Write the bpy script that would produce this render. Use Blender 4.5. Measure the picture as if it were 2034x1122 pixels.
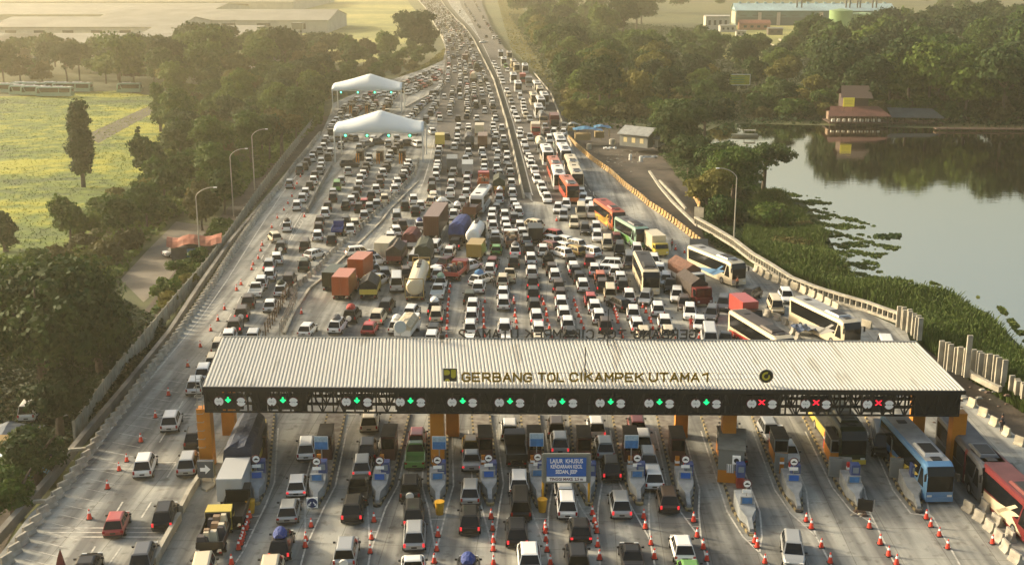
import bpy, math, random
import numpy as np
from mathutils import Vector, Matrix
R = math.radians
sc = bpy.context.scene
for o in list(bpy.data.objects): bpy.data.objects.remove(o)
# ---------------------------------------------------------------- camera, world, sun, exposure
PITCH = R(14.95); FPX = 2400.0; CAMH = 44.0
cam_d = bpy.data.cameras.new('camera'); cam = bpy.data.objects.new('camera', cam_d)
sc.collection.objects.link(cam); sc.camera = cam
cam.location = (0, 0, CAMH); cam.rotation_euler = (math.pi/2 - PITCH, 0, 0)
cam_d.sensor_width = 36; cam_d.lens = 36*FPX/2034; cam_d.clip_start = 1; cam_d.clip_end = 9000
SUN_EL = R(20); SUN_AZ = R(-68)          # azimuth from +Y towards +X
world = bpy.data.worlds.new('World'); sc.world = world; world.use_nodes = True
wn = world.node_tree; sky = wn.nodes.new('ShaderNodeTexSky'); sky.sky_type = 'NISHITA'
sky.sun_disc = False; sky.sun_elevation = SUN_EL; sky.sun_rotation = SUN_AZ
sky.air_density = 1.1; sky.dust_density = 7.0; sky.ozone_density = 0.6
tint = wn.nodes.new('ShaderNodeMixRGB'); tint.blend_type = 'MULTIPLY'; tint.inputs[0].default_value = 1; tint.inputs[2].default_value = (1.0, .97, .88, 1)
wn.links.new(sky.outputs[0], tint.inputs[1]); wn.links.new(tint.outputs[0], wn.nodes['Background'].inputs[0]); wn.nodes['Background'].inputs[1].default_value = 0.15
sun_d = bpy.data.lights.new('sun', 'SUN'); sun = bpy.data.objects.new('sun', sun_d); sc.collection.objects.link(sun)
sun_d.energy = 3.0; sun_d.angle = R(6); sun_d.color = (1.0, 0.87, 0.66)
sdir = Vector((math.sin(SUN_AZ)*math.cos(SUN_EL), math.cos(SUN_AZ)*math.cos(SUN_EL), math.sin(SUN_EL)))
sun.rotation_euler = sdir.to_track_quat('Z', 'Y').to_euler()
sc.view_settings.view_transform = 'Standard'; sc.view_settings.look = 'None'
sc.view_settings.exposure = 1.08; sc.view_settings.gamma = 1.0; sc.view_settings.use_curve_mapping = False
# ---------------------------------------------------------------- pixel <-> world
CP, SP = math.cos(PITCH), math.sin(PITCH)
def P(px, py, z=0.0):
    a = (px-1017)/FPX; b = -(py-561)/FPX
    d = (a, CP + b*SP, -SP + b*CP); t = (z-CAMH)/d[2]
    return Vector((d[0]*t, d[1]*t, z))
def PY(px, py, Y):                      # point of the pixel's ray on the upright plane at distance Y
    a = (px-1017)/FPX; b = -(py-561)/FPX
    d = (a, CP + b*SP, -SP + b*CP); t = Y/d[1]
    return Vector((d[0]*t, Y, CAMH + d[2]*t))
OFF = -1.5                               # level of the land beside the road
def PG(px, py): return P(px, py, OFF)
# ---------------------------------------------------------------- materials
MATS = {}
def hexn(nt, t): return nt.nodes.new('ShaderNode'+t)
def mat(name, col, rough=0.6, metal=0.0, spec=0.5, emit=0.0, noise=None, coat=0.0, bump=None, dust=0.0):
    """noise = (scale, amount[, second colour]); coordinates are object/world positions in metres"""
    if name in MATS: return MATS[name]
    m = bpy.data.materials.new(name); m.use_nodes = True; MATS[name] = m
    nt = m.node_tree; b = nt.nodes['Principled BSDF']
    b.inputs['Base Color'].default_value = (*col, 1); b.inputs['Roughness'].default_value = rough
    b.inputs['Metallic'].default_value = metal; b.inputs['Specular IOR Level'].default_value = spec
    b.inputs['Coat Weight'].default_value = coat
    if emit: b.inputs['Emission Color'].default_value = (*col, 1); b.inputs['Emission Strength'].default_value = emit
    g = None
    if noise or bump or dust: g = hexn(nt, 'NewGeometry')
    if noise:
        n = hexn(nt, 'TexNoise'); n.inputs['Scale'].default_value = noise[0]; n.inputs['Detail'].default_value = 5
        nt.links.new(g.outputs['Position'], n.inputs['Vector'])
        r = hexn(nt, 'ValToRGB'); nt.links.new(n.outputs[0], r.inputs[0])
        c2 = noise[2] if len(noise) > 2 else tuple(c*(1-noise[1]) for c in col)
        r.color_ramp.elements[0].position = 0.35; r.color_ramp.elements[1].position = 0.65
        r.color_ramp.elements[0].color = (*c2, 1); r.color_ramp.elements[1].color = (*col, 1)
        nt.links.new(r.outputs[0], b.inputs['Base Color'])
    if dust:
        oi = hexn(nt, 'ObjectInfo'); n = hexn(nt, 'TexNoise'); n.inputs['Scale'].default_value = 1.3; n.inputs['Detail'].default_value = 4
        nt.links.new(g.outputs['Position'], n.inputs['Vector'])
        mx = hexn(nt, 'MixRGB'); mx.inputs[1].default_value = (*col, 1); mx.inputs[2].default_value = (0.30, 0.27, 0.21, 1)
        mu = hexn(nt, 'Math'); mu.operation = 'MULTIPLY'; nt.links.new(n.outputs[0], mu.inputs[0]); nt.links.new(oi.outputs['Random'], mu.inputs[1])
        m2 = hexn(nt, 'Math'); m2.operation = 'MULTIPLY'; m2.inputs[1].default_value = dust; nt.links.new(mu.outputs[0], m2.inputs[0])
        nt.links.new(m2.outputs[0], mx.inputs[0]); nt.links.new(mx.outputs[0], b.inputs['Base Color'])
    if bump:
        n = hexn(nt, 'TexNoise'); n.inputs['Scale'].default_value = bump[0]; n.inputs['Detail'].default_value = 4
        nt.links.new(g.outputs['Position'], n.inputs['Vector'])
        bp = hexn(nt, 'Bump'); bp.inputs['Strength'].default_value = bump[1]; bp.inputs['Distance'].default_value = 0.3
        nt.links.new(n.outputs[0], bp.inputs['Height']); nt.links.new(bp.outputs[0], b.inputs['Normal'])
    return m
PAINT = {'w': ('white', (0.74, 0.73, 0.68)), 's': ('silver', (0.36, 0.37, 0.36)), 'k': ('black', (0.007, 0.007, 0.008)),
         'g': ('grey', (0.09, 0.095, 0.10)), 'b': ('dark brown', (0.05, 0.034, 0.026)), 'r': ('red', (0.38, 0.03, 0.025)),
         'm': ('maroon', (0.13, 0.02, 0.02)), 'c': ('cream', (0.58, 0.50, 0.34)), 'y': ('yellow', (0.55, 0.42, 0.05)),
         'u': ('blue', (0.025, 0.05, 0.20)), 'G': ('green', (0.09, 0.26, 0.04)), 'o': ('orange', (0.42, 0.085, 0.02)),
         't': ('pale green', (0.20, 0.32, 0.24)), 'd': ('gold', (0.33, 0.21, 0.04)), 'l': ('pale blue', (0.07, 0.20, 0.38)),
         'n': ('rust brown', (0.14, 0.055, 0.028)), 'D': ('dark green', (0.03, 0.04, 0.02)), 'R': ('tomato red', (0.42, 0.06, 0.04))}
def paint(c): return mat('paint_'+PAINT[c][0].replace(' ', '_'), PAINT[c][1], 0.32, 0.0 if c not in 'sg' else 0.3, coat=0.1 if c in 'kbmDu' else 0.25, spec=0.3 if c in 'kbmDu' else 0.5, dust=0.16 if c in 'kgbmuDn' else 0.3)
GLASS = mat('vehicle_glass', (0.006, 0.007, 0.008), 0.16, spec=0.3)
TYRE = mat('tyre_rubber', (0.018, 0.018, 0.018), 0.85)
RIM = mat('wheel_rim', (0.35, 0.35, 0.34), 0.35, 0.7)
TAIL = mat('tail_lamp', (0.30, 0.012, 0.012), 0.25)
TAILON = mat('tail_lamp_lit', (1.0, 0.04, 0.05), 0.25, emit=0.35)
HEAD = mat('head_lamp', (0.6, 0.6, 0.56), 0.15)
PLATE = mat('plate_black', (0.02, 0.02, 0.02), 0.5)
BLACKP = mat('black_plastic', (0.02, 0.02, 0.02), 0.6)
CHASS = mat('chassis_metal', (0.012, 0.011, 0.01), 0.8, noise=(2, .4))
CONC = mat('concrete', (0.34, 0.32, 0.27), 0.9, noise=(0.5, 0.35), bump=(6, .2))
CONCL = mat('pale_concrete', (0.40, 0.37, 0.29), 0.9, noise=(0.8, 0.35))
CONCD = mat('weathered_concrete', (0.22, 0.205, 0.17), 0.92, noise=(0.35, 0.45))
STEEL = mat('galvanised_steel', (0.33, 0.33, 0.31), 0.45, 0.5)
DARKST = mat('dark_steel', (0.010, 0.010, 0.010), 0.6, noise=(0.8, .3))
ORANGE = mat('orange_cladding', (0.55, 0.20, 0.012), 0.55, noise=(0.7, .25))
WHITEP = mat('white_paint', (0.72, 0.70, 0.62), 0.6, noise=(1.2, .2))
MARK = mat('road_marking', (0.58, 0.56, 0.48), 0.8, noise=(2.2, .45))
SIGNB = mat('sign_blue', (0.012, 0.11, 0.42), 0.4)
SIGNBL = mat('sign_blue_light', (0.05, 0.20, 0.45), 0.4, noise=(3, .3))
REDP = mat('red_plastic', (0.62, 0.03, 0.02), 0.45)
CONER = mat('cone_red', (0.66, 0.045, 0.02), 0.5)
YELB = mat('yellow_plastic', (0.62, 0.33, 0.015), 0.5, noise=(2, .25))
# ---------------------------------------------------------------- mesh building
col = sc.collection
class MB:
    def __init__(s): s.v = []; s.f = []; s.m = []
    def poly(s, pts, mi=0):
        n = len(s.v); s.v += [tuple(p) for p in pts]; s.f.append(tuple(range(n, n+len(pts)))); s.m.append(mi); return s
    def box(s, x0, x1, y0, y1, z0, z1, mi=0, top=None):
        tx0, tx1, ty0, ty1 = top if top else (x0, x1, y0, y1)
        n = len(s.v)
        s.v += [(x0, y0, z0), (x1, y0, z0), (x1, y1, z0), (x0, y1, z0), (tx0, ty0, z1), (tx1, ty0, z1), (tx1, ty1, z1), (tx0, ty1, z1)]
        for f in ((0, 3, 2, 1), (4, 5, 6, 7), (0, 1, 5, 4), (1, 2, 6, 5), (2, 3, 7, 6), (3, 0, 4, 7)): s.f.append(tuple(n+i for i in f)); s.m.append(mi)
        return s
    def bar(s, a, b, w, h=None, mi=0, up=(0, 0, 1)):
        a = Vector(a); b = Vector(b); h = h or w; d = (b-a).normalized(); u = Vector(up)
        if abs(d.dot(u)) > .99: u = Vector((0, 1, 0))
        x = d.cross(u).normalized(); z = x.cross(d).normalized(); n = len(s.v)
        for p in (a, b):
            for sx, sz in ((-1, -1), (1, -1), (1, 1), (-1, 1)): s.v.append(tuple(p + x*(sx*w/2) + z*(sz*h/2)))
        for f in ((0, 1, 2, 3), (4, 7, 6, 5), (0, 4, 5, 1), (1, 5, 6, 2), (2, 6, 7, 3), (3, 7, 4, 0)): s.f.append(tuple(n+i for i in f)); s.m.append(mi)
        return s
    def cyl(s, a, b, r0, r1=None, n=12, mi=0, caps=True):
        a = Vector(a); b = Vector(b); r1 = r0 if r1 is None else r1; d = (b-a).normalized()
        u = Vector((0, 0, 1)) if abs(d.z) < .9 else Vector((0, 1, 0)); x = d.cross(u).normalized(); z = x.cross(d); k = len(s.v)
        for p, r in ((a, r0), (b, r1)):
            for i in range(n):
                t = 2*math.pi*i/n; s.v.append(tuple(p + x*(r*math.cos(t)) + z*(r*math.sin(t))))
        for i in range(n):
            j = (i+1) % n; s.f.append((k+i, k+j, k+n+j, k+n+i)); s.m.append(mi)
        if caps: s.f.append(tuple(k+i for i in range(n))[::-1]); s.m.append(mi); s.f.append(tuple(k+n+i for i in range(n))); s.m.append(mi)
        return s
    def loft(s, rings, mi=0, caps=True, closed=True):
        k = len(s.v); n = len(rings[0])
        for r in rings: s.v += [tuple(p) for p in r]
        for i in range(len(rings)-1):
            for j in range(n if closed else n-1):
                a = k+i*n+j; b = k+i*n+(j+1) % n; s.f.append((a, b, b+n, a+n)); s.m.append(mi)
        if caps: s.f.append(tuple(range(k, k+n))[::-1]); s.m.append(mi); s.f.append(tuple(k+(len(rings)-1)*n+j for j in range(n))); s.m.append(mi)
        return s
    def mesh(s, name, mats, smooth=False):
        me = bpy.data.meshes.new(name); me.from_pydata(s.v, [], s.f)
        for m in (mats if isinstance(mats, (list, tuple)) else [mats]): me.materials.append(m)
        me.polygons.foreach_set('material_index', s.m)
        import bmesh
        bm = bmesh.new(); bm.from_mesh(me); bmesh.ops.recalc_face_normals(bm, faces=bm.faces); bm.to_mesh(me); bm.free()
        if smooth: me.polygons.foreach_set('use_smooth', [True]*len(me.polygons))
        me.update(); return me
    def obj(s, name, mats, parent=None, smooth=False): return link(name, s.mesh(name, mats, smooth), parent)
def link(name, data, parent=None, loc=None, rz=0.0):
    o = bpy.data.objects.new(name, data); col.objects.link(o)
    if parent is not None: o.parent = parent
    if loc is not None: o.location = loc
    if rz: o.rotation_euler.z = rz
    return o
def tag(o, label=None, cat=None, group=None, kind=None):
    if label: o['label'] = label
    if cat: o['category'] = cat
    if group: o['group'] = group
    if kind: o['kind'] = kind
    return o
def thing(name, label, cat, loc=(0, 0, 0), rz=0.0, group=None):
    o = link(name, None, None, loc, rz); o.empty_display_size = 0.5; return tag(o, label, cat, group)
def struct(name, mb, m, **k): return tag(mb.obj(name, m, **k), kind='structure')
def fastmesh(name, verts, faces, mats, midx=None):
    verts = np.asarray(verts, np.float32).reshape(-1, 3); faces = np.asarray(faces, np.int32); k = faces.shape[1]
    me = bpy.data.meshes.new(name); me.vertices.add(len(verts)); me.vertices.foreach_set('co', verts.ravel())
    me.loops.add(faces.size); me.loops.foreach_set('vertex_index', faces.ravel())
    me.polygons.add(len(faces)); me.polygons.foreach_set('loop_start', np.arange(0, faces.size, k, dtype=np.int32))
    for m in mats: me.materials.append(m)
    if midx is not None: me.polygons.foreach_set('material_index', np.asarray(midx, np.int32))
    me.update(calc_edges=True); return me
FONT = None
def text_mesh(txt, size, depth=0.02, bold=0.0, width=None, spacing=1.0):
    c = bpy.data.curves.new('lettering', 'FONT'); c.body = txt; c.size = size; c.extrude = depth; c.offset = bold
    c.align_x = 'CENTER'; c.align_y = 'CENTER'; c.resolution_u = 3; c.space_character = spacing
    o = bpy.data.objects.new('tmp', c); col.objects.link(o); bpy.context.view_layer.update()
    me = bpy.data.meshes.new_from_object(o.evaluated_get(bpy.context.evaluated_depsgraph_get()))
    bpy.data.objects.remove(o); xs = [v.co.x for v in me.vertices]
    if width:
        k = width/(max(xs)-min(xs))
        for v in me.vertices: v.co.x *= k
    me.materials.clear(); return me
def text_obj(name, txt, size, m, loc, parent=None, rz=0.0, width=None, bold=0.0, depth=0.02, spacing=1.0):
    me = text_mesh(txt, size, depth, bold, width, spacing); me.materials.append(m)
    o = link(name, me, parent, loc); o.rotation_euler = (math.pi/2, 0, rz); return o
STROKE = {'G': [[(1, .82), (.8, 1), (.25, 1), (0, .78), (0, .22), (.25, 0), (.8, 0), (1, .2), (1, .48), (.55, .48)]], 'E': [[(.95, 1), (0, 1), (0, 0), (.95, 0)], [(0, .5), (.8, .5)]],
 'R': [[(0, 0), (0, 1), (.75, 1), (.95, .85), (.95, .62), (.75, .47), (0, .47)], [(.5, .47), (1, 0)]], 'B': [[(0, 0), (0, 1), (.7, 1), (.9, .87), (.9, .65), (.7, .52), (0, .52)], [(.7, .52), (.98, .38), (.98, .14), (.75, 0), (0, 0)]],
 'A': [[(0, 0), (.5, 1), (1, 0)], [(.2, .32), (.8, .32)]], 'N': [[(0, 0), (0, 1), (1, 0), (1, 1)]], 'T': [[(0, 1), (1, 1)], [(.5, 1), (.5, 0)]], 'O': [[(.25, 1), (.75, 1), (1, .75), (1, .25), (.75, 0), (.25, 0), (0, .25), (0, .75), (.25, 1)]],
 'L': [[(0, 1), (0, 0), (.9, 0)]], 'C': [[(1, .8), (.78, 1), (.25, 1), (0, .78), (0, .22), (.25, 0), (.78, 0), (1, .2)]], 'I': [[(.5, 1), (.5, 0)]], 'K': [[(0, 1), (0, 0)], [(.95, 1), (.05, .45)], [(.35, .62), (1, 0)]],
 'M': [[(0, 0), (0, 1), (.5, .35), (1, 1), (1, 0)]], 'P': [[(0, 0), (0, 1), (.75, 1), (.97, .84), (.97, .6), (.75, .44), (0, .44)]], 'U': [[(0, 1), (0, .25), (.25, 0), (.75, 0), (1, .25), (1, 1)]], '1': [[(.2, .78), (.55, 1), (.55, 0)]], '2': [[(0, .8), (.22, 1), (.75, 1), (1, .8), (1, .6), (0, 0), (1, 0)]]}
def stroke_text(txt, width, h, t, depth=.08):
    mb = MB(); n = len(txt); cw = [.25 if c in 'I1' else 1.0 for c in txt]; gap = .42; tot = sum(cw)+gap*(n-1); k = width/tot; x = -width/2
    for c, w in zip(txt, cw):
        for s in STROKE[c]:
            for i, (a, b) in enumerate(zip(s[:-1], s[1:])):
                f = (lambda q: (x+(q[0]*w if w == 1 else (q[0]-.5)+w/2)*k if w == 1 else x+((q[0]-.5)*1.0+w/2)*k, 0, (q[1]-.5)*h))
                A, B = Vector(f(a)), Vector(f(b)); d = (B-A).normalized()*t*.45; mb.bar(A-d, B+d, t, depth+.002*i, up=(0, 1, 0))
        x += (w+gap)*k
    return mb
def resample(pts, step):
    out = []; acc = 0.0; nxt = 0.0
    for a, b in zip(pts[:-1], pts[1:]):
        L = (b-a).length
        while nxt <= acc+L:
            t = (nxt-acc)/L; out.append((a.lerp(b, t), (b-a).normalized())); nxt += step(nxt) if callable(step) else step
        acc += L
    return out
def wallstrip(mb, pts, h, th, z0=None, mi=0, top=None):
    n = len(pts); L = []; Rr = []
    for i in range(n):
        d = (pts[min(i+1, n-1)]-pts[max(i-1, 0)]); d.z = 0; d.normalize(); nrm = Vector((-d.y, d.x, 0))
        z = pts[i].z if z0 is None else z0
        a = pts[i]+nrm*th/2; b = pts[i]-nrm*th/2; L.append((a.x, a.y, z)); Rr.append((b.x, b.y, z))
    k = len(mb.v); tt = th if top is None else top
    for i in range(n):
        a, b = Vector(L[i]), Vector(Rr[i]); c = (a+b)/2; f = tt/th
        mb.v += [tuple(a), tuple(b), tuple(c+(b-c)*f+Vector((0, 0, h))), tuple(c+(a-c)*f+Vector((0, 0, h)))]
    for i in range(n-1):
        for j in range(4):
            a = k+i*4+j; b = k+i*4+(j+1) % 4; mb.f.append((a, b, b+4, a+4)); mb.m.append(mi)
    mb.f.append((k, k+1, k+2, k+3)); mb.m.append(mi); e = k+(n-1)*4; mb.f.append((e+3, e+2, e+1, e)); mb.m.append(mi)
    return mb
def flat(mb, pts, z, mi=0): return mb.poly([(p.x, p.y, z) for p in pts], mi)
def crop(ox, oy, s): return lambda x, y: (ox+x/s, oy+y/s)
Z7 = 7.014
CR = {'C1': crop(380, 520, Z7), 'C2': crop(640, 520, Z7), 'C3': crop(880, 520, Z7), 'C4': crop(1140, 520, Z7), 'C5': crop(500, 380, Z7),
      'C6': crop(740, 380, Z7), 'C7': crop(980, 380, Z7), 'C8': crop(1160, 380, Z7), 'D1': crop(560, 240, Z7), 'D2': crop(820, 240, Z7),
      'D3': crop(1000, 240, Z7), 'D4': crop(640, 120, Z7), 'D5': crop(860, 80, Z7), 'D6': crop(780, 0, Z7), 'E8': crop(1400, 480, 5.609),
      'A': crop(0, 780, 3.281), 'E': crop(380, 850, 3.912), 'F': crop(860, 850, 3.632), 'Gc': crop(1380, 820, 3.110),
      'H1': crop(380, 640, 3.869), 'H2': crop(860, 640, 3.620), 'H3': crop(1400, 560, 3.205), 'L4': crop(0, 380, 2.805), 'I': crop(0, 0, 1)}
def pts(s, z=0.0):
    """'C3 10,20 30,40 D1 5,6' -> world points at height z"""
    out = []; c = CR['I']
    for t in s.split():
        if ',' not in t: c = CR[t]
        else:
            a = t.split(','); out.append(P(*c(float(a[0]), float(a[1])), z))
    return out
rnd = random.Random(7)
ORD = ['first', 'second', 'third', 'fourth', 'fifth', 'sixth', 'seventh', 'eighth', 'ninth', 'tenth', 'eleventh', 'twelfth', 'thirteenth', 'fourteenth',
       'fifteenth', 'sixteenth', 'seventeenth', 'eighteenth', 'nineteenth', 'twentieth', 'twenty-first', 'twenty-second', 'twenty-third', 'twenty-fourth', 'twenty-fifth', 'twenty-sixth', 'twenty-seventh', 'twenty-eighth', 'twenty-ninth', 'thirtieth']
ORD += ['thirty-'+x for x in ORD[:9]] + ['fortieth'] + ['forty-'+x for x in ORD[:9]]
# ================================================================ SETTING
# --- land: one sheet to the horizon, level with the land beside the raised road
def land_material():
    m = bpy.data.materials.new('land'); m.use_nodes = True; nt = m.node_tree; b = nt.nodes['Principled BSDF']
    g = hexn(nt, 'NewGeometry')
    n1 = hexn(nt, 'TexNoise'); n1.inputs['Scale'].default_value = 0.012; n1.inputs['Detail'].default_value = 8
    n2 = hexn(nt, 'TexNoise'); n2.inputs['Scale'].default_value = 0.25; n2.inputs['Detail'].default_value = 6
    for n in (n1, n2): nt.links.new(g.outputs['Position'], n.inputs['Vector'])
    r1 = hexn(nt, 'ValToRGB'); e = r1.color_ramp.elements
    e[0].position = .36; e[0].color = (0.045, 0.055, 0.018, 1); e[1].position = .66; e[1].color = (0.11, 0.105, 0.035, 1)
    x = r1.color_ramp.elements.new(.5); x.color = (0.085, 0.10, 0.03, 1)
    nt.links.new(n1.outputs[0], r1.inputs[0])
    mx = hexn(nt, 'MixRGB'); mx.blend_type = 'MULTIPLY'; mx.inputs[0].default_value = .8
    r2 = hexn(nt, 'ValToRGB'); r2.color_ramp.elements[0].position = .3; r2.color_ramp.elements[0].color = (.45, .45, .42, 1)
    r2.color_ramp.elements[1].position = .7; r2.color_ramp.elements[1].color = (1.2, 1.15, 1, 1)
    nt.links.new(n2.outputs[0], r2.inputs[0]); nt.links.new(r1.outputs[0], mx.inputs[1]); nt.links.new(r2.outputs[0], mx.inputs[2])
    nt.links.new(mx.outputs[0], b.inputs['Base Color']); b.inputs['Roughness'].default_value = 0.95
    return m
LAND = land_material()
mb = MB(); mb.poly([(-5000, -300, OFF), (5000, -300, OFF), (5000, 8000, OFF), (-5000, 8000, OFF)]); struct('ground', mb, LAND)

def grass_material(name, c1, c2, c3, s1=0.05, s2=0.8):
    m = bpy.data.materials.new(name); m.use_nodes = True; nt = m.node_tree; b = nt.nodes['Principled BSDF']
    g = hexn(nt, 'NewGeometry'); n1 = hexn(nt, 'TexNoise'); n1.inputs['Scale'].default_value = s1; n1.inputs['Detail'].default_value = 7
    n2 = hexn(nt, 'TexNoise'); n2.inputs['Scale'].default_value = s2; n2.inputs['Detail'].default_value = 6
    mp = hexn(nt, 'Mapping'); mp.inputs['Scale'].default_value = (.5, 1.3, 1); nt.links.new(g.outputs['Position'], mp.inputs[0])
    nt.links.new(mp.outputs[0], n1.inputs['Vector']); nt.links.new(g.outputs['Position'], n2.inputs['Vector'])
    ad = hexn(nt, 'Math'); ad.operation = 'MULTIPLY_ADD'; ad.inputs[1].default_value = .35; nt.links.new(n2.outputs[0], ad.inputs[0])
    ml = hexn(nt, 'Math'); ml.operation = 'MULTIPLY'; ml.inputs[1].default_value = .65; nt.links.new(n1.outputs[0], ml.inputs[0]); nt.links.new(ml.outputs[0], ad.inputs[2])
    r = hexn(nt, 'ValToRGB'); e = r.color_ramp.elements; e[0].position = .40; e[0].color = (*c1, 1); e[1].position = .60; e[1].color = (*c3, 1)
    x = e.new(.5); x.color = (*c2, 1); nt.links.new(ad.outputs[0], r.inputs[0]); nt.links.new(r.outputs[0], b.inputs['Base Color'])
    b.inputs['Roughness'].default_value = .95
    bp = hexn(nt, 'Bump'); bp.inputs['Strength'].default_value = .9; bp.inputs['Distance'].default_value = 1.2; nt.links.new(ad.outputs[0], bp.inputs['Height']); nt.links.new(bp.outputs[0], b.inputs['Normal'])
    return m
FIELD = grass_material('field_grass', (0.03, 0.06, 0.008), (0.09, 0.14, 0.008), (0.27, 0.27, 0.012), 0.028, 0.25)
FARFIELD = grass_material('far_field_grass', (0.12, 0.13, 0.03), (0.22, 0.22, 0.05), (0.34, 0.30, 0.08), 0.01, 0.1)
DIRT = mat('bare_earth', (0.085, 0.065, 0.045), .95, noise=(0.25, .5, (0.04, 0.034, 0.024)), bump=(1.2, .5))
DIRTR = mat('dirt_road', (0.18, 0.155, 0.115), .95, noise=(0.2, .3), bump=(1, .3))
def sheet(name, s, z, m, kind='structure', label=None):
    mb = MB(); flat(mb, pts(s, z), z); return tag(mb.obj(name, m), label=label, kind=kind)
sheet('field', 'I -60,620 120,560 170,470 240,390 330,320 325,215 330,195 230,180 60,190 -60,195', OFF+.02, FIELD)
sheet('field', 'I -100,-20 -100,75 250,95 560,112 700,128 790,112 870,70 815,10 800,-20', OFF+.02, FARFIELD)
sheet('field', 'I 1500,150 1400,95 1460,40 1800,38 2060,40 2060,70 1850,62 1640,100 1560,128', OFF+.02, FARFIELD)
sheet('dirt_road', 'I 285,600 240,555 290,500 350,440 420,450 400,480 370,510 345,550', OFF+.03, DIRTR)
sheet('dirt_path', 'I 170,268 330,195 345,202 195,285', OFF+.03, mat('path_grass', (0.09, .085, .05), .95, noise=(.3, .4)))
sheet('dirt_yard', 'I -100,760 60,780 75,860 -20,905 -100,905', OFF+.03, mat('yard_dirt', (0.16, .15, .11), .95, noise=(.5, .4)))
sheet('bare_ground', 'I -80,1250 110,900 210,770 330,620 430,500 560,345 680,232 640,232 520,340 400,470 300,600 150,800 -80,1100', OFF+.035, DIRT)
sheet('bare_ground', 'I 1128,262 1150,240 1260,248 1310,290 1330,330 1385,400 1390,450 1440,520 1400,500 1270,395 1180,320', OFF+.035, DIRT)
sheet('bare_ground', 'I 1760,640 1830,690 1900,700 2120,800 2120,1000 2030,920 1900,780', OFF+.035, DIRT)
# --- pavement: raised slab with kerb-high sides
def concrete_road():
    m = bpy.data.materials.new('concrete_pavement'); m.use_nodes = True; nt = m.node_tree; b = nt.nodes['Principled BSDF']
    g = hexn(nt, 'NewGeometry')
    n1 = hexn(nt, 'TexNoise'); n1.inputs['Scale'].default_value = 0.09; n1.inputs['Detail'].default_value = 8; n1.inputs['Roughness'].default_value = .62
    nt.links.new(g.outputs['Position'], n1.inputs['Vector'])
    r1 = hexn(nt, 'ValToRGB'); e = r1.color_ramp.elements; e[0].position = .33; e[0].color = (0.175, 0.178, 0.165, 1); e[1].position = .68; e[1].color = (0.42, 0.405, 0.345, 1)
    x = e.new(.5); x.color = (0.30, 0.30, 0.27, 1); nt.links.new(n1.outputs[0], r1.inputs[0])
    # tyre wear drawn out along the road
    mp = hexn(nt, 'Mapping'); mp.inputs['Scale'].default_value = (0.75, 0.035, 1); mp.inputs['Rotation'].default_value = (0, 0, R(-3)); nt.links.new(g.outputs['Position'], mp.inputs[0])
    n2 = hexn(nt, 'TexNoise'); n2.inputs['Scale'].default_value = 1.0; n2.inputs['Detail'].default_value = 5; nt.links.new(mp.outputs[0], n2.inputs['Vector'])
    r2 = hexn(nt, 'ValToRGB'); r2.color_ramp.elements[0].position = .38; r2.color_ramp.elements[0].color = (.42, .42, .43, 1); r2.color_ramp.elements[1].position = .6; r2.color_ramp.elements[1].color = (1.08, 1.08, 1.05, 1)
    nt.links.new(n2.outputs[0], r2.inputs[0])
    mx = hexn(nt, 'MixRGB'); mx.blend_type = 'MULTIPLY'; mx.inputs[0].default_value = .92; nt.links.new(r1.outputs[0], mx.inputs[1]); nt.links.new(r2.outputs[0], mx.inputs[2])
    # slab joints
    br = hexn(nt, 'TexBrick'); br.offset = 0; br.inputs['Scale'].default_value = 1; br.inputs['Brick Width'].default_value = 3.6; br.inputs['Row Height'].default_value = 5
    br.inputs['Mortar Size'].default_value = .03; br.inputs['Color1'].default_value = (1, 1, 1, 1); br.inputs['Color2'].default_value = (.86, .87, .88, 1); br.inputs['Mortar'].default_value = (.45, .43, .4, 1)
    mp2 = hexn(nt, 'Mapping'); mp2.inputs['Rotation'].default_value = (0, 0, R(3)); nt.links.new(g.outputs['Position'], mp2.inputs[0]); nt.links.new(mp2.outputs[0], br.inputs['Vector'])
    m2 = hexn(nt, 'MixRGB'); m2.blend_type = 'MULTIPLY'; m2.inputs[0].default_value = .8; nt.links.new(mx.outputs[0], m2.inputs[1]); nt.links.new(br.outputs[0], m2.inputs[2])
    # oil spots
    n3 = hexn(nt, 'TexNoise'); n3.inputs['Scale'].default_value = 1.1; n3.inputs['Detail'].default_value = 6; nt.links.new(g.outputs['Position'], n3.inputs['Vector'])
    r3 = hexn(nt, 'ValToRGB'); r3.color_ramp.elements[0].position = .30; r3.color_ramp.elements[0].color = (.5, .48, .46, 1); r3.color_ramp.elements[1].position = .44; r3.color_ramp.elements[1].color = (1, 1, 1, 1)
    nt.links.new(n3.outputs[0], r3.inputs[0]); m3 = hexn(nt, 'MixRGB'); m3.blend_type = 'MULTIPLY'; m3.inputs[0].default_value = .8
    nt.links.new(m2.outputs[0], m3.inputs[1]); nt.links.new(r3.outputs[0], m3.inputs[2]); nt.links.new(m3.outputs[0], b.inputs['Base Color'])
    b.inputs['Roughness'].default_value = .85; b.inputs['Specular IOR Level'].default_value = .3
    return m
CROAD = concrete_road()
ASPH = mat('asphalt', (0.085, 0.08, 0.07), .9, noise=(0.12, .35, (0.055, 0.05, 0.043)))
def slab(name, s, z1, m, z0=OFF-.3, kind='structure'):
    p = pts(s, z1); mb = MB(); n = len(p)
    mb.v = [(q.x, q.y, z1) for q in p]+[(q.x, q.y, z0) for q in p]; mb.f = [tuple(range(n))]+[(i, i+n, (i+1) % n+n, (i+1) % n) for i in range(n)]; mb.m = [0]*(n+1)
    return tag(mb.obj(name, m), kind=kind)
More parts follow.
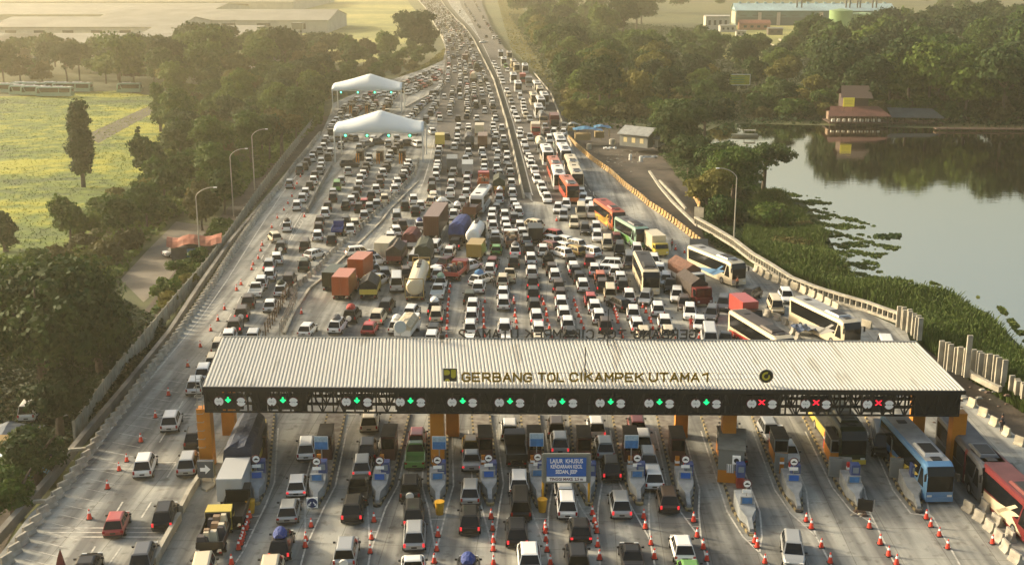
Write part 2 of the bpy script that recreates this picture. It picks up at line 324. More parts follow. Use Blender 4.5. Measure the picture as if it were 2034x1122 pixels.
LEFTEDGE = '-130,1260 8,1090 60,1020 118,965 186,878 262,768 340,674 390,609 430,548 465,493 500,438 548,378 600,310 640,262 655,228 662,205 700,188 780,158 845,136 880,120 886,92 872,60 858,38 845,15 825,-8 800,-28'
RIGHTEDGE = '950,-28 960,15 974,50 1002,96 1048,140 1094,185 1121,238 1131,276 1180,322 1215,346 1275,397 1346,450 1383,474 1440,505 1470,520 1570,566 1650,590 1800,655 1812,690 1900,770 2000,850 2200,1010 2260,1300'
slab('road', 'I '+LEFTEDGE+' '+RIGHTEDGE+' -130,1300', 0.0, CROAD)
# asphalt of the two main carriageways, laid on the slab
sheet('road_asphalt', 'I 878,415 1060,402 1037,383 1005,240 981,160 941,80 905,38 885,15 870,-8 850,-28 800,-28 825,-8 845,15 858,38 872,60 886,92 885,120 880,150 868,240 872,300 872,330', .005, ASPH)
sheet('road_asphalt', 'I 1058,400 1220,420 1175,380 1135,300 1121,238 1094,185 1048,140 1002,96 974,50 960,15 950,-28 900,-28 918,15 934,38 955,80 993,160 1018,240 1042,330', .005, ASPH)
# grass median with its low wall and edge line
MEDL = '1038,383 1022,310 1005,240 981,160 941,80 922,54 905,38 885,15 870,-8'
MEDR = '1056,383 1037,310 1018,240 993,160 955,80 935,54 918,38 898,15 883,-8'
sheet('median', 'I '+MEDL+' '+' '.join(MEDR.split()[::-1]), .010, mat('median_grass', (0.06, .058, .04), .95, noise=(.4, .4)))
mb = MB(); wallstrip(mb, pts('I 1041,395 '+MEDL), .8, .45, top=.25)
tag(mb.obj('median_wall', CONCL), 'long low cream concrete wall down the left edge of the dark road median', 'wall')
marks = MB()
def line(mb, p, w, z=.016, dash=None):
    if dash:
        q = resample(p, .5); on = [i for i in range(len(q)-1) if (i*.5) % dash[1] < dash[0]]
        for i in on:
            a, b = q[i][0], q[i+1][0]; n = Vector((-q[i][1].y, q[i][1].x, 0))*w/2
            mb.poly([(a.x+n.x, a.y+n.y, z), (a.x-n.x, a.y-n.y, z), (b.x-n.x, b.y-n.y, z), (b.x+n.x, b.y+n.y, z)])
        return
    n = len(p); k = len(mb.v)
    for i in range(n):
        d = p[min(i+1, n-1)]-p[max(i-1, 0)]; d.z = 0; d.normalize(); nn = Vector((-d.y, d.x, 0))*w/2
        mb.v += [(p[i].x+nn.x, p[i].y+nn.y, z), (p[i].x-nn.x, p[i].y-nn.y, z)]
    for i in range(n-1): mb.f.append((k+2*i, k+2*i+1, k+2*i+3, k+2*i+2)); mb.m.append(0)
line(marks, pts('I 1058,388 '+MEDR), .25)
line(marks, pts('I 12,1122 120,986 200,880 262,795 330,715 400,630 450,558 505,470 560,385 640,285'), .18)
line(marks, pts('I 166,1122 330,857 450,640 560,440 610,372'), .14, dash=(3, 8))
line(marks, pts('I 215,1122 270,1045 340,935 375,880'), .14, dash=(3, 8))
for y, x0, x1 in ((1048, 84, 345), (1057, 90, 350), (1066, 100, 330), (931, 170, 350), (918, 250, 350), (822, 290, 398), (828, 300, 400)):
    line(marks, pts('I %g,%g %g,%g' % (x0, y, x1, y)), .16)
for k in range(22):                                  # hatch ticks beside the left barrier
    t = k/21; a = P(20+ (300-20)*t + 30, 1110-(1110-735)*t); line(marks, [a, a+Vector((3.0, -1.3, 0))], .07)
line(marks, pts('C5 700,310 600,480 490,760'), .14); line(marks, pts('C5 720,420 650,530 510,740'), .14)
for k in range(8): line(marks, pts('C5 %g,%g %g,%g' % (680-24*k, 395+42*k, 715-26*k, 430+40*k)), .12)
line(marks, pts('C7 1390,10 1400,60 1420,90'), .15); line(marks, pts('C8 1090,970 1200,1030 1330,1090 C4 1480,120'), .15)
line(marks, pts('D2 300,250 230,580 150,850 70,1000'), .15)
line(marks, pts('C8 560,470 900,470'), .1)
line(marks, pts('D3 430,300 590,800 640,940 C7 1280,100'), .15, dash=(3, 8)); line(marks, pts('D3 1130,880 1190,960 1290,1080'), .15, dash=(3, 6))
line(marks, pts('E8 640,760 800,830 1000,850 1240,1000'), .14, dash=(3, 8)); line(marks, pts('E8 900,660 1010,720'), .14)
struct('road_markings', marks, MARK)
# --- lake
def water_material():
    m = bpy.data.materials.new('lake_water'); m.use_nodes = True; nt = m.node_tree; b = nt.nodes['Principled BSDF']
    b.inputs['Metallic'].default_value = 1.0; b.inputs['Base Color'].default_value = (0.74, 0.68, 0.53, 1); b.inputs['Roughness'].default_value = .03; b.inputs['IOR'].default_value = 2.6; b.inputs['Specular IOR Level'].default_value = .7; b.inputs['Specular Tint'].default_value = (1, 1, 1, 1)
    g = hexn(nt, 'NewGeometry'); mp = hexn(nt, 'Mapping'); mp.inputs['Scale'].default_value = (.25, .9, 1); nt.links.new(g.outputs['Position'], mp.inputs[0])
    n = hexn(nt, 'TexNoise'); n.inputs['Scale'].default_value = 1; n.inputs['Detail'].default_value = 3; nt.links.new(mp.outputs[0], n.inputs['Vector'])
    bp = hexn(nt, 'Bump'); bp.inputs['Strength'].default_value = .035; bp.inputs['Distance'].default_value = .3; nt.links.new(n.outputs[0], bp.inputs['Height']); nt.links.new(bp.outputs[0], b.inputs['Normal'])
    return m
sheet('lake_water', 'I 1400,262 1440,245 1650,250 1900,256 2200,262 2300,800 2060,720 2000,660 1960,620 1850,578 1700,560 1660,500 1630,440 1600,405 1540,385 1490,350 1440,320 1410,290', OFF+.05, water_material())
# ================================================================ VEHICLES  (local +Y is the front, origin on the ground)
def quad_inset(a, b, c, d, off, fx=0.06, fy=0.1):
    """inner part of the face a,b (bottom) c,d (top), pushed out by off"""
    a, b, c, d = map(Vector, (a, b, c, d)); n = (b-a).cross(d-a).normalized()*off
    def at(u, v): return (a.lerp(b, u)).lerp(d.lerp(c, u), v)+n
    return [at(fx, fy), at(1-fx, fy), at(1-fx, 1-fy), at(fx, 1-fy)]
CARS = {  # L, W, H, belt, gh rear base, gh rear top, gh front top, gh front base, hood z, deck z
    'M': (4.35, 1.70, 1.70, 0.96, -2.08, -1.64, 0.55, 1.30, 0.90, None), 'H': (3.90, 1.68, 1.50, 0.90, -1.85, -1.32, 0.45, 1.15, 0.86, None),
    'S': (4.50, 1.74, 1.46, 0.90, -1.55, -0.85, 0.50, 1.25, 0.84, 0.98), 'J': (4.35, 1.78, 1.80, 1.05, -1.98, -1.82, 0.40, 1.00, 1.00, None),
    'V': (4.60, 1.72, 1.98, 1.05, -2.22, -2.05, 1.40, 1.95, 0.95, None), 'N': (5.40, 1.95, 2.35, 1.20, -2.62, -2.50, 1.75, 2.30, 1.15, None),
    'P': (5.00, 1.80, 1.75, 1.02, -0.35, -0.20, 0.75, 1.45, 0.98, None)}
BODYNAME = {'M': 'minivan', 'H': 'hatchback', 'S': 'sedan', 'J': 'off-roader', 'V': 'van', 'N': 'minibus', 'P': 'pickup'}
def car_geo(t):
    L, W, H, zb, rb, rt, ft, fb, zh, zd = CARS[t]; w = W/2; h = L/2; z0 = .28
    body = MB(); ring = []
    prof = [(-h, zb-.16 if zd is None else zd-.10, .80), (-h+.14, zb if zd is None else zd, .93), (rb, zb if zd is None else zd+.0, 1.0), (0, zb, 1.0), (fb, zb-.02, 1.0), (h-.45, zh-.06, .97), (h-.12, zh-.2, .86), (h, zh-.34, .70)]
    for y, zt, k in prof:
        a = w*k; zl = z0 + (0.12 if abs(y) > h-.3 else 0)
        ring.append([(-a*.92, y, zl), (-a, y, zl+.25), (-a, y, zt-.2), (-a*.96, y, zt-.07), (-a*.86, y, zt), (a*.86, y, zt), (a*.96, y, zt-.07), (a, y, zt-.2), (a, y, zl+.25), (a*.92, y, zl)])
    if t == 'P':
        ring = [r for r, (y, _, _) in zip(ring, prof) if y >= rb-1e-6]
        body.loft(ring); body.box(-w*.97, w*.97, -h, rb, z0+.1, .62); body.box(-w, -w+.08, -h, rb, .6, zb); body.box(w-.08, w, -h, rb, .6, zb); body.box(-w, w, -h, -h+.08, .6, zb)
    else: body.loft(ring)
    gw, tw = w*.93, w*.70
    base = [(-gw, rb, zb-.01), (gw, rb, zb-.01), (gw, fb, zb-.05), (-gw, fb, zb-.05)]; zt = H-.06
    top = [(-tw, rt, zt), (tw, rt, zt), (tw, ft, zt), (-tw, ft, zt)]
    cap = [(-tw+.12, rt+.15, H), (tw-.12, rt+.15, H), (tw-.12, ft-.2, H), (-tw+.12, ft-.2, H)]
    body.loft([base, top, cap])
    gl = MB(); o = .012
    gl.poly(quad_inset(base[0], base[1], top[1], top[0], o, .035, .05)); gl.poly(quad_inset(base[2], base[3], top[3], top[2], o, .05, .08))
    for s, (b0, b1, t1, t0) in ((1, (base[1], base[2], top[2], top[1])), (-1, (base[3], base[0], top[0], top[3]))):
        b0, b1, t1, t0 = map(Vector, (b0, b1, t1, t0))
        cuts = ((.04, .34), (.37, .63), (.66, .95)) if t not in 'P' else ((.06, .94),)
        for u0, u1 in cuts:
            if s < 0: u0, u1 = 1-u1, 1-u0
            n = (b1-b0).cross(t0-b0).normalized()*o
            q = [b0.lerp(b1, u0).lerp(t0.lerp(t1, u0), .14)+n, b0.lerp(b1, u1).lerp(t0.lerp(t1, u1), .14)+n, b0.lerp(b1, u1).lerp(t0.lerp(t1, u1), .9)+n, b0.lerp(b1, u0).lerp(t0.lerp(t1, u0), .9)+n]
            gl.poly(q)
    return body, gl
GEO = {t: car_geo(t) for t in CARS}
WH = {}
def wheel_mesh(r, wd):
    k = (r, wd)
    if k not in WH:
        mb = MB(); mb.cyl((-wd/2, 0, 0), (wd/2, 0, 0), r, n=14); mb.cyl((-wd/2-.01, 0, 0), (wd/2+.01, 0, 0), r*.58, n=10, mi=1); WH[k] = mb.mesh('wheel', [TYRE, RIM])
    return WH[k]
SM = {}
def small(key, fn):
    if key not in SM: SM[key] = fn()
    return SM[key]
def boxmesh(name, x, y, z, m): 
    mb = MB(); mb.box(-x/2, x/2, -y/2, y/2, -z/2, z/2); return mb.mesh(name, m)
BODYM = {}
def body_mesh(t, c):
    if (t, c) not in BODYM: BODYM[t, c] = GEO[t][0].mesh('body', paint(c))
    return BODYM[t, c]
def merge(mb, other, mi, T=None):
    k = len(mb.v); mb.v += [tuple(T @ Vector(v)) for v in other.v] if T else list(other.v)
    mb.f += [tuple(i+k for i in f) for f in other.f]; mb.m += [mi]*len(other.f)
def simple_car_parts(t):
    L, W, H, zb = CARS[t][:4]; out = []; b, g = GEO[t]; out.append((b, 'p')); out.append((g, 'glass'))
    d = MB(); d.box(-W*.44, W*.44, -L/2+.25, L/2-.25, .02, .3); out.append((d, 'dark'))
    r = MB()
    for s in (-1, 1): r.box(s*W*.40-.11, s*W*.40+.11, -L/2-.02, -L/2+.1, zb-.28, zb-.05)
    out.append((r, 'tail')); hl = MB()
    for s in (-1, 1): hl.box(s*W*.33-.16, s*W*.33+.16, L/2-.14, L/2-.01, .58, .72)
    out.append((hl, 'head')); return out
SCP = {t: simple_car_parts(t) for t in CARS}
LODM = {}
def lod_mesh(t, c):
    if (t, c) not in LODM:
        mb = MB()
        for o, k in SCP[t]: merge(mb, o, {'p': 0, 'glass': 1, 'dark': 2, 'tail': 3, 'head': 4}[k])
        LODM[t, c] = mb.mesh('car', [paint(c), GLASS, TYRE, TAIL, HEAD])
    return LODM[t, c]
NAMEOF = {'M': 'minivan', 'H': 'hatchback_car', 'S': 'sedan_car', 'J': 'off_road_car', 'V': 'passenger_van', 'N': 'minibus', 'P': 'pickup_truck'}
CATOF = {'M': 'car', 'H': 'car', 'S': 'car', 'J': 'car', 'V': 'van', 'N': 'minibus', 'P': 'pickup'}
def make_car(t, c, loc, rz, label, group, lod=0, lit=False):
    if lod: 
        o = link(NAMEOF[t], lod_mesh(t, c), None, loc, rz); return tag(o, label, CATOF[t], group)
    L, W, H, zb = CARS[t][:4]; e = thing(NAMEOF[t], label, CATOF[t], loc, rz, group); e.scale = (rnd.uniform(.97, 1.03), rnd.uniform(.94, 1.04), rnd.uniform(.94, 1.0))
    link('body', body_mesh(t, c), e)
    link('window', small(('gl', t), lambda: GEO[t][1].mesh('window', GLASS)), e)
    wr = .31 if t not in 'NPJ' else .36
    for sx in (-1, 1):
        for y in (-L/2+.78, L/2-.82): link('wheel', wheel_mesh(wr, .2), e, (sx*(W/2-.06), y, wr))
        hi = t in 'MJVN'
        link('tail_light', small(('tl', hi, lit), lambda: boxmesh('tail_light', .2 if not hi else .16, .06, .16 if not hi else .3, TAILON if lit else TAIL)), e, (sx*(W*.42), -L/2-.005, zb-.16))
        link('headlight', small('hl', lambda: boxmesh('headlight', .34, .12, .15, HEAD)), e, (sx*W*.32, L/2-.09, .64))
        link('mirror', small('mi', lambda: boxmesh('mirror', .2, .1, .14, BLACKP)), e, (sx*(W/2+.09), CARS[t][7]-.35, zb+.03))
    link('licence_plate', small('lp', lambda: boxmesh('licence_plate', .42, .03, .13, PLATE)), e, (0, -L/2-.03, .62))
    link('bumper', small(('bu', W), lambda: boxmesh('bumper', W*.86, .14, .16, BLACKP)), e, (0, -L/2-.0, .38))
    if t == 'J':
        sp = MB(); sp.cyl((0, 0, 0), (0, -.2, 0), .34, n=16); link('spare_wheel', small('sp', lambda: sp.mesh('spare_wheel', WHITEP)), e, (0, -L/2-.02, .85))
    return e
# ---- buses
def bus_parts(L=12.0, W=2.5, H=3.55):
    w = W/2; h = L/2; b = MB(); ring = []
    for y, k, zt, zl in ((-h, .92, H-.35, .55), (-h+.15, 1, H-.08, .35), (h-.9, 1, H-.05, .35), (h-.35, .98, H-.25, .35), (h, .9, H-1.0, .4)):
        a = w*k; ring.append([(-a, y, zl), (-a, y, zt-.35), (-a*.93, y, zt-.08), (-a*.78, y, zt), (a*.78, y, zt), (a*.93, y, zt-.08), (a, y, zt-.35), (a, y, zl)])
    b.loft(ring)
    sd = []
    for s in (-1, 1):
        g = MB(); x = s*(w+.012)
        q = [(x, -h+.6, 1.6), (x, h-1.9, 1.6), (x, h-1.3, 3.05), (x, -h+.4, 3.05)]; g.poly(q)
        g.poly([(x, h-1.75, 1.35), (x*.99, h-.5, 1.35), (x*.99, h-.75, 2.9), (x, h-1.2, 2.9)]); sd.append(g)
    ws = MB(); k = .9
    ws.poly([(-w*.88, h+.012, 1.15), (w*.88, h+.012, 1.15), (w*.88, h+.012, H-1.02), (-w*.88, h+.012, H-1.02)])
    ws.poly([(-w*.9, h+.02, H-1.02), (w*.9, h+.02, H-1.02), (w*.9, h-.26, H-.26), (-w*.9, h-.26, H-.26)])
    rw = MB(); rw.poly([(-w*.8, -h-.012, 1.9), (w*.8, -h-.012, 1.9), (w*.8, -h-.012, H-.75), (-w*.8, -h-.012, H-.75)])
    return b, sd, ws, rw
def make_bus(c, liv, loc, rz, label, group, lod=0, L=12.0, stripe2=None, roofc=None):
    key = ('bus', L); b, sd, ws, rw = small(key, lambda: bus_parts(L)); w = 1.25; h = L/2; H = 3.55
    e = thing('coach_bus', label, 'bus', loc, rz, group)
    link('body', small(('bb', L, c), lambda: b.mesh('body', paint(c))), e)
    for g in sd: link('side_window', small(('sw', L, id(g)), lambda: g.mesh('side_window', GLASS)), e)
    link('windscreen', small(('ws', L), lambda: ws.mesh('windscreen', GLASS)), e); link('rear_window', small(('rw', L), lambda: rw.mesh('rear_window', GLASS)), e)
    def ac():
        m = MB(); m.box(-.85, .85, -1.5, 1.5, 0, .22, top=(-.7, .7, -1.3, 1.3)); m.box(-.6, .6, -1.0, 1.0, .22, .26, mi=1); return m.mesh('roof_air_conditioner', [paint('s' if roofc is None else roofc), BLACKP])
    if roofc:
        def rp():
            m = MB(); m.box(-1.02, 1.02, -h+.4, h-1.0, 0, .02); return m.mesh('roof_panel', mat('roof_skin_'+PAINT[roofc][0].replace(' ', '_'), tuple(.75*x+.03 for x in PAINT[roofc][1]), .6, noise=(.7, .35)))
        link('roof_panel', small(('rp', roofc, L), rp), e, (0, 0, H-.055))
    link('roof_air_conditioner', small(('ac', roofc), ac), e, (0, h-3.3, H-.06))
    def hatch():
        m = MB(); m.box(-.4, .4, -.35, .35, 0, .1); return m.mesh('roof_hatch', BLACKP)
    link('roof_hatch', small('hatch', hatch), e, (0, h-1.4, H-.06)); link('roof_hatch', small('hatch', hatch), e, (0, -h+2.2, H-.08))
    for s in (-1, 1):
        def lv():
            m = MB(); x = s*1.258; m.poly([(x, -h+.5, .6), (x, h-1.0, .55), (x, h-3.2, 1.62), (x, -h+.5, 1.2)]); return m.mesh('side_livery', paint(liv))
        link('side_livery', small(('lv', liv, s, L), lv), e)
        if stripe2:
            def l2():
                m = MB(); x = s*1.264; m.poly([(x, -h+2, .8), (x, h-4.5, .7), (x, h-1.6, 2.0), (x, h-2.2, 2.0)]); m.poly([(x, h-5.5, .72), (x, h-4.9, .72), (x, h-2.0, 2.6), (x, h-2.5, 2.6)]); return m.mesh('side_stripe', paint(stripe2))
            link('side_stripe', small(('l2', stripe2, s, L), l2), e)
        for y in (-h+3.0, h-2.4) if not lod else (): link('wheel', wheel_mesh(.5, .3), e, (s*1.12, y, .5))
        if not lod:
            link('headlight', small('bhl', lambda: boxmesh('headlight', .4, .08, .2, HEAD)), e, (s*.85, h+.01, .78))
            def mr():
                m = MB(); m.bar((0, 0, 0), (s*.28, .3, .05), .07); m.box(s*.28-.08, s*.28+.08, .22, .38, -.55, .05); return m.mesh('mirror', BLACKP)
            link('mirror', small(('bmr', s), mr), e, (s*1.12, h-.1, 2.75))
            link('tail_light', small('btl', lambda: boxmesh('tail_light', .2, .06, .4, TAIL)), e, (s*1.0, -h-.01, 1.1))
    if not lod: link('licence_plate', small('blp', lambda: boxmesh('licence_plate', .5, .03, .16, WHITEP)), e, (0, h+.03, .62))
    if not lod: link('bumper', small(('bbp', liv), lambda: boxmesh('bumper', 2.3, .18, .42, paint(liv))), e, (0, h-.0, .5))
    return e
# ---- trucks
CARGO = {'box': 'box truck', 'cont': 'container truck', 'tarp': 'tarpaulin-covered truck', 'gable': 'truck with peaked tarpaulin', 'tank': 'tanker truck', 'open': 'open truck', 'load': 'loaded open truck', 'dump': 'dump truck'}
def make_truck(kind, cc, cab, L, loc, rz, label, group=None, W=2.3, H=3.2, c2=None, lod=0):
    h = L/2; w = W/2; e = thing('tanker_truck' if kind == 'tank' else 'cargo_truck', label, 'truck', loc, rz, group)
    cl = 1.75 if L > 7 else 1.6; ch = 2.55 if L > 7 else 2.15; cy0 = h-cl; cw = min(w, 1.15)
    m = MB(); m.loft([[(-cw, cy0, .5), (cw, cy0, .5), (cw, cy0, ch-.1), (-cw, cy0, ch-.1)], [(-cw, h-.25, .5), (cw, h-.25, .5), (cw*.94, h-.45, ch), (-cw*.94, h-.45, ch)], [(-cw*.95, h, .55), (cw*.95, h, .55), (cw*.92, h-.08, 1.3), (-cw*.92, h-.08, 1.3)]][:2])
    m.loft([[(-cw, h-.25, .5), (cw, h-.25, .5), (cw, h-.25, 1.35), (-cw, h-.25, 1.35)], [(-cw*.97, h, .5), (cw*.97, h, .5), (cw*.97, h-.02, 1.3), (-cw*.97, h-.02, 1.3)]])
    cabo = m.obj('cab', paint(cab), e)
    g = MB(); g.poly([(-cw*.9, h-.22, 1.4), (cw*.9, h-.22, 1.4), (cw*.86, h-.41, ch-.15), (-cw*.86, h-.41, ch-.15)])
    for s in (-1, 1): g.poly([(s*(cw+.012), cy0+.35, 1.4), (s*(cw+.012), h-.4, 1.4), (s*(cw+.004), h-.5, ch-.25), (s*(cw+.008), cy0+.35, ch-.25)])
    g.obj('windscreen', GLASS, cabo)
    ck = MB(); ck.box(-.45, .45, -h+.1, h-.3, .55, .85); ck.box(-w+.1, w-.1, -h, -h+.12, .4, .62); ck.obj('chassis', CHASS, e)
    wh = [h-1.2, -h+1.4]+([-h+2.7] if L > 8.5 else []); r = .5 if L > 7 else .4
    for s in (-1, 1):
        for y in wh: link('wheel', wheel_mesh(r, .34), e, (s*(w-.2), y, r))
        link('tail_light', small('ttl', lambda: boxmesh('tail_light', .22, .06, .12, TAIL)), e, (s*(w-.25), -h-.03, .68))
        link('headlight', small('thl', lambda: boxmesh('headlight', .3, .06, .2, HEAD)), e, (s*(cw-.3), h+.02, .85))
    y0, y1 = -h, cy0-.15; z0 = .95; pm = paint(cc)
    if kind in ('box', 'cont'):
        m = MB(); m.box(-w, w, y0, y1, z0, H)
        bx = m.obj('cargo_box', pm, e)
        rb = MB()
        if kind == 'cont':
            n = int((y1-y0)/.5)
            for i in range(n):
                y = y0+.2+i*.5
                for s in (-1, 1): rb.box(s*w-.02 if s > 0 else s*w-.03, s*w+.03 if s > 0 else s*w+.02, y, y+.22, z0+.1, H-.1)
            for i in range(7): rb.box(-w+.15+i*(W-.3)/7, -w+.28+i*(W-.3)/7, y0-.03, y0+.02, z0+.1, H-.12)
        else:
            rb.box(-w+.08, -.04, y0-.03, y0, z0+.1, H-.12); rb.box(.04, w-.08, y0-.03, y0, z0+.1, H-.12)
            for s in (-1, 1): rb.box(s*.2-.02, s*.2+.02, y0-.06, y0-.03, z0+.1, H-.15)
        rb.obj('cargo_door', pm, bx)
    elif kind in ('tarp', 'gable'):
        m = MB(); m.box(-w, w, y0, y1, z0, z0+.75); m.obj('cargo_bed', paint(c2 or cab), e)
        n = 7; rg = []
        for i in range(n):
            y = y0+(y1-y0)*i/(n-1); jz = rnd.uniform(-.06, .06); k = .97 if i in (0, n-1) else 1
            if kind == 'gable': rg.append([(-w*1.02, y, z0+.7), (-w*1.02, y, H-.75), (0, y, H+jz*.4), (w*1.02, y, H-.75), (w*1.02, y, z0+.7)])
            else: rg.append([(-w*1.02, y, z0+.6), (-w*1.05, y, z0+1.1+jz), (-w*.95*k, y, H-.5+jz), (-w*.5, y, H-.06+jz), (0, y, H+jz-(.3 if i == 0 else 0)), (w*.5, y, H-.06-jz), (w*.95*k, y, H-.5-jz), (w*1.05, y, z0+1.1-jz), (w*1.02, y, z0+.6)])
        m = MB(); m.loft(rg); m.obj('tarpaulin', mat('tarpaulin_'+PAINT[cc][0], tuple(x*.9 for x in PAINT[cc][1]), .7, noise=(1.2, .35), bump=(2.5, .5)), e)
    elif kind == 'tank':
        m = MB(); r = 1.13; zc = z0+r+.1; rg = []
        for i, (y, k) in enumerate(((y0, .55), (y0+.12, .85), (y0+.35, 1), (y1-.35, 1), (y1-.12, .85), (y1, .55))):
            rg.append([(r*k*math.cos(2*math.pi*j/20), y, zc+r*k*math.sin(2*math.pi*j/20)) for j in range(20)])
        m.loft(rg); m.obj('tank', paint(cc), e, smooth=False)
        d = MB(); d.box(-.25, .25, -.3, 4, zc+r, zc+r+.06); d.box(-.3, .3, 1.2, 1.8, zc+r, zc+r+.14); d.obj('walkway', DARKST, e)
        if c2:
            f = MB()
            for y in (y0-.05, y1+.05):
                for s in (-1, 1): f.bar((s*1.2, y, z0-.1), (s*1.2, y, zc+r+.1), .12)
                f.bar((-1.2, y, zc+r+.1), (1.2, y, zc+r+.1), .12); f.bar((-1.2, y, z0-.05), (1.2, y, z0-.05), .12)
            f.obj('tank_frame', paint(c2), e)
    else:
        m = MB(); m.box(-w, w, y0, y1, z0, z0+.1); t = .07; zt = z0+ (1.35 if kind == 'dump' else .6)
        m.box(-w, -w+t, y0, y1, z0+.1, zt); m.box(w-t, w, y0, y1, z0+.1, zt); m.box(-w+t, w-t, y0, y0+t, z0+.1, zt); m.box(-w+t, w-t, y1-t, y1, z0+.1, zt+.5)
        m.obj('cargo_bed', pm, e)
        if kind == 'load':
            q = MB()
            for i in range(16):
                x, y = rnd.uniform(-w+.3, w-.3), rnd.uniform(y0+.4, y1-.4); s = rnd.uniform(.25, .45); z = z0+.1+rnd.uniform(.0, .6)
                q.box(x-s, x+s, y-s, y+s, z0+.1, z+.5, mi=i % 3, top=(x-s*.7, x+s*.6, y-s*.6, y+s*.7))
            q.obj('load', [mat('sacks', (.22, .15, .09), .9), mat('dark_sacks', (.05, .045, .05), .9), paint(c2 or 'c')], e)
    return e
# ================================================================ TRAFFIC
PAINT['U'] = ('navy', (0.014, 0.028, 0.062)); PAINT['e'] = ('light grey', (0.45, 0.46, 0.45))
CARQ = []          # every small vehicle: dict(t,c,loc,rz,label,group,lit,load)
def queue(where, start, s, face=1, ang=None, grp=None):
    c = CR['I']; items = []
    for t in s.split():
        if ',' not in t: c = CR[t]; continue
        a = t.split(','); px = c(float(a[0]), float(a[1])); code = a[2]; over = None; load = None; lit = False
        if '+' in code: i_ = code.index('+'); load = code[i_+1]; code = code[:i_]+code[i_+2:]
        if '@' in code: code, ov = code.split('@'); over = float(ov)
        if '!' in code: code = code.replace('!', ''); lit = True
        ty = code[1] if len(code) > 1 else 'M'; H = CARS[ty][2]
        items.append([ty, code[0], P(px[0], px[1], H), over, load, lit])
    n = len(items); grp = grp or 'vehicles queueing at the toll plaza'
    for i, (ty, cc, p, over, load, lit) in enumerate(items):
        if over is not None: rz = R(over)
        elif n > 1:
            a = items[max(0, i-2)][2]; b = items[min(n-1, i+2)][2]; d = b-a
            rz = math.atan2(-d.x, d.y) if abs(d.y) > 1 else R(ang or 0)
            if ang is not None: rz = .5*rz+.5*R(ang)
        else: rz = R(ang or 0)
        rz += R(rnd.uniform(-1.2, 1.2))
        if face < 0: rz += math.pi
        f = Vector((-math.sin(rz), math.cos(rz), 0)); off = (CARS[ty][5]+CARS[ty][6])/2 if ty != 'P' else CARS[ty][6]-.4
        loc = Vector((p.x, p.y, 0.006)) - f*off
        nm = BODYNAME[ty]
        lab = '%s %s, %s %s in %s' % (PAINT[cc][0], nm, ORD[i], start, where)
        CARQ.append(dict(t=ty, c=cc, loc=loc, rz=rz, label=lab, group=grp, lit=lit, load=load, who='%s %s' % (PAINT[cc][0], nm), where=where, far=False))
UPB = 'from the bottom'; UPG = 'from the roof'
# ---- below the toll roof, driving away
G1 = 'vehicles driving away below the toll roof'
queue('the bypass lane beside the left barrier', UPB, 'A 555,1078,kS 750,792,rH 935,412,w 1108,128,w', grp=G1, ang=14)
queue('the bypass lane next to the canopy', UPB, 'A 925,1000,g 1065,730,k! 1220,397,s 1262,232,k', grp=G1, ang=12)
queue('the first toll lane from the left', UPB, 'E 75,1030,cV', grp=G1, ang=9)
queue('the second toll lane from the left', UPB, 'E 610,1022,c 690,822,k!+u 752,572,sH 818,378,wH! 893,85,w', grp=G1, ang=9)
queue('the third toll lane from the left', UPB, 'E 1195,880,sJ 1252,547,k! 1297,368,kP 1325,222,s! 1365,92,k H1 1368,692,c', grp=G1, ang=5)
queue('the fourth toll lane from the left', UPB, 'E 1722,992,wP 1732,748,s! 1725,580,k! 1700,385,kJ 1742,102,GP 1752,15,r!', grp=G1, ang=3)
queue('the fifth toll lane from the left', UPB, 'F 252,948,kH+u 265,588,k! 270,385,s 280,162,sS! 272,65,dH!', grp=G1, ang=1)
queue('the sixth toll lane from the left', UPB, 'F 695,850,w 605,672,k! 632,455,kV 622,325,w H2 553,708,w', grp=G1, ang=0)
queue('the seventh lane under the gantry sign', UPB, 'F 1045,865,kJ 1062,668,kH! 968,480,w 950,390,w F 915,40,s! H2 888,690,b', grp=G1, ang=-1)
queue('the eighth toll lane from the left', UPB, 'F 1435,855,kS 1355,480,s! 1288,218,k! 1240,75,s H2 1175,695,w!', grp=G1, ang=-3)
queue('the ninth toll lane from the left', UPB, 'F 1860,978,GH 1805,800,wH 1700,440,b! 1590,285,w 1552,145,s 1515,20,w H2 1470,680,m', grp=G1, ang=-5)
queue('the toll lane behind the grey booth', UPB, 'Gc 262,195,kS 232,108,w 222,55,g', ang=-8, grp=G1)
G2 = 'oncoming vehicles below the toll roof'
queue('the empty red-cross lanes', UPB, 'Gc 608,745,s', face=-1, ang=-10, grp=G2)
queue('the first red-cross toll lane', UPB, 'Gc 572,170,wH 518,88,wH! 458,38,s', face=-1, ang=-9, grp=G2)
queue('the gap between the yellow and the blue coach', UPB, 'Gc 1160,72,kN', face=-1, ang=-12, grp=G2)
queue('the lane right of the dark coach roof', UPB, 'Gc 1945,325,k Gc 1610,45,D', face=-1, ang=-15, grp=G2)
tag(make_car('V', 'w', P(52, 838, OFF)+Vector((0, 1.5, .03)), R(8), 'small white van parked on the dirt yard under the big dark tree', None), group=None)
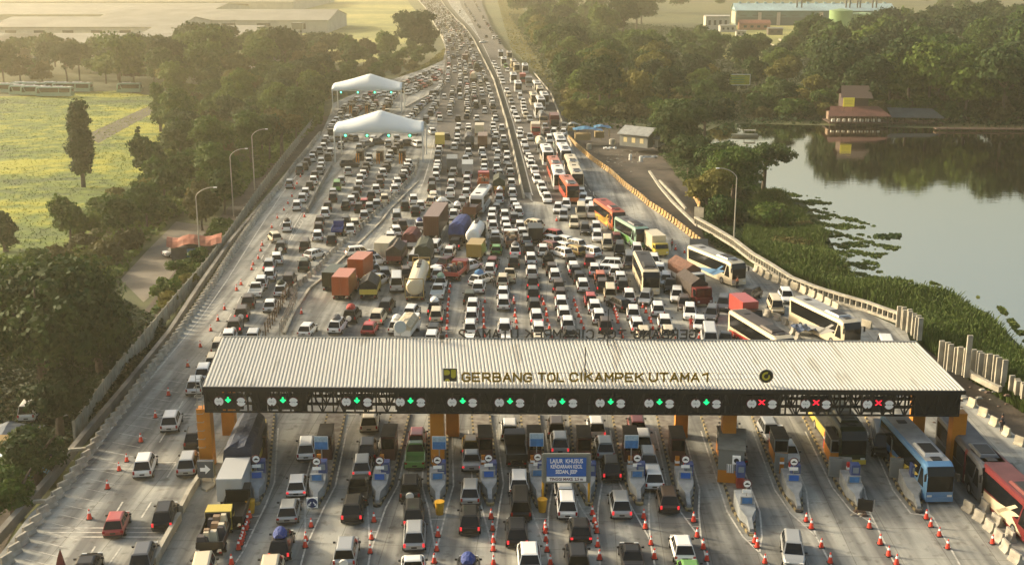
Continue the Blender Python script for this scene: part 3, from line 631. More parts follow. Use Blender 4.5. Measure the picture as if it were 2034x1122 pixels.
# ---- above the toll roof, left plaza (driving away)
queue('the bypass queue along the cones', UPG, 'L4 1085,1035,w 1132,965,w 1187,904,c C1 385,1065,c 520,945,w 595,785,bJ! 695,610,bJ! 785,455,b 900,275,wP 970,195,w C5 245,1075,w 240,940,s! 345,853,w 402,690,kJ 325,560,c@24 490,415,w+k 625,132,w 700,30,w D1 325,938,w 385,840,b 435,772,w 455,700,b 525,632,s 545,577,w 545,515,w 640,450,b 668,382,w', ang=12)
queue('the far left queue below the tents', UPG, 'D1 105,815,s 245,610,gV 315,572,b 350,510,b 420,465,w 440,415,b 525,362,s 575,310,w 590,247,b 615,205,w 680,110,b 682,72,k', ang=14)
queue('the inner bypass queue beside the curved barrier', UPG, 'C1 860,940,e 1095,530,wH 1245,300,w+D 1355,155,b C5 725,940,D 850,805,wH@-32 735,655,bV 915,542,w 930,435,b 945,345,b 1020,230,w 1055,143,b 1130,20,b! D1 710,945,s! 765,830,GV', ang=10)
queue('the short row right of the blue-covered pickup', UPG, 'C5 1110,592,k C6 1,1,w'.split(' C6')[0], ang=8)
queue('the row along the curved barrier', UPG, 'C5 1370,455,w 1435,385,c 1565,272,s 1640,160,s 1740,115,s 1850,40,c D1 1570,890,w 1610,795,w 1680,735,b 1705,685,w 1725,637,b 1745,592,w 1765,537,w', ang=22)
queue('the row left of the curved barrier row', UPG, 'C5 1305,348,k 1490,162,k! 1565,103,r D1 1245,975,b 1310,892,w 1365,812,b 1370,742,b 1405,665,w 1445,605,b 1465,562,b 1485,470,w 1510,412,w 1560,360,b 1600,312,b 1645,280,b', ang=14)
queue('the middle row below the nearer tent', UPG, 'C5 1310,125,k 1385,65,w D1 1020,990,k 1045,905,k 1075,830,w 1087,750,w 1130,690,w 1155,637,b 1175,575,b 1207,515,w 1215,450,w', ang=12)
queue('the loose group under the nearer tent canopy', UPG, 'D1 905,540,b 920,645,sJ 825,775,s 820,292,s 1075,320,s 1160,275,g 1265,210,w 1480,267,s 1600,197,s 1885,272,w 820,205,g 995,190,g 1300,240,b 1720,255,b', ang=10)
# ---- centre
queue('the corner right of the rail fence', UPG, 'C1 1605,857,wH', ang=-6)
queue('the loose left row of the central plaza', UPG, 'C2 200,790,w+g 400,640,kJ+r', ang=6)
queue('the loose second row of the central plaza', UPG, 'C2 655,835,rH 770,668,c! 890,512,k', ang=0)
queue('the row beside the cream tanker', UPG, 'C2 1040,790,w+w 1235,600,w', ang=0)
queue('the small group of cars between the trucks', UPG, 'C2 760,172,w 865,75,g 1165,62,b! C6 0,985,w', ang=6)
queue('the gap left of the cream tanker', UPG, 'C2 1035,150,eN', ang=4)
queue('the row left of the brown container', UPG, 'C5 1450,755,w 1660,870,w+U', ang=10)
queue('the gap behind the brown container', UPG, 'C6 605,825,eN 870,678,wV', ang=5)
queue('the gap behind the blue tarpaulin truck', UPG, 'C6 1070,765,w 1150,650,kJ!', ang=0)
queue('the cluster behind the red and orange loads', UPG, 'C6 870,1030,w 1025,905,m 1320,950,w@-38', ang=-2)
queue('the left edge row beside the striped barrier', UPG, 'C6 250,562,w 330,475,w 415,392,b 335,265,sV 450,132,k 572,48,w', ang=16)
queue('the row behind the brown container roof', UPG, 'C6 655,410,w+u 600,200,kJ 670,132,w 830,70,c 845,18,c 975,120,w+w', ang=8)
queue('the row right of the brown container roof', UPG, 'C6 1130,255,w 1180,178,w+w', ang=4)
queue('the cone-lined queue left of the mirrored digit', UPG, 'C2 1525,960,w 1550,860,k 1590,640,c! 1565,540,k!+w 1610,300,wP 1650,200,wP+t 1605,80,w', ang=-2)
queue('the queue behind the mirrored digit two', UPG, 'C3 380,1030,w 380,815,w 400,645,w 415,510,w 370,400,D 495,258,w 500,158,w@-30+l 655,22,w C6 1670,918,m! 1725,745,GH 1712,618,kP 1710,545,w 1680,405,w 1662,315,w 1670,235,w 1725,175,g 1765,42,w', ang=0)
queue('the queue above the mirrored letter A', UPG, 'C3 885,1038,w 860,805,w 845,478,w 838,342,wH 835,172,c 930,85,cP C7 288,900,k 305,745,w!+g 190,450,w 168,373,w 160,262,w D2 1205,1022,w 1210,950,m+w 1208,680,s 1168,615,w 1172,512,sJ 1183,405,w 1145,312,w 1135,225,k 1160,155,w 1135,122,w 1125,75,w 1120,22,w', ang=0)
queue('the queue above the mirrored letters EK', UPG, 'C3 1335,1010,cH 1335,850,w 1305,665,w! 1275,510,k 1260,350,k! 1250,190,k! 1240,55,w C7 525,855,w 500,728,k 462,590,s 408,505,w 372,412,w 290,302,g 350,218,w 320,168,w 280,105,w D2 1388,940,w 1375,810,w 1360,662,s 1345,592,g 1310,502,w 1312,420,w 1290,322,k 1265,202,w 1240,52,w', ang=0)
queue('the queue above the mirrored letters MP', UPG, 'C3 1780,912,k 1740,767,w 1690,625,w 1650,475,w 1640,368,b! 1610,242,b! 1560,105,w 1525,15,w C7 815,1000,b 765,870,kP+k 695,745,w', ang=-5)
queue('the queue above the mirrored word TOL', UPG, 'C4 440,782,b! 350,667,w 292,530,w 235,437,r 128,240,w 75,132,k 30,40,k C7 1120,985,w! 1085,890,k 980,770,w@32 975,700,w@38 990,612,w@40 810,602,w@38', ang=-6)
queue('the slanting cluster in the median opening', UPG, 'C7 850,525,r@42 805,690,m@36 1160,655,w@40 1160,745,d@34 1100,715,k@34 1375,762,w@36 575,385,c@45', ang=-8)
queue('the queue above the mirrored word GERBANG', UPG, 'C4 975,900,c 885,780,w! 830,612,w 655,490,k@25 770,385,w 690,235,k! 650,147,w 570,52,w', ang=-8)
queue('the short queue behind the cream van', UPG, 'C4 510,322,cV 400,235,b! 370,132,o 290,30,w! C7 1345,890,m!', ang=-10)
queue('the right part of the mirrored lettering', UPG, 'C4 1320,895,c 1270,748,w 1175,560,w', ang=-10)
# ---- right side, facing the camera
G3 = 'oncoming vehicles on the right carriageway'
queue('the lane below the cream coach front', UPG, 'C4 1010,380,s', face=-1, ang=-12, grp=G3)
queue('the lane right of the cream coach', UPG, 'C4 1540,460,b 1440,350,w 1350,230,kP 1290,135,w C8 1060,1000,w 975,865,w 740,722,w', face=-1, ang=-18, grp=G3)
queue('the lane left of the peaked-tarpaulin trucks', UPG, 'C4 1895,890,eN 1755,752,wH 1620,575,w', face=-1, ang=-17, grp=G3)
queue('the lane beside the red box truck', UPG, 'E8 235,1000,gP 85,700,g 215,590,g', face=-1, ang=-20, grp=G3)
queue('the row behind the tarpaulin trucks', UPG, 'C4 1530,95,w', face=-1, ang=-15, grp=G3)
queue('the lane beside the cream blocks', UPG, 'H3 1160,352,wN E8 790,600,cV 905,510,w 530,500,k@-38', face=-1, ang=-32, grp=G3)
queue('the row right of the cream coach top', UPG, 'C8 400,925,w 330,1010,w', ang=-8, grp=G3)
queue('the tight row below the orange coach', UPG, 'C7 1900,840,gV 1765,700,kV 1590,615,cV 1450,530,w 1280,435,k 1130,347,c 985,245,s 905,155,w', face=-1, ang=-22, grp=G3)
queue('the row of vans left of the orange coach', UPG, 'C7 1720,570,m 1435,415,w 1225,165,cN 1015,102,w', face=-1, ang=-17, grp=G3)
queue('the gap left of the orange coach', UPG, 'C7 1385,165,wN D3 1190,1075,w 1115,1005,w 1085,935,w', face=-1, ang=-12, grp=G3)
queue('the lane next to the median', UPG, 'D3 605,1000,w 560,925,w 530,845,w 465,745,w 435,620,w 380,545,w 385,492,w 350,452,w 315,345,s 290,257,w 230,140,w 235,95,w D5 1180,1060,w 1150,1000,w 1120,920,w 1090,810,s 1060,720,c 1030,665,w 975,545,w 960,500,s 930,460,w 920,415,w 910,380,w 870,330,w 852,290,w', face=-1, ang=4, grp=G3)
queue('the second lane from the median', UPG, 'D3 370,175,s D5 1350,1050,s 1300,1000,c 1280,955,w 1265,905,w 1262,860,w 1258,815,w 1215,735,wV 1040,385,w 1015,325,GV', face=-1, ang=2, grp=G3)
queue('the third lane from the median', UPG, 'D3 640,190,wV 605,95,m 580,35,s', face=-1, ang=2, grp=G3)
queue('the shoulder lane by the striped barrier', UPG, 'D3 705,100,wV 840,110,w 850,25,c', face=-1, ang=0, grp=G3)
queue('the thin traffic at the far right', 'up', 'D6 1255,560,wP 1405,500,wV 1490,570,g 935,140,eN', face=-1, ang=6, grp=G3)
queue('the queue left of the yellow box truck', UPG, 'D2 270,1050,w 285,985,w 265,862,kV 265,782,b 320,722,w 325,640,w 340,602,w 345,552,w 345,480,gP 350,415,s 365,352,w', ang=3)
queue('the queue right of the yellow box truck', UPG, 'D2 520,930,wP 540,815,w 535,740,kV 565,655,s 570,570,w 578,305,w+r 615,242,w 625,185,w 620,100,eV 640,32,w', ang=2)
queue('the queue behind the silver box truck', UPG, 'D2 690,1060,s 740,945,w 760,852,s 750,765,w 765,680,w 735,485,w 775,385,w 775,310,g 778,80,w 775,40,w', ang=1)
queue('the queue above the orange-loaded truck', UPG, 'D2 995,665,w 995,602,w 1000,535,c 985,470,w 965,372,w', ang=0)
queue('the single cars beside the yellow box truck', UPG, 'D2 470,170,b 275,100,w 1600,1,w'.replace(' 1600,1,w', ''), ang=0)
# ---- far traffic laid out along the lanes
def far_lane(where, s, face=1, step=5.6, dens=.95):
    p = pts('I '+s); k = 0
    for q, d in resample(p, lambda a: step*rnd.uniform(.88, 1.2)):
        if rnd.random() > dens: continue
        c = rnd.choices('wskgbcrmu', [34, 12, 17, 10, 15, 8, 2, 2, 1])[0]; t = rnd.choices('MHSJV', [62, 14, 7, 10, 7])[0]
        rz = math.atan2(-d.x, d.y)+R(rnd.uniform(-3, 3))+(math.pi if face < 0 else 0)
        loc = Vector((q.x+rnd.uniform(-.25, .25), q.y, .006)); nm = BODYNAME[t]
        CARQ.append(dict(t=t, c=c, loc=loc, rz=rz, label='%s %s, %s up %s' % (PAINT[c][0], nm, ORD[k % len(ORD)], where), group='vehicles queueing at the toll plaza', lit=False, load=None, who=nm, where=where, far=True)); k += 1
def lerpx(ys, A, B, t): return ' '.join('%g,%g' % (a+(b-a)*t, y) for y, a, b in zip(ys, A, B))
ys = [241, 200, 165, 130, 100, 75, 55, 38, 22, 8, -4]
A_ = [866, 876, 884, 889, 886, 880, 868, 858, 850, 839, 828]; B_ = [997, 986, 974, 960, 948, 937, 920, 904, 891, 879, 866]
for k in range(7): far_lane('lane %s of the distant jam' % ['one', 'two', 'three', 'four', 'five', 'six', 'seven'][k], lerpx(ys, A_, B_, (k+.35)/7), step=5.7)
for k, s in enumerate(['672,232 700,207 735,192 790,176 835,156 866,140', '705,230 722,212 752,196 800,180 842,160 872,142', '738,226 748,208 772,196 812,182 850,163 878,146', '768,232 775,206 795,194 826,184 856,168 882,150',
                       '812,242 838,217 860,198 872,180 880,163', '795,252 828,222 850,202 866,184', '842,250 856,228 868,208', '690,240 712,222 730,205 765,186 812,168 850,148', '756,240 762,214 790,186 830,170', '822,268 838,250 850,236']):
    far_lane('row %s beyond the farther tent' % ['one', 'two', 'three', 'four', 'five', 'six', 'seven', 'eight', 'nine', 'ten'][k], s, step=5.6, dens=.9)
far_lane('the thin far traffic, left', '912,-10 926,15 945,45 972,85', face=-1, step=9, dens=.30)
far_lane('the thin far traffic, right', '935,-10 948,15 964,45 992,85', face=-1, step=9, dens=.35)
far_lane('the last bypass row left of the farther tent', '655,262 668,245 680,232', step=5.5)
# ---- build them: the 300 nearest cars one by one, the remainder as one mass
cars = sorted([q for q in CARQ], key=lambda q: q['loc'].length)
keep = []; rest = []; nc = 0
used_xy = []
for q in cars:
    if q['far'] and any((q['loc']-u).length < 3.4 for u in used_xy[-900:]): continue
    used_xy.append(q['loc'])
    if CATOF[q['t']] == 'car':
        nc += 1
        (keep if nc <= 300 else rest).append(q)
    elif q['far']: rest.append(q)
    else: keep.append(q)
for q in keep:
    d = q['loc'].length; e = make_car(q['t'], q['c'], q['loc'], q['rz'], q['label'], q['group'], lod=0 if d < 200 else 1, lit=q['lit'])
    if q['load']:
        H = CARS[q['t']][2]; s = MB(); k = q['load']; n = 8; rg = []
        for i in range(5):
            y = -.75+1.5*i/4; f = (.6, .95, 1, .9, .55)[i]
            rg.append([(math.cos(math.pi*j/(n-1))*.55*f*rnd.uniform(.9, 1.1), y, max(0, math.sin(math.pi*j/(n-1)))*.55*f) for j in range(n)])
        s.loft(rg); o = s.obj('roof_luggage', mat('luggage_cover_'+PAINT[k][0].replace(' ', '_'), PAINT[k][1], .75, bump=(4, .6)))
        f = Vector((-math.sin(q['rz']), math.cos(q['rz']), 0)); off = (CARS[q['t']][5]+CARS[q['t']][6])/2
        o.location = q['loc']+f*off+Vector((0, 0, H+.01)); o.rotation_euler.z = q['rz']
        lb = '%s luggage bundle on the %s in %s' % (PAINT[k][0], q['who'], q['where'].split(' from the left')[0]); lb = lb if len(lb.replace('-', ' ').split()) <= 16 else lb.replace('luggage bundle on the', 'bundle on'); tag(o, lb, 'luggage', 'covered luggage on car roofs')
cols = sorted({q['c'] for q in rest}); mb = MB()
base = {t: None for t in CARS}
for t in CARS:
    m = MB()
    for o, k in SCP[t]: merge(m, o, {'p': 0, 'glass': 1, 'dark': 2, 'tail': 2, 'head': 2}[k])
    base[t] = m
for q in rest:
    T = Matrix.Translation(q['loc']) @ Matrix.Rotation(q['rz'], 4, 'Z'); o = base[q['t']]; k = len(mb.v); ci = cols.index(q['c'])
    mb.v += [tuple(T @ Vector(v)) for v in o.v]; mb.f += [tuple(i+k for i in f) for f in o.f]; mb.m += [(ci if m == 0 else len(cols)+m-1) for m in o.m]
tag(mb.obj('distant_cars', [paint(c) for c in cols]+[GLASS, TYRE]), 'hundreds of distant queueing cars filling the road into the haze', 'cars', None, 'stuff')
print('cars individual', len(keep), 'rest', len(rest))
# ---- trucks and buses (near and far end of the roof along its middle, as points at roof height)
def two(s, z): a, b = pts(s, z); return a, (b-a).normalized()
def truck(kind, cc, cab, L, s, label, H=3.2, face=1, c2=None, W=2.3, z=None, lod=0, side=0, grp='trucks in the traffic jam'):
    a, d = two(s, H if z is None else z); d.z = 0; d.normalize()
    if side: a = a+Vector((d.y, -d.x, 0))*W/2*side
    c = a+d*L/2; rz = math.atan2(-d.x, d.y)+(math.pi if face < 0 else 0)
    return make_truck(kind, cc, cab, L, Vector((c.x, c.y, .006)), rz, label, grp, W=W, H=H, c2=c2)
truck('tarp', 'U', 'y', 10, 'H1 350,945 440,735', 'big truck under dark navy tarpaulin entering the leftmost toll lane beside the orange columns', H=3.9, W=2.5)
truck('box', 'e', 'w', 6.2, 'E 290,395 345,268', 'white box truck with twin rear doors behind the navy tarpaulin truck', H=2.95, W=2.1)
truck('open', 'k', 'k', 5.6, 'E 300,700 330,620', 'empty black flatbed truck right behind the white box truck', H=2, z=1.4, W=2)
truck('load', 'k', 'y', 5.8, 'E 140,885 200,720', 'black open truck with yellow cab and jumbled load at lower left', H=2, z=1.55, W=2.05)
truck('open', 'k', 'k', 5.2, 'F 608,190 595,100', 'black open truck in the sixth toll lane below the dark fascia', H=2, z=1.55, W=1.9)
truck('box', 'o', 'o', 6.6, 'C2 245,212 318,128', 'orange high-sided truck at the left front of the truck group', H=3.5)
truck('box', 'o', 'k', 6.6, 'C5 1440,948 1540,868', 'orange-brown high-sided truck, second behind the foremost orange one', H=3.6)
truck('box', 'D', 'D', 6.6, 'C2 105,150 160,100', 'dark green truck half hidden left of the foremost orange truck', H=3.0)
truck('gable', 'k', 'y', 6.4, 'C2 632,250 668,165', 'small truck with yellow bed and black peaked tarpaulin', H=3.0, c2='y')
truck('tank', 'c', 'y', 13.5, 'C2 1280,222 C6 672,930', 'long cream tanker truck in a yellow frame above the toll roof', H=3.55, c2='d', W=2.5)
truck('box', 'c', 'w', 6.6, 'C6 122,722 175,672', 'cream box truck with rear doors left of the peaked dark tarpaulin', H=3.1)
truck('gable', 'b', 'm', 7.2, 'C6 290,765 335,695', 'brown truck with dark peaked tarpaulin beside the cream box truck', H=3.2, c2='m')
truck('cont', 'n', 'k', 14, 'C6 810,352 945,162', 'long rust-brown container truck standing highest in the jam', H=4.1, W=2.5)
truck('tarp', 'u', 'b', 9, 'C6 1165,440 1255,325', 'truck under rounded blue tarpaulin next to the brown container', H=3.6, W=2.5)
truck('tank', 'w', 'k', 9.5, 'C6 1390,520 1475,370', 'white round tanker truck right of the blue tarpaulin truck', H=3.45, W=2.4)
truck('tarp', 'D', 'b', 8, 'C6 690,755 745,610', 'truck under dark green tarpaulin below the brown container', H=3.6, W=2.4)
truck('tarp', 'm', 'w', 6.6, 'C6 500,580 545,520', 'maroon-covered truck left of the dark green tarpaulin truck', H=3.1)
truck('box', 'd', 's', 6.2, 'C6 1410,742 1445,690', 'yellowish box truck behind the white tanker', H=2.9)
truck('load', 'R', 'm', 6.5, 'C6 1085,1095 1205,985', 'red truck with blue-black bundles pointing right in the jam', H=2, z=1.9, c2='U')
truck('dump', 'n', 'c', 8, 'C6 1345,212 1415,150', 'brown dump truck behind the blue tarpaulin truck', H=3.0, z=2.4, W=2.4)
truck('tarp', 'c', 'w', 6.4, 'C2 1110,850 1165,775', 'small cream covered truck just above the toll roof', H=2.6, W=2.0)
truck('open', 'u', 'k', 5.5, 'C5 1180,490 1215,410', 'pickup truck under bright blue cover on the left plaza', H=2, z=1.9, W=1.8)
truck('gable', 'u', 'k', 5.4, 'C5 1170,440 1215,400', 'small truck with bright blue peaked cover on the left plaza', H=2.6, W=1.9) if False else None
truck('box', 'k', 'k', 6, 'C7 590,515 575,460', 'black box truck in the median opening cluster', H=2.8)
truck('load', 'n', 'w', 6.6, 'C7 275,660 240,550', 'truck with white cab roof and brown cargo near the median opening', H=2, z=1.9)
truck('box', 'n', 'b', 9, 'D2 970,212 975,165', 'rust-brown box truck on the dark asphalt far up the jam', H=3.2)
truck('load', 'o', 'r', 7.5, 'D2 978,790 985,735', 'bright orange loaded truck on the dark asphalt', H=3, z=2.4, c2='o')
truck('gable', 'D', 'd', 8, 'D2 1200,790 1205,705', 'truck with dark green peaked tarpaulin near the median wall', H=3.4, c2='d')
truck('box', 's', 'w', 8, 'D2 760,605 765,520', 'silver box truck on the dark asphalt', H=3.0)
truck('box', 'g', 'k', 8, 'D2 545,530 552,410', 'dark grey box truck on the dark asphalt', H=3.2)
truck('box', 'y', 'y', 6.4, 'D2 375,200 377,162', 'bright yellow box truck at the edge of the dark asphalt', H=3.2)
truck('tarp', 'g', 'k', 8, 'D2 785,205 785,145', 'truck under rounded blue-grey cover far up the jam', H=3.3)
truck('box', 'c', 'w', 7, 'D2 925,62 930,28', 'cream box truck far up the jam', H=3.0)
truck('gable', 'b', 'k', 7.4, 'C4 1805,345 1690,110', 'truck with brown peaked tarpaulin, rear one of the pair', H=3.4, face=-1, c2='w') if False else None
def front_truck(kind, cc, cab, L, s, label, ang, H=3.2, c2=None, W=2.3):
    a = pts(s, 0)[0]; d = Vector((-math.sin(R(ang)), math.cos(R(ang)), 0)); c = a+d*L/2
    return make_truck(kind, cc, cab, L, Vector((c.x, c.y, .006)), R(ang)+math.pi, label, 'trucks in the traffic jam', W=W, H=H, c2=c2)
front_truck('gable', 'b', 'm', 7.4, 'C4 1820,640', 'pink-cabbed truck with brown peaked tarpaulin facing the camera', 14, H=3.5, c2='b')
front_truck('gable', 'n', 'w', 7.6, 'C4 1740,430', 'truck with brown peaked tarpaulin behind the pink-cabbed one', 18, H=3.6, c2='w')
truck('box', 'r', 'k', 6.2, 'E8 575,715 465,640', 'small red box truck facing the camera on the right', H=2.9, face=-1, W=2.1)
truck('box', 'c', 'y', 6.6, 'C8 1095,655 1000,585', 'cream box truck with yellow cab facing the camera beside the orange barrier', H=3.1, face=-1, W=2.2)
truck('box', 'c', 'r', 7.5, 'D3 455,60 440,5', 'red and cream truck far up the right carriageway', H=3.2, face=-1)
truck('tank', 'c', 's', 9, 'D3 540,270 490,165', 'cream tank truck in front of the white coaches', H=3.4, face=-1)
truck('tank', 'g', 'c', 9, 'D5 1545,1020 1500,950', 'mixer-like grey tank truck far up the right carriageway', H=3.4, face=-1)
truck('cont', 'm', 'k', 9, 'D5 1700,1060 1680,985', 'maroon truck at the right edge of the right carriageway', H=3.6, face=-1)
truck('box', 'g', 's', 8, 'D5 1340,530 1320,470', 'dark grey truck far up the right carriageway', H=3.3, face=-1)
truck('box', 'R', 'r', 8, 'D5 1255,480 1240,430', 'red truck far up the right carriageway', H=3.3, face=-1)
truck('box', 'n', 'b', 9, 'D6 1010,770 1005,735', 'orange-brown truck high in the distant jam', H=3.4)
truck('tarp', 'D', 'k', 8, 'D6 1175,880 1165,845', 'dark green covered truck near the median in the distant jam', H=3.5)
truck('tarp', 'c', 'k', 9, 'D6 1120,1020 1150,975', 'pale covered truck in the distant jam', H=3.6)
def bus(c, liv, s, label, L=12, st=None, face=-1, H=3.55, lod=0, ac=None, side=1):
    a, d = two(s, 3.45); d.z = 0; d.normalize(); a = a+Vector((d.y, -d.x, 0))*1.2*side
    cc = a+d*L/2; rz = math.atan2(-d.x, d.y)+(math.pi if face < 0 else 0)
    return make_bus(c, liv, Vector((cc.x, cc.y, .006)), rz, label, 'coaches and buses', lod=lod, L=L, stripe2=st, roofc=ac)
bus('D', 'y', 'H3 872,948 775,810', 'dark green coach with yellow side coming out under the gate', st='y', ac='D')
bus('l', 'l', 'Gc 1440,330 1240,108', 'pale blue coach with yellow side stripe facing the camera', st='y', ac='e')
bus('g', 'k', 'Gc 1780,335 1588,112', 'dark grey coach with pale roof unit right of the pale blue coach', ac='g')
bus('m', 'c', 'Gc 2085,590 1852,378', 'maroon coach with cream diagonal stripe cut by the right frame edge', st='c', ac='m')
bus('c', 'c', 'E8 305,245 C8 1562,803', 'cream coach with dark windows facing right beside the orange barrier', st='l', ac='s')
bus('c', 'r', 'E8 800,1085 400,842', 'red and cream coach half hidden by the toll roof', st='r', ac='b')
bus('c', 'c', 'E8 1560,905 1085,677', 'large cream coach in the outermost lane above the toll roof', st='s', ac='s')
bus('o', 'y', 'C8 395,290 182,140', 'orange and yellow coach with red roof in the right carriageway', st='d', ac='R')
bus('t', 'G', 'C8 722,520 562,430', 'small green and white bus behind the cream box truck', L=9.5, ac='g')
bus('c', 'c', 'C4 958,135 C8 715,893', 'cream coach facing the camera above the mirrored word GERBANG', ac='k')
k = 0
for c, liv, s, lab in (('w', 'c', 'D3 552,432 512,325', 'white coach, first behind the orange-roofed one'), ('o', 'R', 'D3 665,615 608,490', 'orange-roofed coach between two white ones'),
        ('w', 'e', 'D3 700,745 668,620', 'white coach in front of the orange-roofed one'), ('o', 'R', 'D3 882,905 785,765', 'orange coach with teal windscreen, foremost of the coach column'),
        ('w', 'm', 'D3 802,410 760,330', 'pinkish white coach in the outer coach column'), ('c', 'w', 'D3 900,590 850,472', 'cream coach directly behind another cream one in the outer column'),
        ('c', 'w', 'D3 950,735 893,603', 'cream coach at the front of the outer column'), ('w', 't', 'D3 735,262 703,175', 'greenish white coach heading the outer column'),
        ('w', 'e', 'D5 910,158 903,115', 'topmost white coach of the right carriageway'), ('w', 'G', 'D5 950,258 943,215', 'white and green coach near the top of the right carriageway'),
        ('w', 'e', 'D5 1082,480 1058,410', 'white coach left of the small red truck'), ('w', 'e', 'D5 1142,600 1122,530', 'large white coach in the second column'),
        ('c', 'e', 'D5 1032,172 1020,140', 'cream bus right of the topmost white coach'), ('c', 'y', 'D5 1088,290 1045,205', 'cream bus in the upper right column'),
        ('c', 'y', 'D5 1128,342 1115,300', 'yellowish bus in the upper right column'), ('w', 'g', 'D5 1245,350 1232,290', 'white-roofed dark bus at the right kerb'),
        ('w', 'c', 'D5 1412,600 1380,545', 'white coach by the right-hand trees'), ('c', 'c', 'D5 1442,672 1432,620', 'cream bus behind the white coach by the trees'),
        ('c', 'c', 'D5 1365,765 1312,660', 'long cream coach in the middle of the right carriageway'), ('w', 's', 'D5 1512,762 1492,725', 'silver-white bus at the right edge line'),
        ('w', 's', 'D5 1458,822 1440,785', 'silver-white bus inside the edge-line one'), ('w', 'w', 'D5 1425,935 1398,855', 'white coach behind the grey tank truck')):
    bus(c, liv, s, lab, L=11 if 'D5' in s else 12, lod=1)
bus('w', 'e', 'D2 790,1040 905,900', 'long white coach seen from behind in the middle of the jam', face=1, L=12)
# ================================================================ TOLL GATE
FLn, FRn = P(402, 768, 8.0), P(1918, 776, 8.0); BLn, BRn = P(440, 671, 8.8), P(1822, 681, 8.8)
U = (FRn-FLn); GW = U.length; U.normalize(); ga = math.atan2(U.y, U.x); Nn = Vector((-U.y, U.x, 0))
def gpt(u, v, z): p = FLn+U*u+Nn*v; return Vector((p.x, p.y, z))
def on_front(px, py, v=0.0):            # point of the pixel's ray on the gate's upright plane, v metres behind the eave
    a = (px-1017)/FPX; b = -(py-561)/FPX; d = Vector((a, CP+b*SP, -SP+b*CP)); o = Vector((0, 0, CAMH)); p0 = FLn+Nn*v
    t = (p0-o).dot(Nn)/d.dot(Nn); return o+d*t
gate = thing('toll_gate', 'long toll canopy with ribbed white metal roof, dark fascia and orange columns', 'toll gate', gpt(0, 0, 0))
gate_inv = Vector(gate.location)
def gobj(mb, name, m, parent=None, smooth=False):
    mb.v = [tuple(Vector(v)-gate_inv) for v in mb.v]; return mb.obj(name, m, parent or gate, smooth)
def roofpt(s, t, dz=0): # s 0..1 along, t 0..1 back
    a = FLn.lerp(FRn, s); b = BLn.lerp(BRn, s); p = a.lerp(b, t); p.z += dz; return p
ROOFM = mat('ribbed_roof_metal', (0.46, 0.45, 0.395), 0.5, 0.0, noise=(0.12, .30, (0.43, .42, .37)), spec=.5)
def roof_mat():
    m = ROOFM; nt = m.node_tree; b = nt.nodes['Principled BSDF']; g = hexn(nt, 'NewGeometry'); src = b.inputs['Base Color'].links[0].from_socket
    mp = hexn(nt, 'Mapping'); mp.inputs['Scale'].default_value = (1.6, .22, 1); nt.links.new(g.outputs['Position'], mp.inputs[0])
    n = hexn(nt, 'TexNoise'); n.inputs['Scale'].default_value = .55; n.inputs['Detail'].default_value = 7; nt.links.new(mp.outputs[0], n.inputs['Vector'])
    r = hexn(nt, 'ValToRGB'); r.color_ramp.elements[0].position = .34; r.color_ramp.elements[0].color = (.55, .53, .48, 1); r.color_ramp.elements[1].position = .39; r.color_ramp.elements[1].color = (1, 1, 1, 1)
    nt.links.new(n.outputs[0], r.inputs[0]); mx = hexn(nt, 'MixRGB'); mx.blend_type = 'MULTIPLY'; mx.inputs[0].default_value = .55; nt.links.new(src, mx.inputs[1]); nt.links.new(r.outputs[0], mx.inputs[2]); nt.links.new(mx.outputs[0], b.inputs['Base Color'])
roof_mat()
mb = MB(); NR = 205
prof = []
for i in range(NR):
    s0 = i/NR; w = 1/NR
    prof += [(s0, 0), (s0+w*.30, 0), (s0+w*.45, .075), (s0+w*.85, .075)]
prof.append((1, 0)); k = len(mb.v)
for s, dz in prof: mb.v += [tuple(roofpt(s, 0, dz)), tuple(roofpt(s, 1, dz))]
for i in range(len(prof)-1): mb.f.append((k+2*i, k+2*i+2, k+2*i+3, k+2*i+1)); mb.m.append(0)
a, b, c, d = roofpt(0, 0, -.12), roofpt(1, 0, -.12), roofpt(1, 1, -.12), roofpt(0, 1, -.12)
mb.poly([a, d, c, b])
gobj(mb, 'roof', ROOFM)
mb = MB(); mb.bar(roofpt(0, 1, -.1)+Nn*.2, roofpt(1, 1, -.1)+Nn*.2, .35, .4); gobj(mb, 'gutter', mat('gutter_metal', (.16, .165, .15), .5, .3))
mb = MB(); mb.bar(roofpt(0, 0, -.15)-Nn*.08, roofpt(1, 0, -.15)-Nn*.08, .12, .35)
for s in (0, 1): mb.bar(roofpt(s, 0, -.15), roofpt(s, 1, -.15), .1, .3)
gobj(mb, 'eave_beam', DARKST)
# fascia: solid dark panels and open truss bays
def ux(px, py=800): return (on_front(px, py, .35)-FLn).dot(U)
zt, zb = 7.62, 5.55
sol = MB()
for a_, b_ in ((408, 441), (500, 530), (583, 610), (790, 1552), (1812, 1905)):
    u0, u1 = ux(a_), ux(b_); c0, c1 = gpt(u0, .5, 0), gpt(u1, .5, 0); q0, q1 = gpt(u0, .38, 0), gpt(u1, .38, 0)
    k = len(sol.v); sol.v += [(q0.x, q0.y, zb), (q1.x, q1.y, zb), (c1.x, c1.y, zb), (c0.x, c0.y, zb), (q0.x, q0.y, zt), (q1.x, q1.y, zt), (c1.x, c1.y, zt), (c0.x, c0.y, zt)]
    for f in ((0, 3, 2, 1), (4, 5, 6, 7), (0, 1, 5, 4), (1, 2, 6, 5), (2, 3, 7, 6), (3, 0, 4, 7)): sol.f.append(tuple(k+i for i in f)); sol.m.append(0)
gobj(sol, 'fascia_panel', DARKST)
tr = MB(); u0, u1 = ux(408), ux(1905)
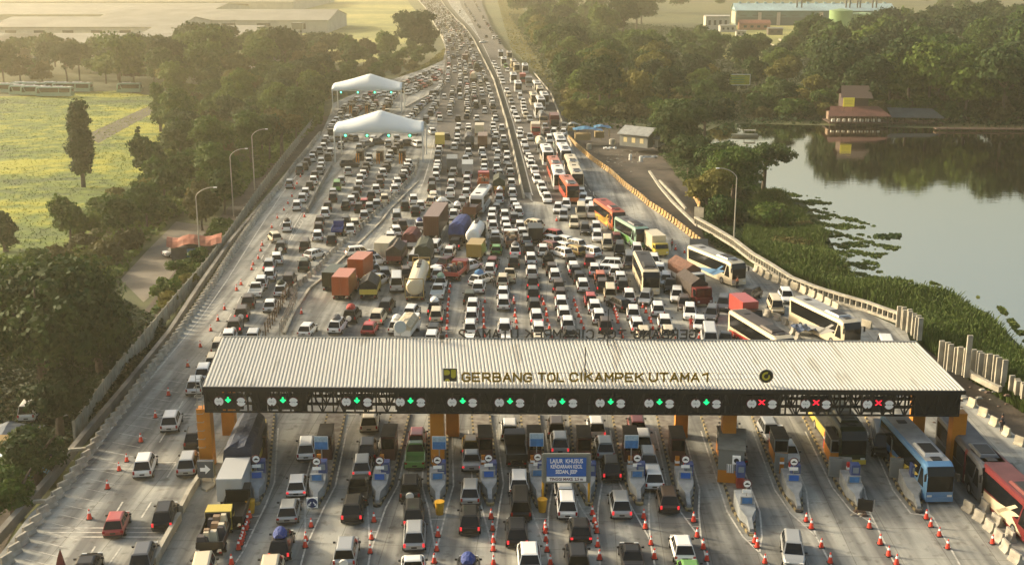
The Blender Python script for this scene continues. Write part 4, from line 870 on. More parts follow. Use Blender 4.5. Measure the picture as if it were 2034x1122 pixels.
for v in (.25, 2.2, 4.2, 6.2, 8.2, 10.2):
    for z in (zb+.06, (zb+zt)/2-.1, zt-.06): tr.bar(gpt(u0, v, z), gpt(u1, v, z), .14 if z != (zb+zt)/2-.1 else .09)
    n = 70
    for i in range(n+1):
        u = u0+(u1-u0)*i/n; tr.bar(gpt(u, v, zb), gpt(u, v, zt), .13)
        if i < n: un = u0+(u1-u0)*(i+1)/n; (tr.bar(gpt(u, v, zb), gpt(un, v, zt), .1) if i % 2 else tr.bar(gpt(u, v, zt), gpt(un, v, zb), .1))
for i in range(24):
    u = u0+(u1-u0)*i/23
    for z in (zb+.06, zt-.02): tr.bar(gpt(u, .3, z), gpt(u, 10.2, z), .1)
    for j in range(5): tr.bar(gpt(u, .3+j*2, zb if j % 2 else zt), gpt(u, 2.3+j*2, zt if j % 2 else zb), .07)
gobj(tr, 'roof_truss', DARKST)
ft = MB(); q0, q1 = ux(792), ux(1550)
for i in range(29):
    u = q0+(q1-q0)*i/28; w_ = (q1-q0)/56
    if i % 2 == 0: ft.bar(gpt(u, .34, zb+.05), gpt(u, .34, zt-.05), .12, .08)
    if i < 28: ft.bar(gpt(u, .35, zt-.1), gpt(u+w_, .35, zb+.1), .07, .05); ft.bar(gpt(u+w_, .35, zb+.1), gpt(u+2*w_, .35, zt-.1), .07, .05)
for z in (zb+.08, zt-.08): ft.bar(gpt(q0, .33, z), gpt(q1, .33, z), .10, .12)
gobj(ft, 'fascia_frame', mat('frame_dark_grey', (.045, .045, .04), .6))
for px, py, v in ((425, 905, 1.0), (452, 868, 8.5), (873, 905, 1.5), (1436, 905, 1.5), (1812, 860, 8.5), (1869, 903, 1.0), (1350, 860, 8.5), (900, 860, 8.5)):
    u = (P(px, py, 0)-FLn).dot(U); mb = MB(); m0 = gpt(u-.6, v, 0)
    p = [gpt(u-.6, v, 0), gpt(u+.6, v, 0), gpt(u+.6, v+1.1, 0), gpt(u-.6, v+1.1, 0)]; k = 0
    mb.v = [tuple(q) for q in p]+[(q.x, q.y, 5.5 if v < 5 else 7.4) for q in p]; mb.f = [(0, 3, 2, 1), (4, 5, 6, 7), (0, 1, 5, 4), (1, 2, 6, 5), (2, 3, 7, 6), (3, 0, 4, 7)]; mb.m = [0]*6
    gobj(mb, 'column', ORANGE)
# cage ladder at the left end
mb = MB(); p = gpt(-.9, 1.2, 0)
for s in (0, .45): mb.bar(gpt(-.9+s, 1.2, 0), gpt(-.9+s, 1.2, 8.6), .05)
for i in range(28): mb.bar(gpt(-.9, 1.2, .3*i+.2), gpt(-.45, 1.2, .3*i+.2), .04)
for i in range(8): mb.bar(gpt(-1.0, .7, 2+.8*i), gpt(-.35, .7, 2+.8*i), .04); mb.bar(gpt(-1.0, .7, 2+.8*i), gpt(-1.0, 1.2, 2+.8*i), .04); mb.bar(gpt(-.35, .7, 2+.8*i), gpt(-.35, 1.2, 2+.8*i), .04)
gobj(mb, 'ladder', mat('ladder_metal', (.3, .3, .27), .5, .4))
# lettering, emblem and roundel standing on rails over the front of the roof
LETT = mat('gold_letter_face', (0.25, 0.155, 0.008), .4); EMB = mat('emblem_black', (.02, .02, .012), .4); EMY = mat('emblem_yellow', (.45, .40, .03), .4)
sgn = thing('roof_sign', 'gold GERBANG TOL CIKAMPEK UTAMA 1 lettering on rails over the roof edge', 'sign', gpt(0, .8, 0)); 
Lp, Rp = on_front(917, 749, .9), on_front(1404, 750, .9); mid = (Lp+Rp)/2
rot = ga
def place_text(nm, txt, size, m, c, parent, width, back=False, depth=.06, bold=.012):
    o = text_obj(nm, txt, size, m, c-Vector(parent.location), parent, ga+(math.pi if back else 0), width, bold, depth); return o
words = (('GERBANG', 917, 1057), ('TOL', 1068, 1122), ('CIKAMPEK', 1131, 1279), ('UTAMA', 1289, 1390), ('1', 1401, 1407))
for w_, a_, b_ in words:
    l, r = on_front(a_, 749, .9), on_front(b_, 749, .9)
    o = stroke_text(w_, (r-l).length-.15 if len(w_) > 1 else .3, .72, .17).obj('lettering', LETT, sgn); o.location = (l+r)/2-Vector(sgn.location); o.rotation_euler.z = ga
mb = MB(); rl, rr = on_front(905, 744, .97), on_front(1515, 746, .97)
for dz in (.2, -.35): mb.bar(rl-Vector(sgn.location)+Vector((0, 0, dz)), rr-Vector(sgn.location)+Vector((0, 0, dz)), .03)
for i in range(15): q = rl.lerp(rr, i/14)-Vector(sgn.location); mb.bar((q.x, q.y, q.z-.75), (q.x, q.y, q.z+.2), .03)
mb.obj('support_rail', STEEL, sgn)
def upright(loc, name, label, cat, group=None): o = thing(name, label, cat, loc, ga, group); return o
c0 = on_front(894, 744.5, .85); e = upright(c0, 'emblem_sign', 'square black emblem with yellow shapes left of the gold roof lettering', 'sign')
w = 26*106/FPX/2; mb = MB(); mb.box(-w, w, -.03, .05, -w*.98, w*.98); mb.obj('panel', EMB, e)
mb = MB(); mb.box(-w-.05, w+.05, .05, .1, -w-.04, w+.04); mb.obj('border', WHITEP, e)
def disc(cx, cz, r, y, t0=0, t1=360, n=18): return [(cx+r*math.cos(R(t0+(t1-t0)*i/n)), y, cz+r*math.sin(R(t0+(t1-t0)*i/n))) for i in range(n+1)]
mb = MB(); mb.poly(disc(-w*.42, w*.42, w*.42, -.045, -90, 90)+[(-w*.9, -.045, w*.84), (-w*.9, -.045, 0)]); mb.poly(disc(-w*.42, -w*.95, w*.38, -.045, 0, 180)); mb.poly([(w*.15, -.045, w*.9), (w*.15, -.045, -w*.1)]+disc(w*.5, -w*.1, w*.38, -.045, 180, 360)+[(w*.9, -.045, w*.9)]); mb.obj('emblem', EMY, e)
c0 = on_front(1522, 747, .85); e = upright(c0, 'round_emblem', 'round black emblem with yellow ring at the right end of the roof lettering', 'sign')
r = 13*107/FPX*1.0; mb = MB(); mb.cyl((0, -.04, 0), (0, .05, 0), r, n=28); mb.obj('disc', EMB, e); mb = MB(); mb.cyl((0, .05, 0), (0, .1, 0), r*1.12, n=28); mb.obj('border', WHITEP, e)
mb = MB(); n = 24
for i in range(n):
    a0, a1 = R(70+320*i/n), R(70+320*(i+1)/n); k0, k1 = 1-.25*i/n, 1-.25*(i+1)/n
    mb.poly([(math.cos(a0)*r*.72*k0, -.055, math.sin(a0)*r*.72*k0), (math.cos(a1)*r*.72*k1, -.055, math.sin(a1)*r*.72*k1), (math.cos(a1)*r*.40*k1, -.055, math.sin(a1)*r*.40*k1), (math.cos(a0)*r*.40*k0, -.055, math.sin(a0)*r*.40*k0)])
mb.obj('emblem', EMY, e)
# mirrored lettering at the back (its face looks away)
sg2 = thing('roof_sign', 'dark GERBANG TOL CIKAMPEK UTAMA 2 lettering seen mirrored from behind on the roof ridge', 'sign', gpt(0, 11, 0))
vb = (BLn-FLn).dot(Nn)+.25; DARKL = mat('dark_letter_back', (.035, .032, .025), .6)
for w_, a_, b_ in (('GERBANG', 1258, 1384), ('TOL', 1185, 1244), ('CIKAMPEK', 1042, 1180), ('UTAMA', 940, 1030), ('2', 911, 928)):
    l, r = on_front(a_, 663.5, vb), on_front(b_, 663.5, vb); o = stroke_text(w_, (r-l).length-.15, .82, .15).obj('lettering', DARKL, sg2); o.location = (l+r)/2-Vector(sg2.location); o.rotation_euler.z = ga+math.pi
mb = MB(); rl, rr = on_front(905, 668, vb), on_front(1400, 669, vb)
for dz in (.15, -.3): mb.bar(rl-Vector(sg2.location)+Vector((0, 0, dz)), rr-Vector(sg2.location)+Vector((0, 0, dz)), .03)
for i in range(12): q = rl.lerp(rr, i/11)-Vector(sg2.location); mb.bar((q.x, q.y, 8.6), (q.x, q.y, q.z+.15), .03)
mb.obj('support_rail', STEEL, sg2)
for px, py, h, lab in ((1162, 740, 3.0, 'bent dark antenna mast on the middle of the ribbed roof'), (1207, 690, 3.6, 'thin antenna mast at the roof ridge')):
    p = on_front(px, py, 2.0 if py > 700 else 10.0); zr = 8+.8*(2.0 if py > 700 else 10)/11.2
    e = thing('antenna_mast', lab, 'antenna', (p.x, p.y, zr)); mb = MB(); mb.bar((0, 0, 0), (0, 0, h), .09); mb.obj('mast', DARKST, e)
    mb = MB(); [mb.bar((0, 0, h*.35), (dx, dy, 0), .04) for dx, dy in ((.8, .4), (-.8, .4), (0, -.8))]; mb.obj('stay', DARKST, e)
e = thing('satellite_dish', 'round grey dish standing at the back edge of the roof', 'dish', on_front(795, 668, vb))
mb = MB(); mb.cyl((0, 0, .95), (0, -.18, 1.0), .62, .55, n=20); mb.obj('reflector', mat('dish_grey', (.32, .35, .34), .4), e); mb = MB(); mb.bar((0, .1, -.6), (0, .05, 1), .07); mb.obj('mast', STEEL, e)
e = thing('roof_camera', 'small dark camera on the roof ridge left of the emblem', 'camera', on_front(878, 676, 10.5)); mb = MB(); mb.box(-.25, .25, -.2, .2, .2, .6); mb.obj('housing', DARKST, e); mb = MB(); mb.bar((0, 0, -.3), (0, 0, .2), .1); mb.obj('bracket', DARKST, e)
# lane signs hanging on the fascia
GREEN = mat('signal_green', (0.0, 0.8, 0.18), .4, emit=1.0); RED = mat('signal_red', (1.0, 0.01, 0.03), .4, emit=1.1); BLK = mat('sign_black', (.008, .008, .008), .6); SGW = mat('sign_white', (.88, .88, .84), .4); RING = mat('sign_red_ring', (.16, .02, .02), .5)
SIG = [(435, 453, 479), (540, 562, 583), (688, 709, 730), (795, 815.5, 836), (898, 919, 939), (992, 1013, 1033), (1097, 1117, 1138), (1192, 1213, 1233), (1289, 1310, 1330), (1382, 1403, 1423), (1493, 1513, 1534), (1600, 1621, 1641), (1723, 1745, 1766)]
def round_limit(p, kind, lane):
    lab = ('white round %s sign with black arrow notches over toll lane %s' % ('4,2 m height limit' if kind == 'h' else '2,5 m width limit', lane))
    e = thing('limit_sign', lab, 'sign', p, ga, 'limit signs on the gate fascia'); r = .40
    mb = MB(); mb.cyl((0, -.03, 0), (0, .06, 0), r*1.1, n=22); mb.obj('ring', RING, e)
    mb = MB(); mb.cyl((0, -.05, 0), (0, -.03, 0), r, n=22); mb.obj('face', SGW, e)
    mb = MB(); t = r*.34
    for s in (-1, 1):
        q = [(-t, s*r*1.02), (t, s*r*1.02), (0, s*r*.58)]; mb.poly([((a, -.056, b) if kind == 'h' else (b, -.056, a)) for a, b in q])
    mb.obj('arrow', BLK, e)
    text_obj('lettering', '4,2 m' if kind == 'h' else '2,5 m', .17, mat('sign_text_grey', (.12, .12, .12), .6), (0, -.06, 0), e, 0, .40 if kind == 'h' else .34, .0, .004)
LN = ['one', 'two', 'three', 'four', 'five', 'six', 'seven', 'eight', 'nine', 'ten', 'eleven', 'twelve', 'thirteen']
for i, (a_, b_, c_) in enumerate(SIG):
    y = 796.5+i*.5
    round_limit(on_front(a_, y, .15), 'h', LN[i]); round_limit(on_front(c_, y+1, .15), 'w', LN[i])
    g = i < 10; gm = MB(); gm.box(-1.35, 1.35, 0, .06, -.75, .75); gb = gm.obj('darkening_panel', DARKST, gate); gb.location = on_front(b_, y, .30)-gate_inv; gb.rotation_euler.z = ga  # dark panel added so the open truss bay reads dark behind the signals
    e = thing('lane_signal', ('green down-arrow' if g else 'red cross')+' lane signal over toll lane %s' % LN[i], 'signal', on_front(b_, y-3, .15), ga, 'lane signals on the gate fascia')
    mb = MB(); mb.box(-.36, .36, -.02, .1, -.36, .36); mb.obj('housing', BLK, e); mb = MB()
    if g: mb.poly([(-.07, -.03, .26), (.07, -.03, .26), (.07, -.03, -.02), (-.07, -.03, -.02)]); mb.poly([(-.28, -.03, .0), (0, -.03, -.28), (.28, -.03, .0), (.16, -.03, .06), (-.16, -.03, .06)])
    else:
        for s in (-1, 1): mb.poly([(-.24*s-.07, -.03-.003*s, -.22), (-.24*s+.07, -.03-.003*s, -.22), (.24*s+.07, -.03-.003*s, .22), (.24*s-.07, -.03-.003*s, .22)])
    mb.obj('light', GREEN if g else RED, e)
# ---------------------------------------------------------------- toll islands
SCR = [('E', 505, 585, 522, 300, 527, 403), ('E', 955, 610, 992, 292, 993, 393), ('E', 1440, 600, 1460, 287, 1465, 388), ('E', 1915, 610, 1915, 285, 1913, 383), ('F', 415, 548, 405, 250, 407, 340), ('F', 770, 565, 755, 245, 755, 333),
       ('F', 1128, 548, 1117, 245, 1120, 325), ('F', 1492, 545, 1450, 248, 1453, 340), ('F', 1852, 588, 1795, 260, 1795, 350), ('Gc', 357, 750, 303, 462, 305, 548), ('Gc', 650, 605, 597, 335, 593, 408), ('Gc', 1022, 590, 0, 0, 950, 418), ('Gc', 1392, 608, 0, 0, 1298, 410)]
sigx = [(on_front(b, 797, .15)-FLn).dot(U) for a, b, c in SIG]
ATT = mat('attenuator_grey', (0.30, .32, .32), .7, noise=(1.2, .35)); BLUEBOX = mat('machine_blue', (.04, .07, .20), .5); ISL = mat('island_top', (.24, .22, .18), .9, noise=(1.5, .5, (.12, .1, .08)))
BOOTHM = mat('booth_maroon', (.085, .025, .016), .6, noise=(1, .3)); BOOTHG = mat('booth_grey', (.14, .15, .14), .6)
def kerb_mat():
    m = bpy.data.materials.new('kerb_black_yellow'); m.use_nodes = True; nt = m.node_tree; b = nt.nodes['Principled BSDF']; g = hexn(nt, 'NewGeometry'); w = hexn(nt, 'TexWave'); w.bands_direction = 'Y'; w.inputs['Scale'].default_value = .32; w.inputs['Distortion'].default_value = .6
    nt.links.new(g.outputs['Position'], w.inputs['Vector']); r = hexn(nt, 'ValToRGB'); r.color_ramp.interpolation = 'CONSTANT'; r.color_ramp.elements[0].color = (.035, .033, .03, 1); r.color_ramp.elements[1].position = .5; r.color_ramp.elements[1].color = (.28, .22, .10, 1)
    nt.links.new(w.outputs[0], r.inputs[0]); nt.links.new(r.outputs[0], b.inputs['Base Color']); b.inputs['Roughness'].default_value = .9; return m
KERB = kerb_mat()
gore = MB()
CONEPTS = {0: 'E 405,950 330,1062', 1: 'E 885,930 850,1062', 2: 'E 1390,965 1375,1062', 3: 'E 1900,965 1885,1062', 4: 'F 435,880 430,985', 5: 'F 820,880 845,985', 6: 'F 1185,760 1205,985', 7: 'F 1565,800 1600,985', 8: 'F 1935,800 1985,985', 9: 'Gc 400,860 460,939', 10: 'Gc 750,760 845,939', 11: 'Gc 1120,690 1240,939', 12: 'Gc 1470,640 1640,939'}
for i, (cr, tx, ty, rx, ry, sx, sy) in enumerate(SCR):
    C_ = CR[cr]; tip = P(*C_(tx, ty), .2); ug = (sigx[i]+sigx[i+1])/2 if i < 12 else sigx[12]+2.6
    gp = gpt(ug, .3, 0); d = Vector((gp.x-tip.x, gp.y-tip.y, 0)); LG = d.length; d.normalize(); rz = math.atan2(-d.x, d.y)
    base = Vector((tip.x, tip.y, .006)); pos = 'between lanes %s and %s' % (LN[i], LN[i+1]) if i < 12 else 'right of lane thirteen'
    e = thing('toll_island', 'raised kerbed island %s with tapered grey crash block' % pos, 'traffic island', base, rz, 'toll islands')
    # kerbed plan: pointed nose, 1.9 m wide from 5 m on
    nose = [(-.3, .15), (-.95, 4.5), (-.98, LG+14), (.98, LG+14), (.95, 4.5), (.3, .15), (0, 0)]
    mb = MB(); n = len(nose); inn = [(x*.78, .35+(y-.0)*(1-.35/max(y, 1)) if y > .2 else .4) for x, y in nose]
    mb.v = [(x, y, 0) for x, y in nose]+[(x, y, .2) for x, y in nose]+[(x*.80, (y+.25 if y < 1 else y), .2) for x, y in nose]
    mb.f = [(j, (j+1) % n, n+(j+1) % n, n+j) for j in range(n)]+[(n+j, n+(j+1) % n, 2*n+(j+1) % n, 2*n+j) for j in range(n)]; mb.m = [0]*len(mb.f); mb.obj('kerb', KERB, e)
    mb = MB(); mb.poly([(x*.80, (y+.25 if y < 1 else y), .203) for x, y in nose]); mb.obj('paving', ISL, e)
    scr = P(*C_(sx, sy), 1.5); ds = max(2.6, (Vector((scr.x, scr.y, 0))-Vector((tip.x, tip.y, 0))).dot(d)); 
    mb = MB(); rg = [[(-w_, y, .205), (-w_, y, z), (w_, y, z), (w_, y, .205)] for y, w_, z in ((.5, .16, .45), (ds*.55, .2, .85), (ds*.8, .62, 1.15), (ds+.0, .68, 1.3), (ds+2.4, .70, 1.45))]
    mb.loft(rg); ab = mb.obj('crash_block', ATT, e)
    if not (i == 12):
        mb = MB(); mb.box(-.55, .55, ds-.05, ds+.12, 1.3, 1.95); mb.obj('screen_housing', ATT, e); mb = MB(); mb.box(-.40, .40, ds-.08, ds-.05, 1.38, 1.88); mb.obj('blue_screen', SIGNBL if i % 2 else SIGNB, e)
    if rx:
        rp = P(*C_(rx, ry), 3.0); dr = (Vector((rp.x, rp.y, 0))-Vector((tip.x, tip.y, 0))).dot(d)
        s = thing('height_limit_sign', 'round white car-symbol sign on the island %s' % pos, 'sign', base+d*(ds+.3)+Vector((0, 0, .2)), rz, 'round signs on the toll islands')
        zz = 2.75; mb = MB(); mb.bar((0, .06, 0), (0, .06, zz+.2), .07); mb.obj('post', STEEL, s)
        mb = MB(); mb.cyl((0, 0, zz), (0, .05, zz), .38, n=20); mb.obj('ring', mat('limit_ring', (.10, .012, .015), .5), s); mb = MB(); mb.cyl((0, -.02, zz), (0, 0, zz), .30, n=20); mb.obj('face', SGW, s)
        mb = MB(); mb.poly([(-.2, -.03, zz-.07), (.2, -.03, zz-.07), (.2, -.03, zz), (.1, -.03, zz+.03), (.06, -.03, zz+.1), (-.08, -.03, zz+.1), (-.12, -.03, zz+.03), (-.2, -.03, zz)]); mb.obj('car_symbol', BLK, s)
        mb = MB(); mb.box(-.36, .36, -.01, .03, zz-.78, zz-.5); mb.obj('plate', SGW, s)
    # booth, machine and posts, under the canopy
    bl = base+d*(LG+2.0)+Vector((0, 0, .203)); big = i >= 9
    bt = thing('toll_booth', '%s toll booth under the canopy %s' % ('orange and grey' if big else 'maroon', pos), 'booth', bl, rz, 'toll booths under the canopy')
    mb = MB(); mb.box(-.62, .62, 0, 2.8, 0, 1.0); mb.obj('base', ORANGE if big else BOOTHM, bt); mb = MB(); mb.box(-.62, .62, 0, 2.8, 1.0, 2.3); mb.obj('wall', BOOTHG if big else BOOTHM, bt)
    mb = MB(); mb.box(-.55, .55, -.02, 0, 1.1, 2.1); [mb.box(s*.622-.01, s*.622+.01, .3, 2.4, 1.1, 2.1) for s in (-1, 1)]; mb.obj('window', GLASS, bt)
    mb = MB(); mb.box(-.66, .66, -.1, 2.9, 2.3, 2.4); mb.obj('roof', mat('booth_top', (.06, .05, .04), .8, noise=(1, .4)), bt)
    tm = thing('card_machine', 'blue card machine on a red plinth, island %s' % pos, 'machine', base+d*(LG-3.2)+Vector((.35, 0, .203)), rz, 'blue card machines')
    mb = MB(); mb.box(-.3, .3, -.35, .35, 0, 1.0); mb.obj('plinth', mat('plinth_red', (.28, .03, .02), .6, noise=(2, .3)), tm); mb = MB(); mb.box(-.36, .36, -.4, .4, 1.0, 2.2); mb.obj('cabinet', BLUEBOX, tm); mb = MB(); mb.box(-.24, .24, -.43, -.4, 1.5, 2.0); mb.obj('display', mat('machine_display', (.2, .24, .26), .3), tm)
    for q, (dy, cm, nm) in enumerate(((-1.3, REDP, 'red and white'), (-.2, ORANGE, 'orange'), (5.6, REDP, 'red and white'))):
        pp = thing('guard_post', '%s guard post %s %s' % (nm, ('in front of', 'against the front of', 'behind')[q], 'the booth '+pos), 'post', base+d*(LG+dy)+Vector((0, 0, .203)), rz, 'guard posts by the toll booths')
        mb = MB(); mb.box(-.18+(-.3 if q else .3), .18+(-.3 if q else .3), -.15, .15, 0, 1.5); mb.obj('post', cm, pp); mb = MB(); mb.box(-.2+(-.3 if q else .3), .2+(-.3 if q else .3), -.17, .17, .9, 1.1); mb.obj('band', SGW, pp)
    # painted gore
    cp = pts(CONEPTS[i], .02); A0 = base+d*5
    nn = Vector((d.y, -d.x, 0))
    for s in (-1, 1):
        line(gore, [base+d*(LG+10)+nn*s*1.35, base+d*4.5+nn*s*1.35, base+nn*s*.75, cp[0]], .14, z=.018)
    line(gore, [cp[0], cp[1]], .14, z=.018)
    for t in (.25, .55): a_ = base.lerp(cp[0], t); ww = .75*(1-t); line(gore, [a_-nn*ww, a_+nn*ww], .12, z=.021)
tag(gore.obj('lane_markings', MARK), kind='structure')
# yellow barrels, arrow sign
for k_, (c_, x, y, lab) in enumerate((('E', 462, 655, 'yellow plastic barrel at the foremost tip of the leftmost toll island'), ('E', 1930, 665, 'yellow plastic barrel in front of the fourth toll island'), ('F', 788, 600, 'yellow plastic barrel by the left leg of the blue gantry sign'))):
    e = thing('water_barrel', lab, 'barrel', P(*CR[c_](x, y), .006), 0, 'yellow barrels'); mb = MB(); mb.cyl((0, 0, 0), (0, 0, .55), .30, .36, n=14); mb.cyl((0, 0, .55), (0, 0, 1.05), .36, .40, n=14); mb.obj('barrel', YELB, e); mb = MB(); mb.cyl((0, 0, 1.05), (0, 0, 1.12), .42, n=14); mb.obj('lid', YELB, e)
e = thing('arrow_sign', 'white square sign with dark blue disc and two white arrows on the second island', 'sign', P(*CR['E'](943, 655), .0)+Vector((0, 0, .2)), R(4))
mb = MB(); mb.box(-.46, .46, 0, .06, .2, 1.12); mb.obj('panel', SGW, e); mb = MB(); mb.cyl((0, -.02, .66), (0, 0, .66), .42, n=24); mb.obj('disc', mat('navy', (.01, .03, .11), .5), e)
mb = MB()
for s in (-1, 1): mb.poly([(s*.05, -.03, .72), (s*.2, -.03, .5), (s*.12, -.03, .46), (s*.36, -.03, .42), (s*.32, -.03, .66), (s*.27, -.03, .58), (s*.12, -.03, .8)])
mb.obj('arrow', SGW, e); mb = MB(); mb.bar((0, .1, 0), (0, .1, 1.0), .06); mb.obj('post', STEEL, e)
# blue square panels on posts
for x, y, c_, lab in ((1008, 115, 'E', 'blue and white square lane sign above the second toll island'), (1925, 115, 'E', 'blue and white square lane sign before the middle-left orange column'), (748, 85, 'F', 'blue and white square lane sign above the sixth toll island'), (1433, 98, 'F', 'blue and white square lane sign above the eighth toll island')):
    px, py = CR[c_](x, y); p = on_front(px, py, -1.2); e = thing('lane_sign', lab, 'sign', (p.x, p.y, .2), ga, 'square blue signs'); z = p.z-.2; w = .57
    mb = MB(); mb.box(-w, w, -.04, .04, z-w, z+w*.2); mb.obj('panel', SIGNBL, e); mb = MB(); mb.box(-w, w, -.04, .04, z+w*.2, z+w); mb.obj('header', mat('sign_header_pale', (.35, .48, .56), .5, noise=(5, .3)), e)
    mb = MB(); mb.bar((0, .09, 0), (0, .09, z+w*.8), .09); mb.obj('post', STEEL, e); mb = MB(); mb.box(-w-.04, w+.04, .042, .06, z-w-.04, z+w+.04); mb.obj('border', SGW, e)
# big blue sign
Yg = P(1125, 1001, 0).y; sg = thing('gantry_sign', 'big blue LAJUR KHUSUS sign in grey frame on yellow legs over the seventh lane', 'sign', (P(1125, 1001, 0).x, Yg, 0))
o0 = Vector(sg.location)
def sp(px, py): return PY(px, py, Yg)-o0
a_, b_ = sp(1085.8, 908.5), sp(1164, 945); mb = MB(); mb.box(a_.x, b_.x, -.06, .02, b_.z, a_.z); mb.obj('panel', SIGNB, sg)
c_, d_ = sp(1085.8, 946), sp(1164, 955); mb = MB(); mb.box(c_.x, d_.x, -.06, .02, d_.z, c_.z); mb.obj('height_plate', SGW, sg)
f0, f1 = sp(1078, 902.5), sp(1171.5, 957); fr = MB()
for q in (((f0.x, f0.z), (f1.x, f0.z)), ((f0.x, f1.z), (f1.x, f1.z)), ((f0.x, f0.z), (f0.x, f1.z)), ((f1.x, f0.z), (f1.x, f1.z))): fr.bar((q[0][0], .08, q[0][1]), (q[1][0], .08, q[1][1]), .16, .16)
fr.box(f0.x, f1.x, .05, .10, f1.z, f0.z); fr.obj('frame', mat('frame_grey', (.24, .25, .22), .5, .3), sg)
for x in (f0.x+.05, f1.x-.05): mb = MB(); mb.cyl((x, .1, 0), (x, .1, f1.z), .10, n=10); mb.obj('leg', YELB, sg)
cx = (a_.x+b_.x)/2
for t_, py, wd, sz in (('LAJUR  KHUSUS', 915, 65, .52), ('KENDARAAN KECIL', 925.7, 63, .46), ('SEDAN, JEEP', 936, 43, .46)):
    z = sp(1125, py).z; text_obj('lettering', t_, sz, SGW, (cx, -.075, z), sg, 0, wd*98/FPX*1.02, .008, .01)
text_obj('lettering', 'TINGGI MAKS. 2,5 m', .34, mat('dark_red_text', (.10, .02, .05), .5), (cx, -.075, sp(1125, 950.6).z), sg, 0, 68*98/FPX, .008, .01)
# nose sign and walkway at the left end, low divider walls
w = MB(); wallstrip(w, pts('A 1300,580 1235,680 1180,790'), .75, .35); tag(w.obj('divider_wall', CONCL), 'upper pale concrete divider wall between bypass and first toll lane', 'wall', 'pale divider walls')
w = MB(); wallstrip(w, pts('A 1172,830 1090,975 1005,1135'), .75, .35); tag(w.obj('divider_wall', CONCL), 'lower pale concrete divider wall between bypass and first toll lane', 'wall', 'pale divider walls')
w = MB(); p_ = pts('A 1312,620 1345,632 1395,600 1410,560 1380,400 1365,330 1330,50 1280,50 1300,400 1310,560', .18); k = len(p_); w.v = [(q.x, q.y, .18) for q in p_]+[(q.x, q.y, 0) for q in p_]; w.f = [tuple(range(k))]+[(j, (j+1) % k, (j+1) % k+k, j+k) for j in range(k)]; w.m = [0]*(k+1)
tag(w.obj('walkway', CONCL), 'pale raised concrete walkway at the left foot of the toll gate', 'walkway')
e = thing('arrow_sign', 'grey box sign with white arrow at the left nose of the toll gate', 'sign', P(*CR['A'](1345, 600), 0)+Vector((0, 0, .18)))
mb = MB(); mb.box(-.7, .7, 0, .5, .5, 2.0); mb.obj('panel', mat('sign_dark_grey', (.07, .08, .09), .5), e); mb = MB(); mb.poly([(-.45, -.02, 1.1), (0, -.02, 1.1), (0, -.02, .85), (.45, -.02, 1.3), (0, -.02, 1.75), (0, -.02, 1.45), (-.45, -.02, 1.45)]); mb.obj('arrow', SGW, e)
mb = MB(); mb.bar((-.5, .2, 0), (-.5, .2, .5), .1); mb.bar((.5, .2, 0), (.5, .2, .5), .1); mb.obj('leg', STEEL, e)
# big booth with air conditioner
p = P(1451, 966, 0); e = thing('toll_booth', 'large grey and orange booth with air conditioner and barred window beside the orange column', 'booth', (p.x, p.y+.3, .21), R(-11))
mb = MB(); mb.box(-1.1, 1.1, 0, 5.0, 0, 1.15); mb.obj('base', ORANGE, e); mb = MB(); mb.box(-1.1, 1.1, 0, 5.0, 1.15, 3.0); mb.obj('wall', BOOTHG, e); mb = MB(); mb.box(-1.2, 1.2, -.1, 5.1, 3.0, 3.12); mb.obj('roof', mat('booth_roof', (.16, .17, .15), .7, noise=(1, .3)), e)
mb = MB(); mb.box(.1, .8, -.32, 0, 1.9, 2.6); mb.obj('air_conditioner', SGW, e); mb = MB(); mb.cyl((.45, -.34, 2.25), (.45, -.32, 2.25), .22, n=14); mb.obj('fan_grille', BLK, e)
mb = MB(); mb.box(-.35, .3, -.03, 0, .95, 1.75); mb.obj('window', SGW, e); mb = MB(); [mb.bar((x, -.05, .95), (x, -.05, 1.75), .04) for x in (-.3, -.12, .06, .24)]; mb.obj('window_bar', BLK, e)
# ================================================================ CONES, BARRIERS, FENCES, LAMPS
def cone_meshes():
    b = MB(); b.box(-.22, .22, -.22, .22, 0, .05); bm_ = b.mesh('base', BLACKP)
    c = MB(); c.cyl((0, 0, .05), (0, 0, .48), .19, .10, n=12); c.cyl((0, 0, .66), (0, 0, .80), .07, .035, n=12); cm = c.mesh('cone_body', CONER)
    s = MB(); s.cyl((0, 0, .48), (0, 0, .66), .10, .07, n=12); return bm_, cm, s.mesh('reflective_band', SGW)
CM = cone_meshes()
def cones(s, lab, lod=0):
    for p in pts(s, .02):
        e = thing('traffic_cone', lab, 'traffic cone', (p.x, p.y, .012), rnd.uniform(-.3, .3), 'traffic cones, '+lab.split(' cone ')[-1])
        for m, n in zip(CM, ('base', 'cone_body', 'reflective_band')): link(n, m, e)
        sc_ = rnd.uniform(.95, 1.12); e.scale = (sc_, sc_, sc_)
cones('I 335,785 309,829 280,877 252,916 237,934 214,970 178,1030 373,728 398,689 419,657 433,637 446,615 470,577 479,566 500,536 503,526 513,514 518,499 521,488 540,453 551,434 564,418 572,405 580,391 585,376 590,366 597,352', 'red and white cone in the long line on the left bypass road')
cones('E 455,695 437,735 432,775 425,790 405,830 400,855 393,880 385,905 368,940 313,1055', 'red and white cone crowded in the row ahead of the leftmost toll island')
cones('E 932,765 890,870 885,922', 'red and white cone below the white arrow sign of the second island')
cones('E 1420,725 1400,860 1390,968', 'red and white cone in the line below the third island')
cones('E 1917,840 1907,950 1888,1045', 'red and white cone in the line below the fourth island')
cones('F 420,650 430,735 435,825 435,882 437,982', 'red and white cone in the line below the fifth island')
cones('F 810,728 812,755 815,812 823,887 847,982', 'red and white cone in the line below the sixth island')
cones('F 1150,622 1165,677 1174,720 1182,752 1188,852 1202,945', 'red and white cone right of the gantry sign legs')
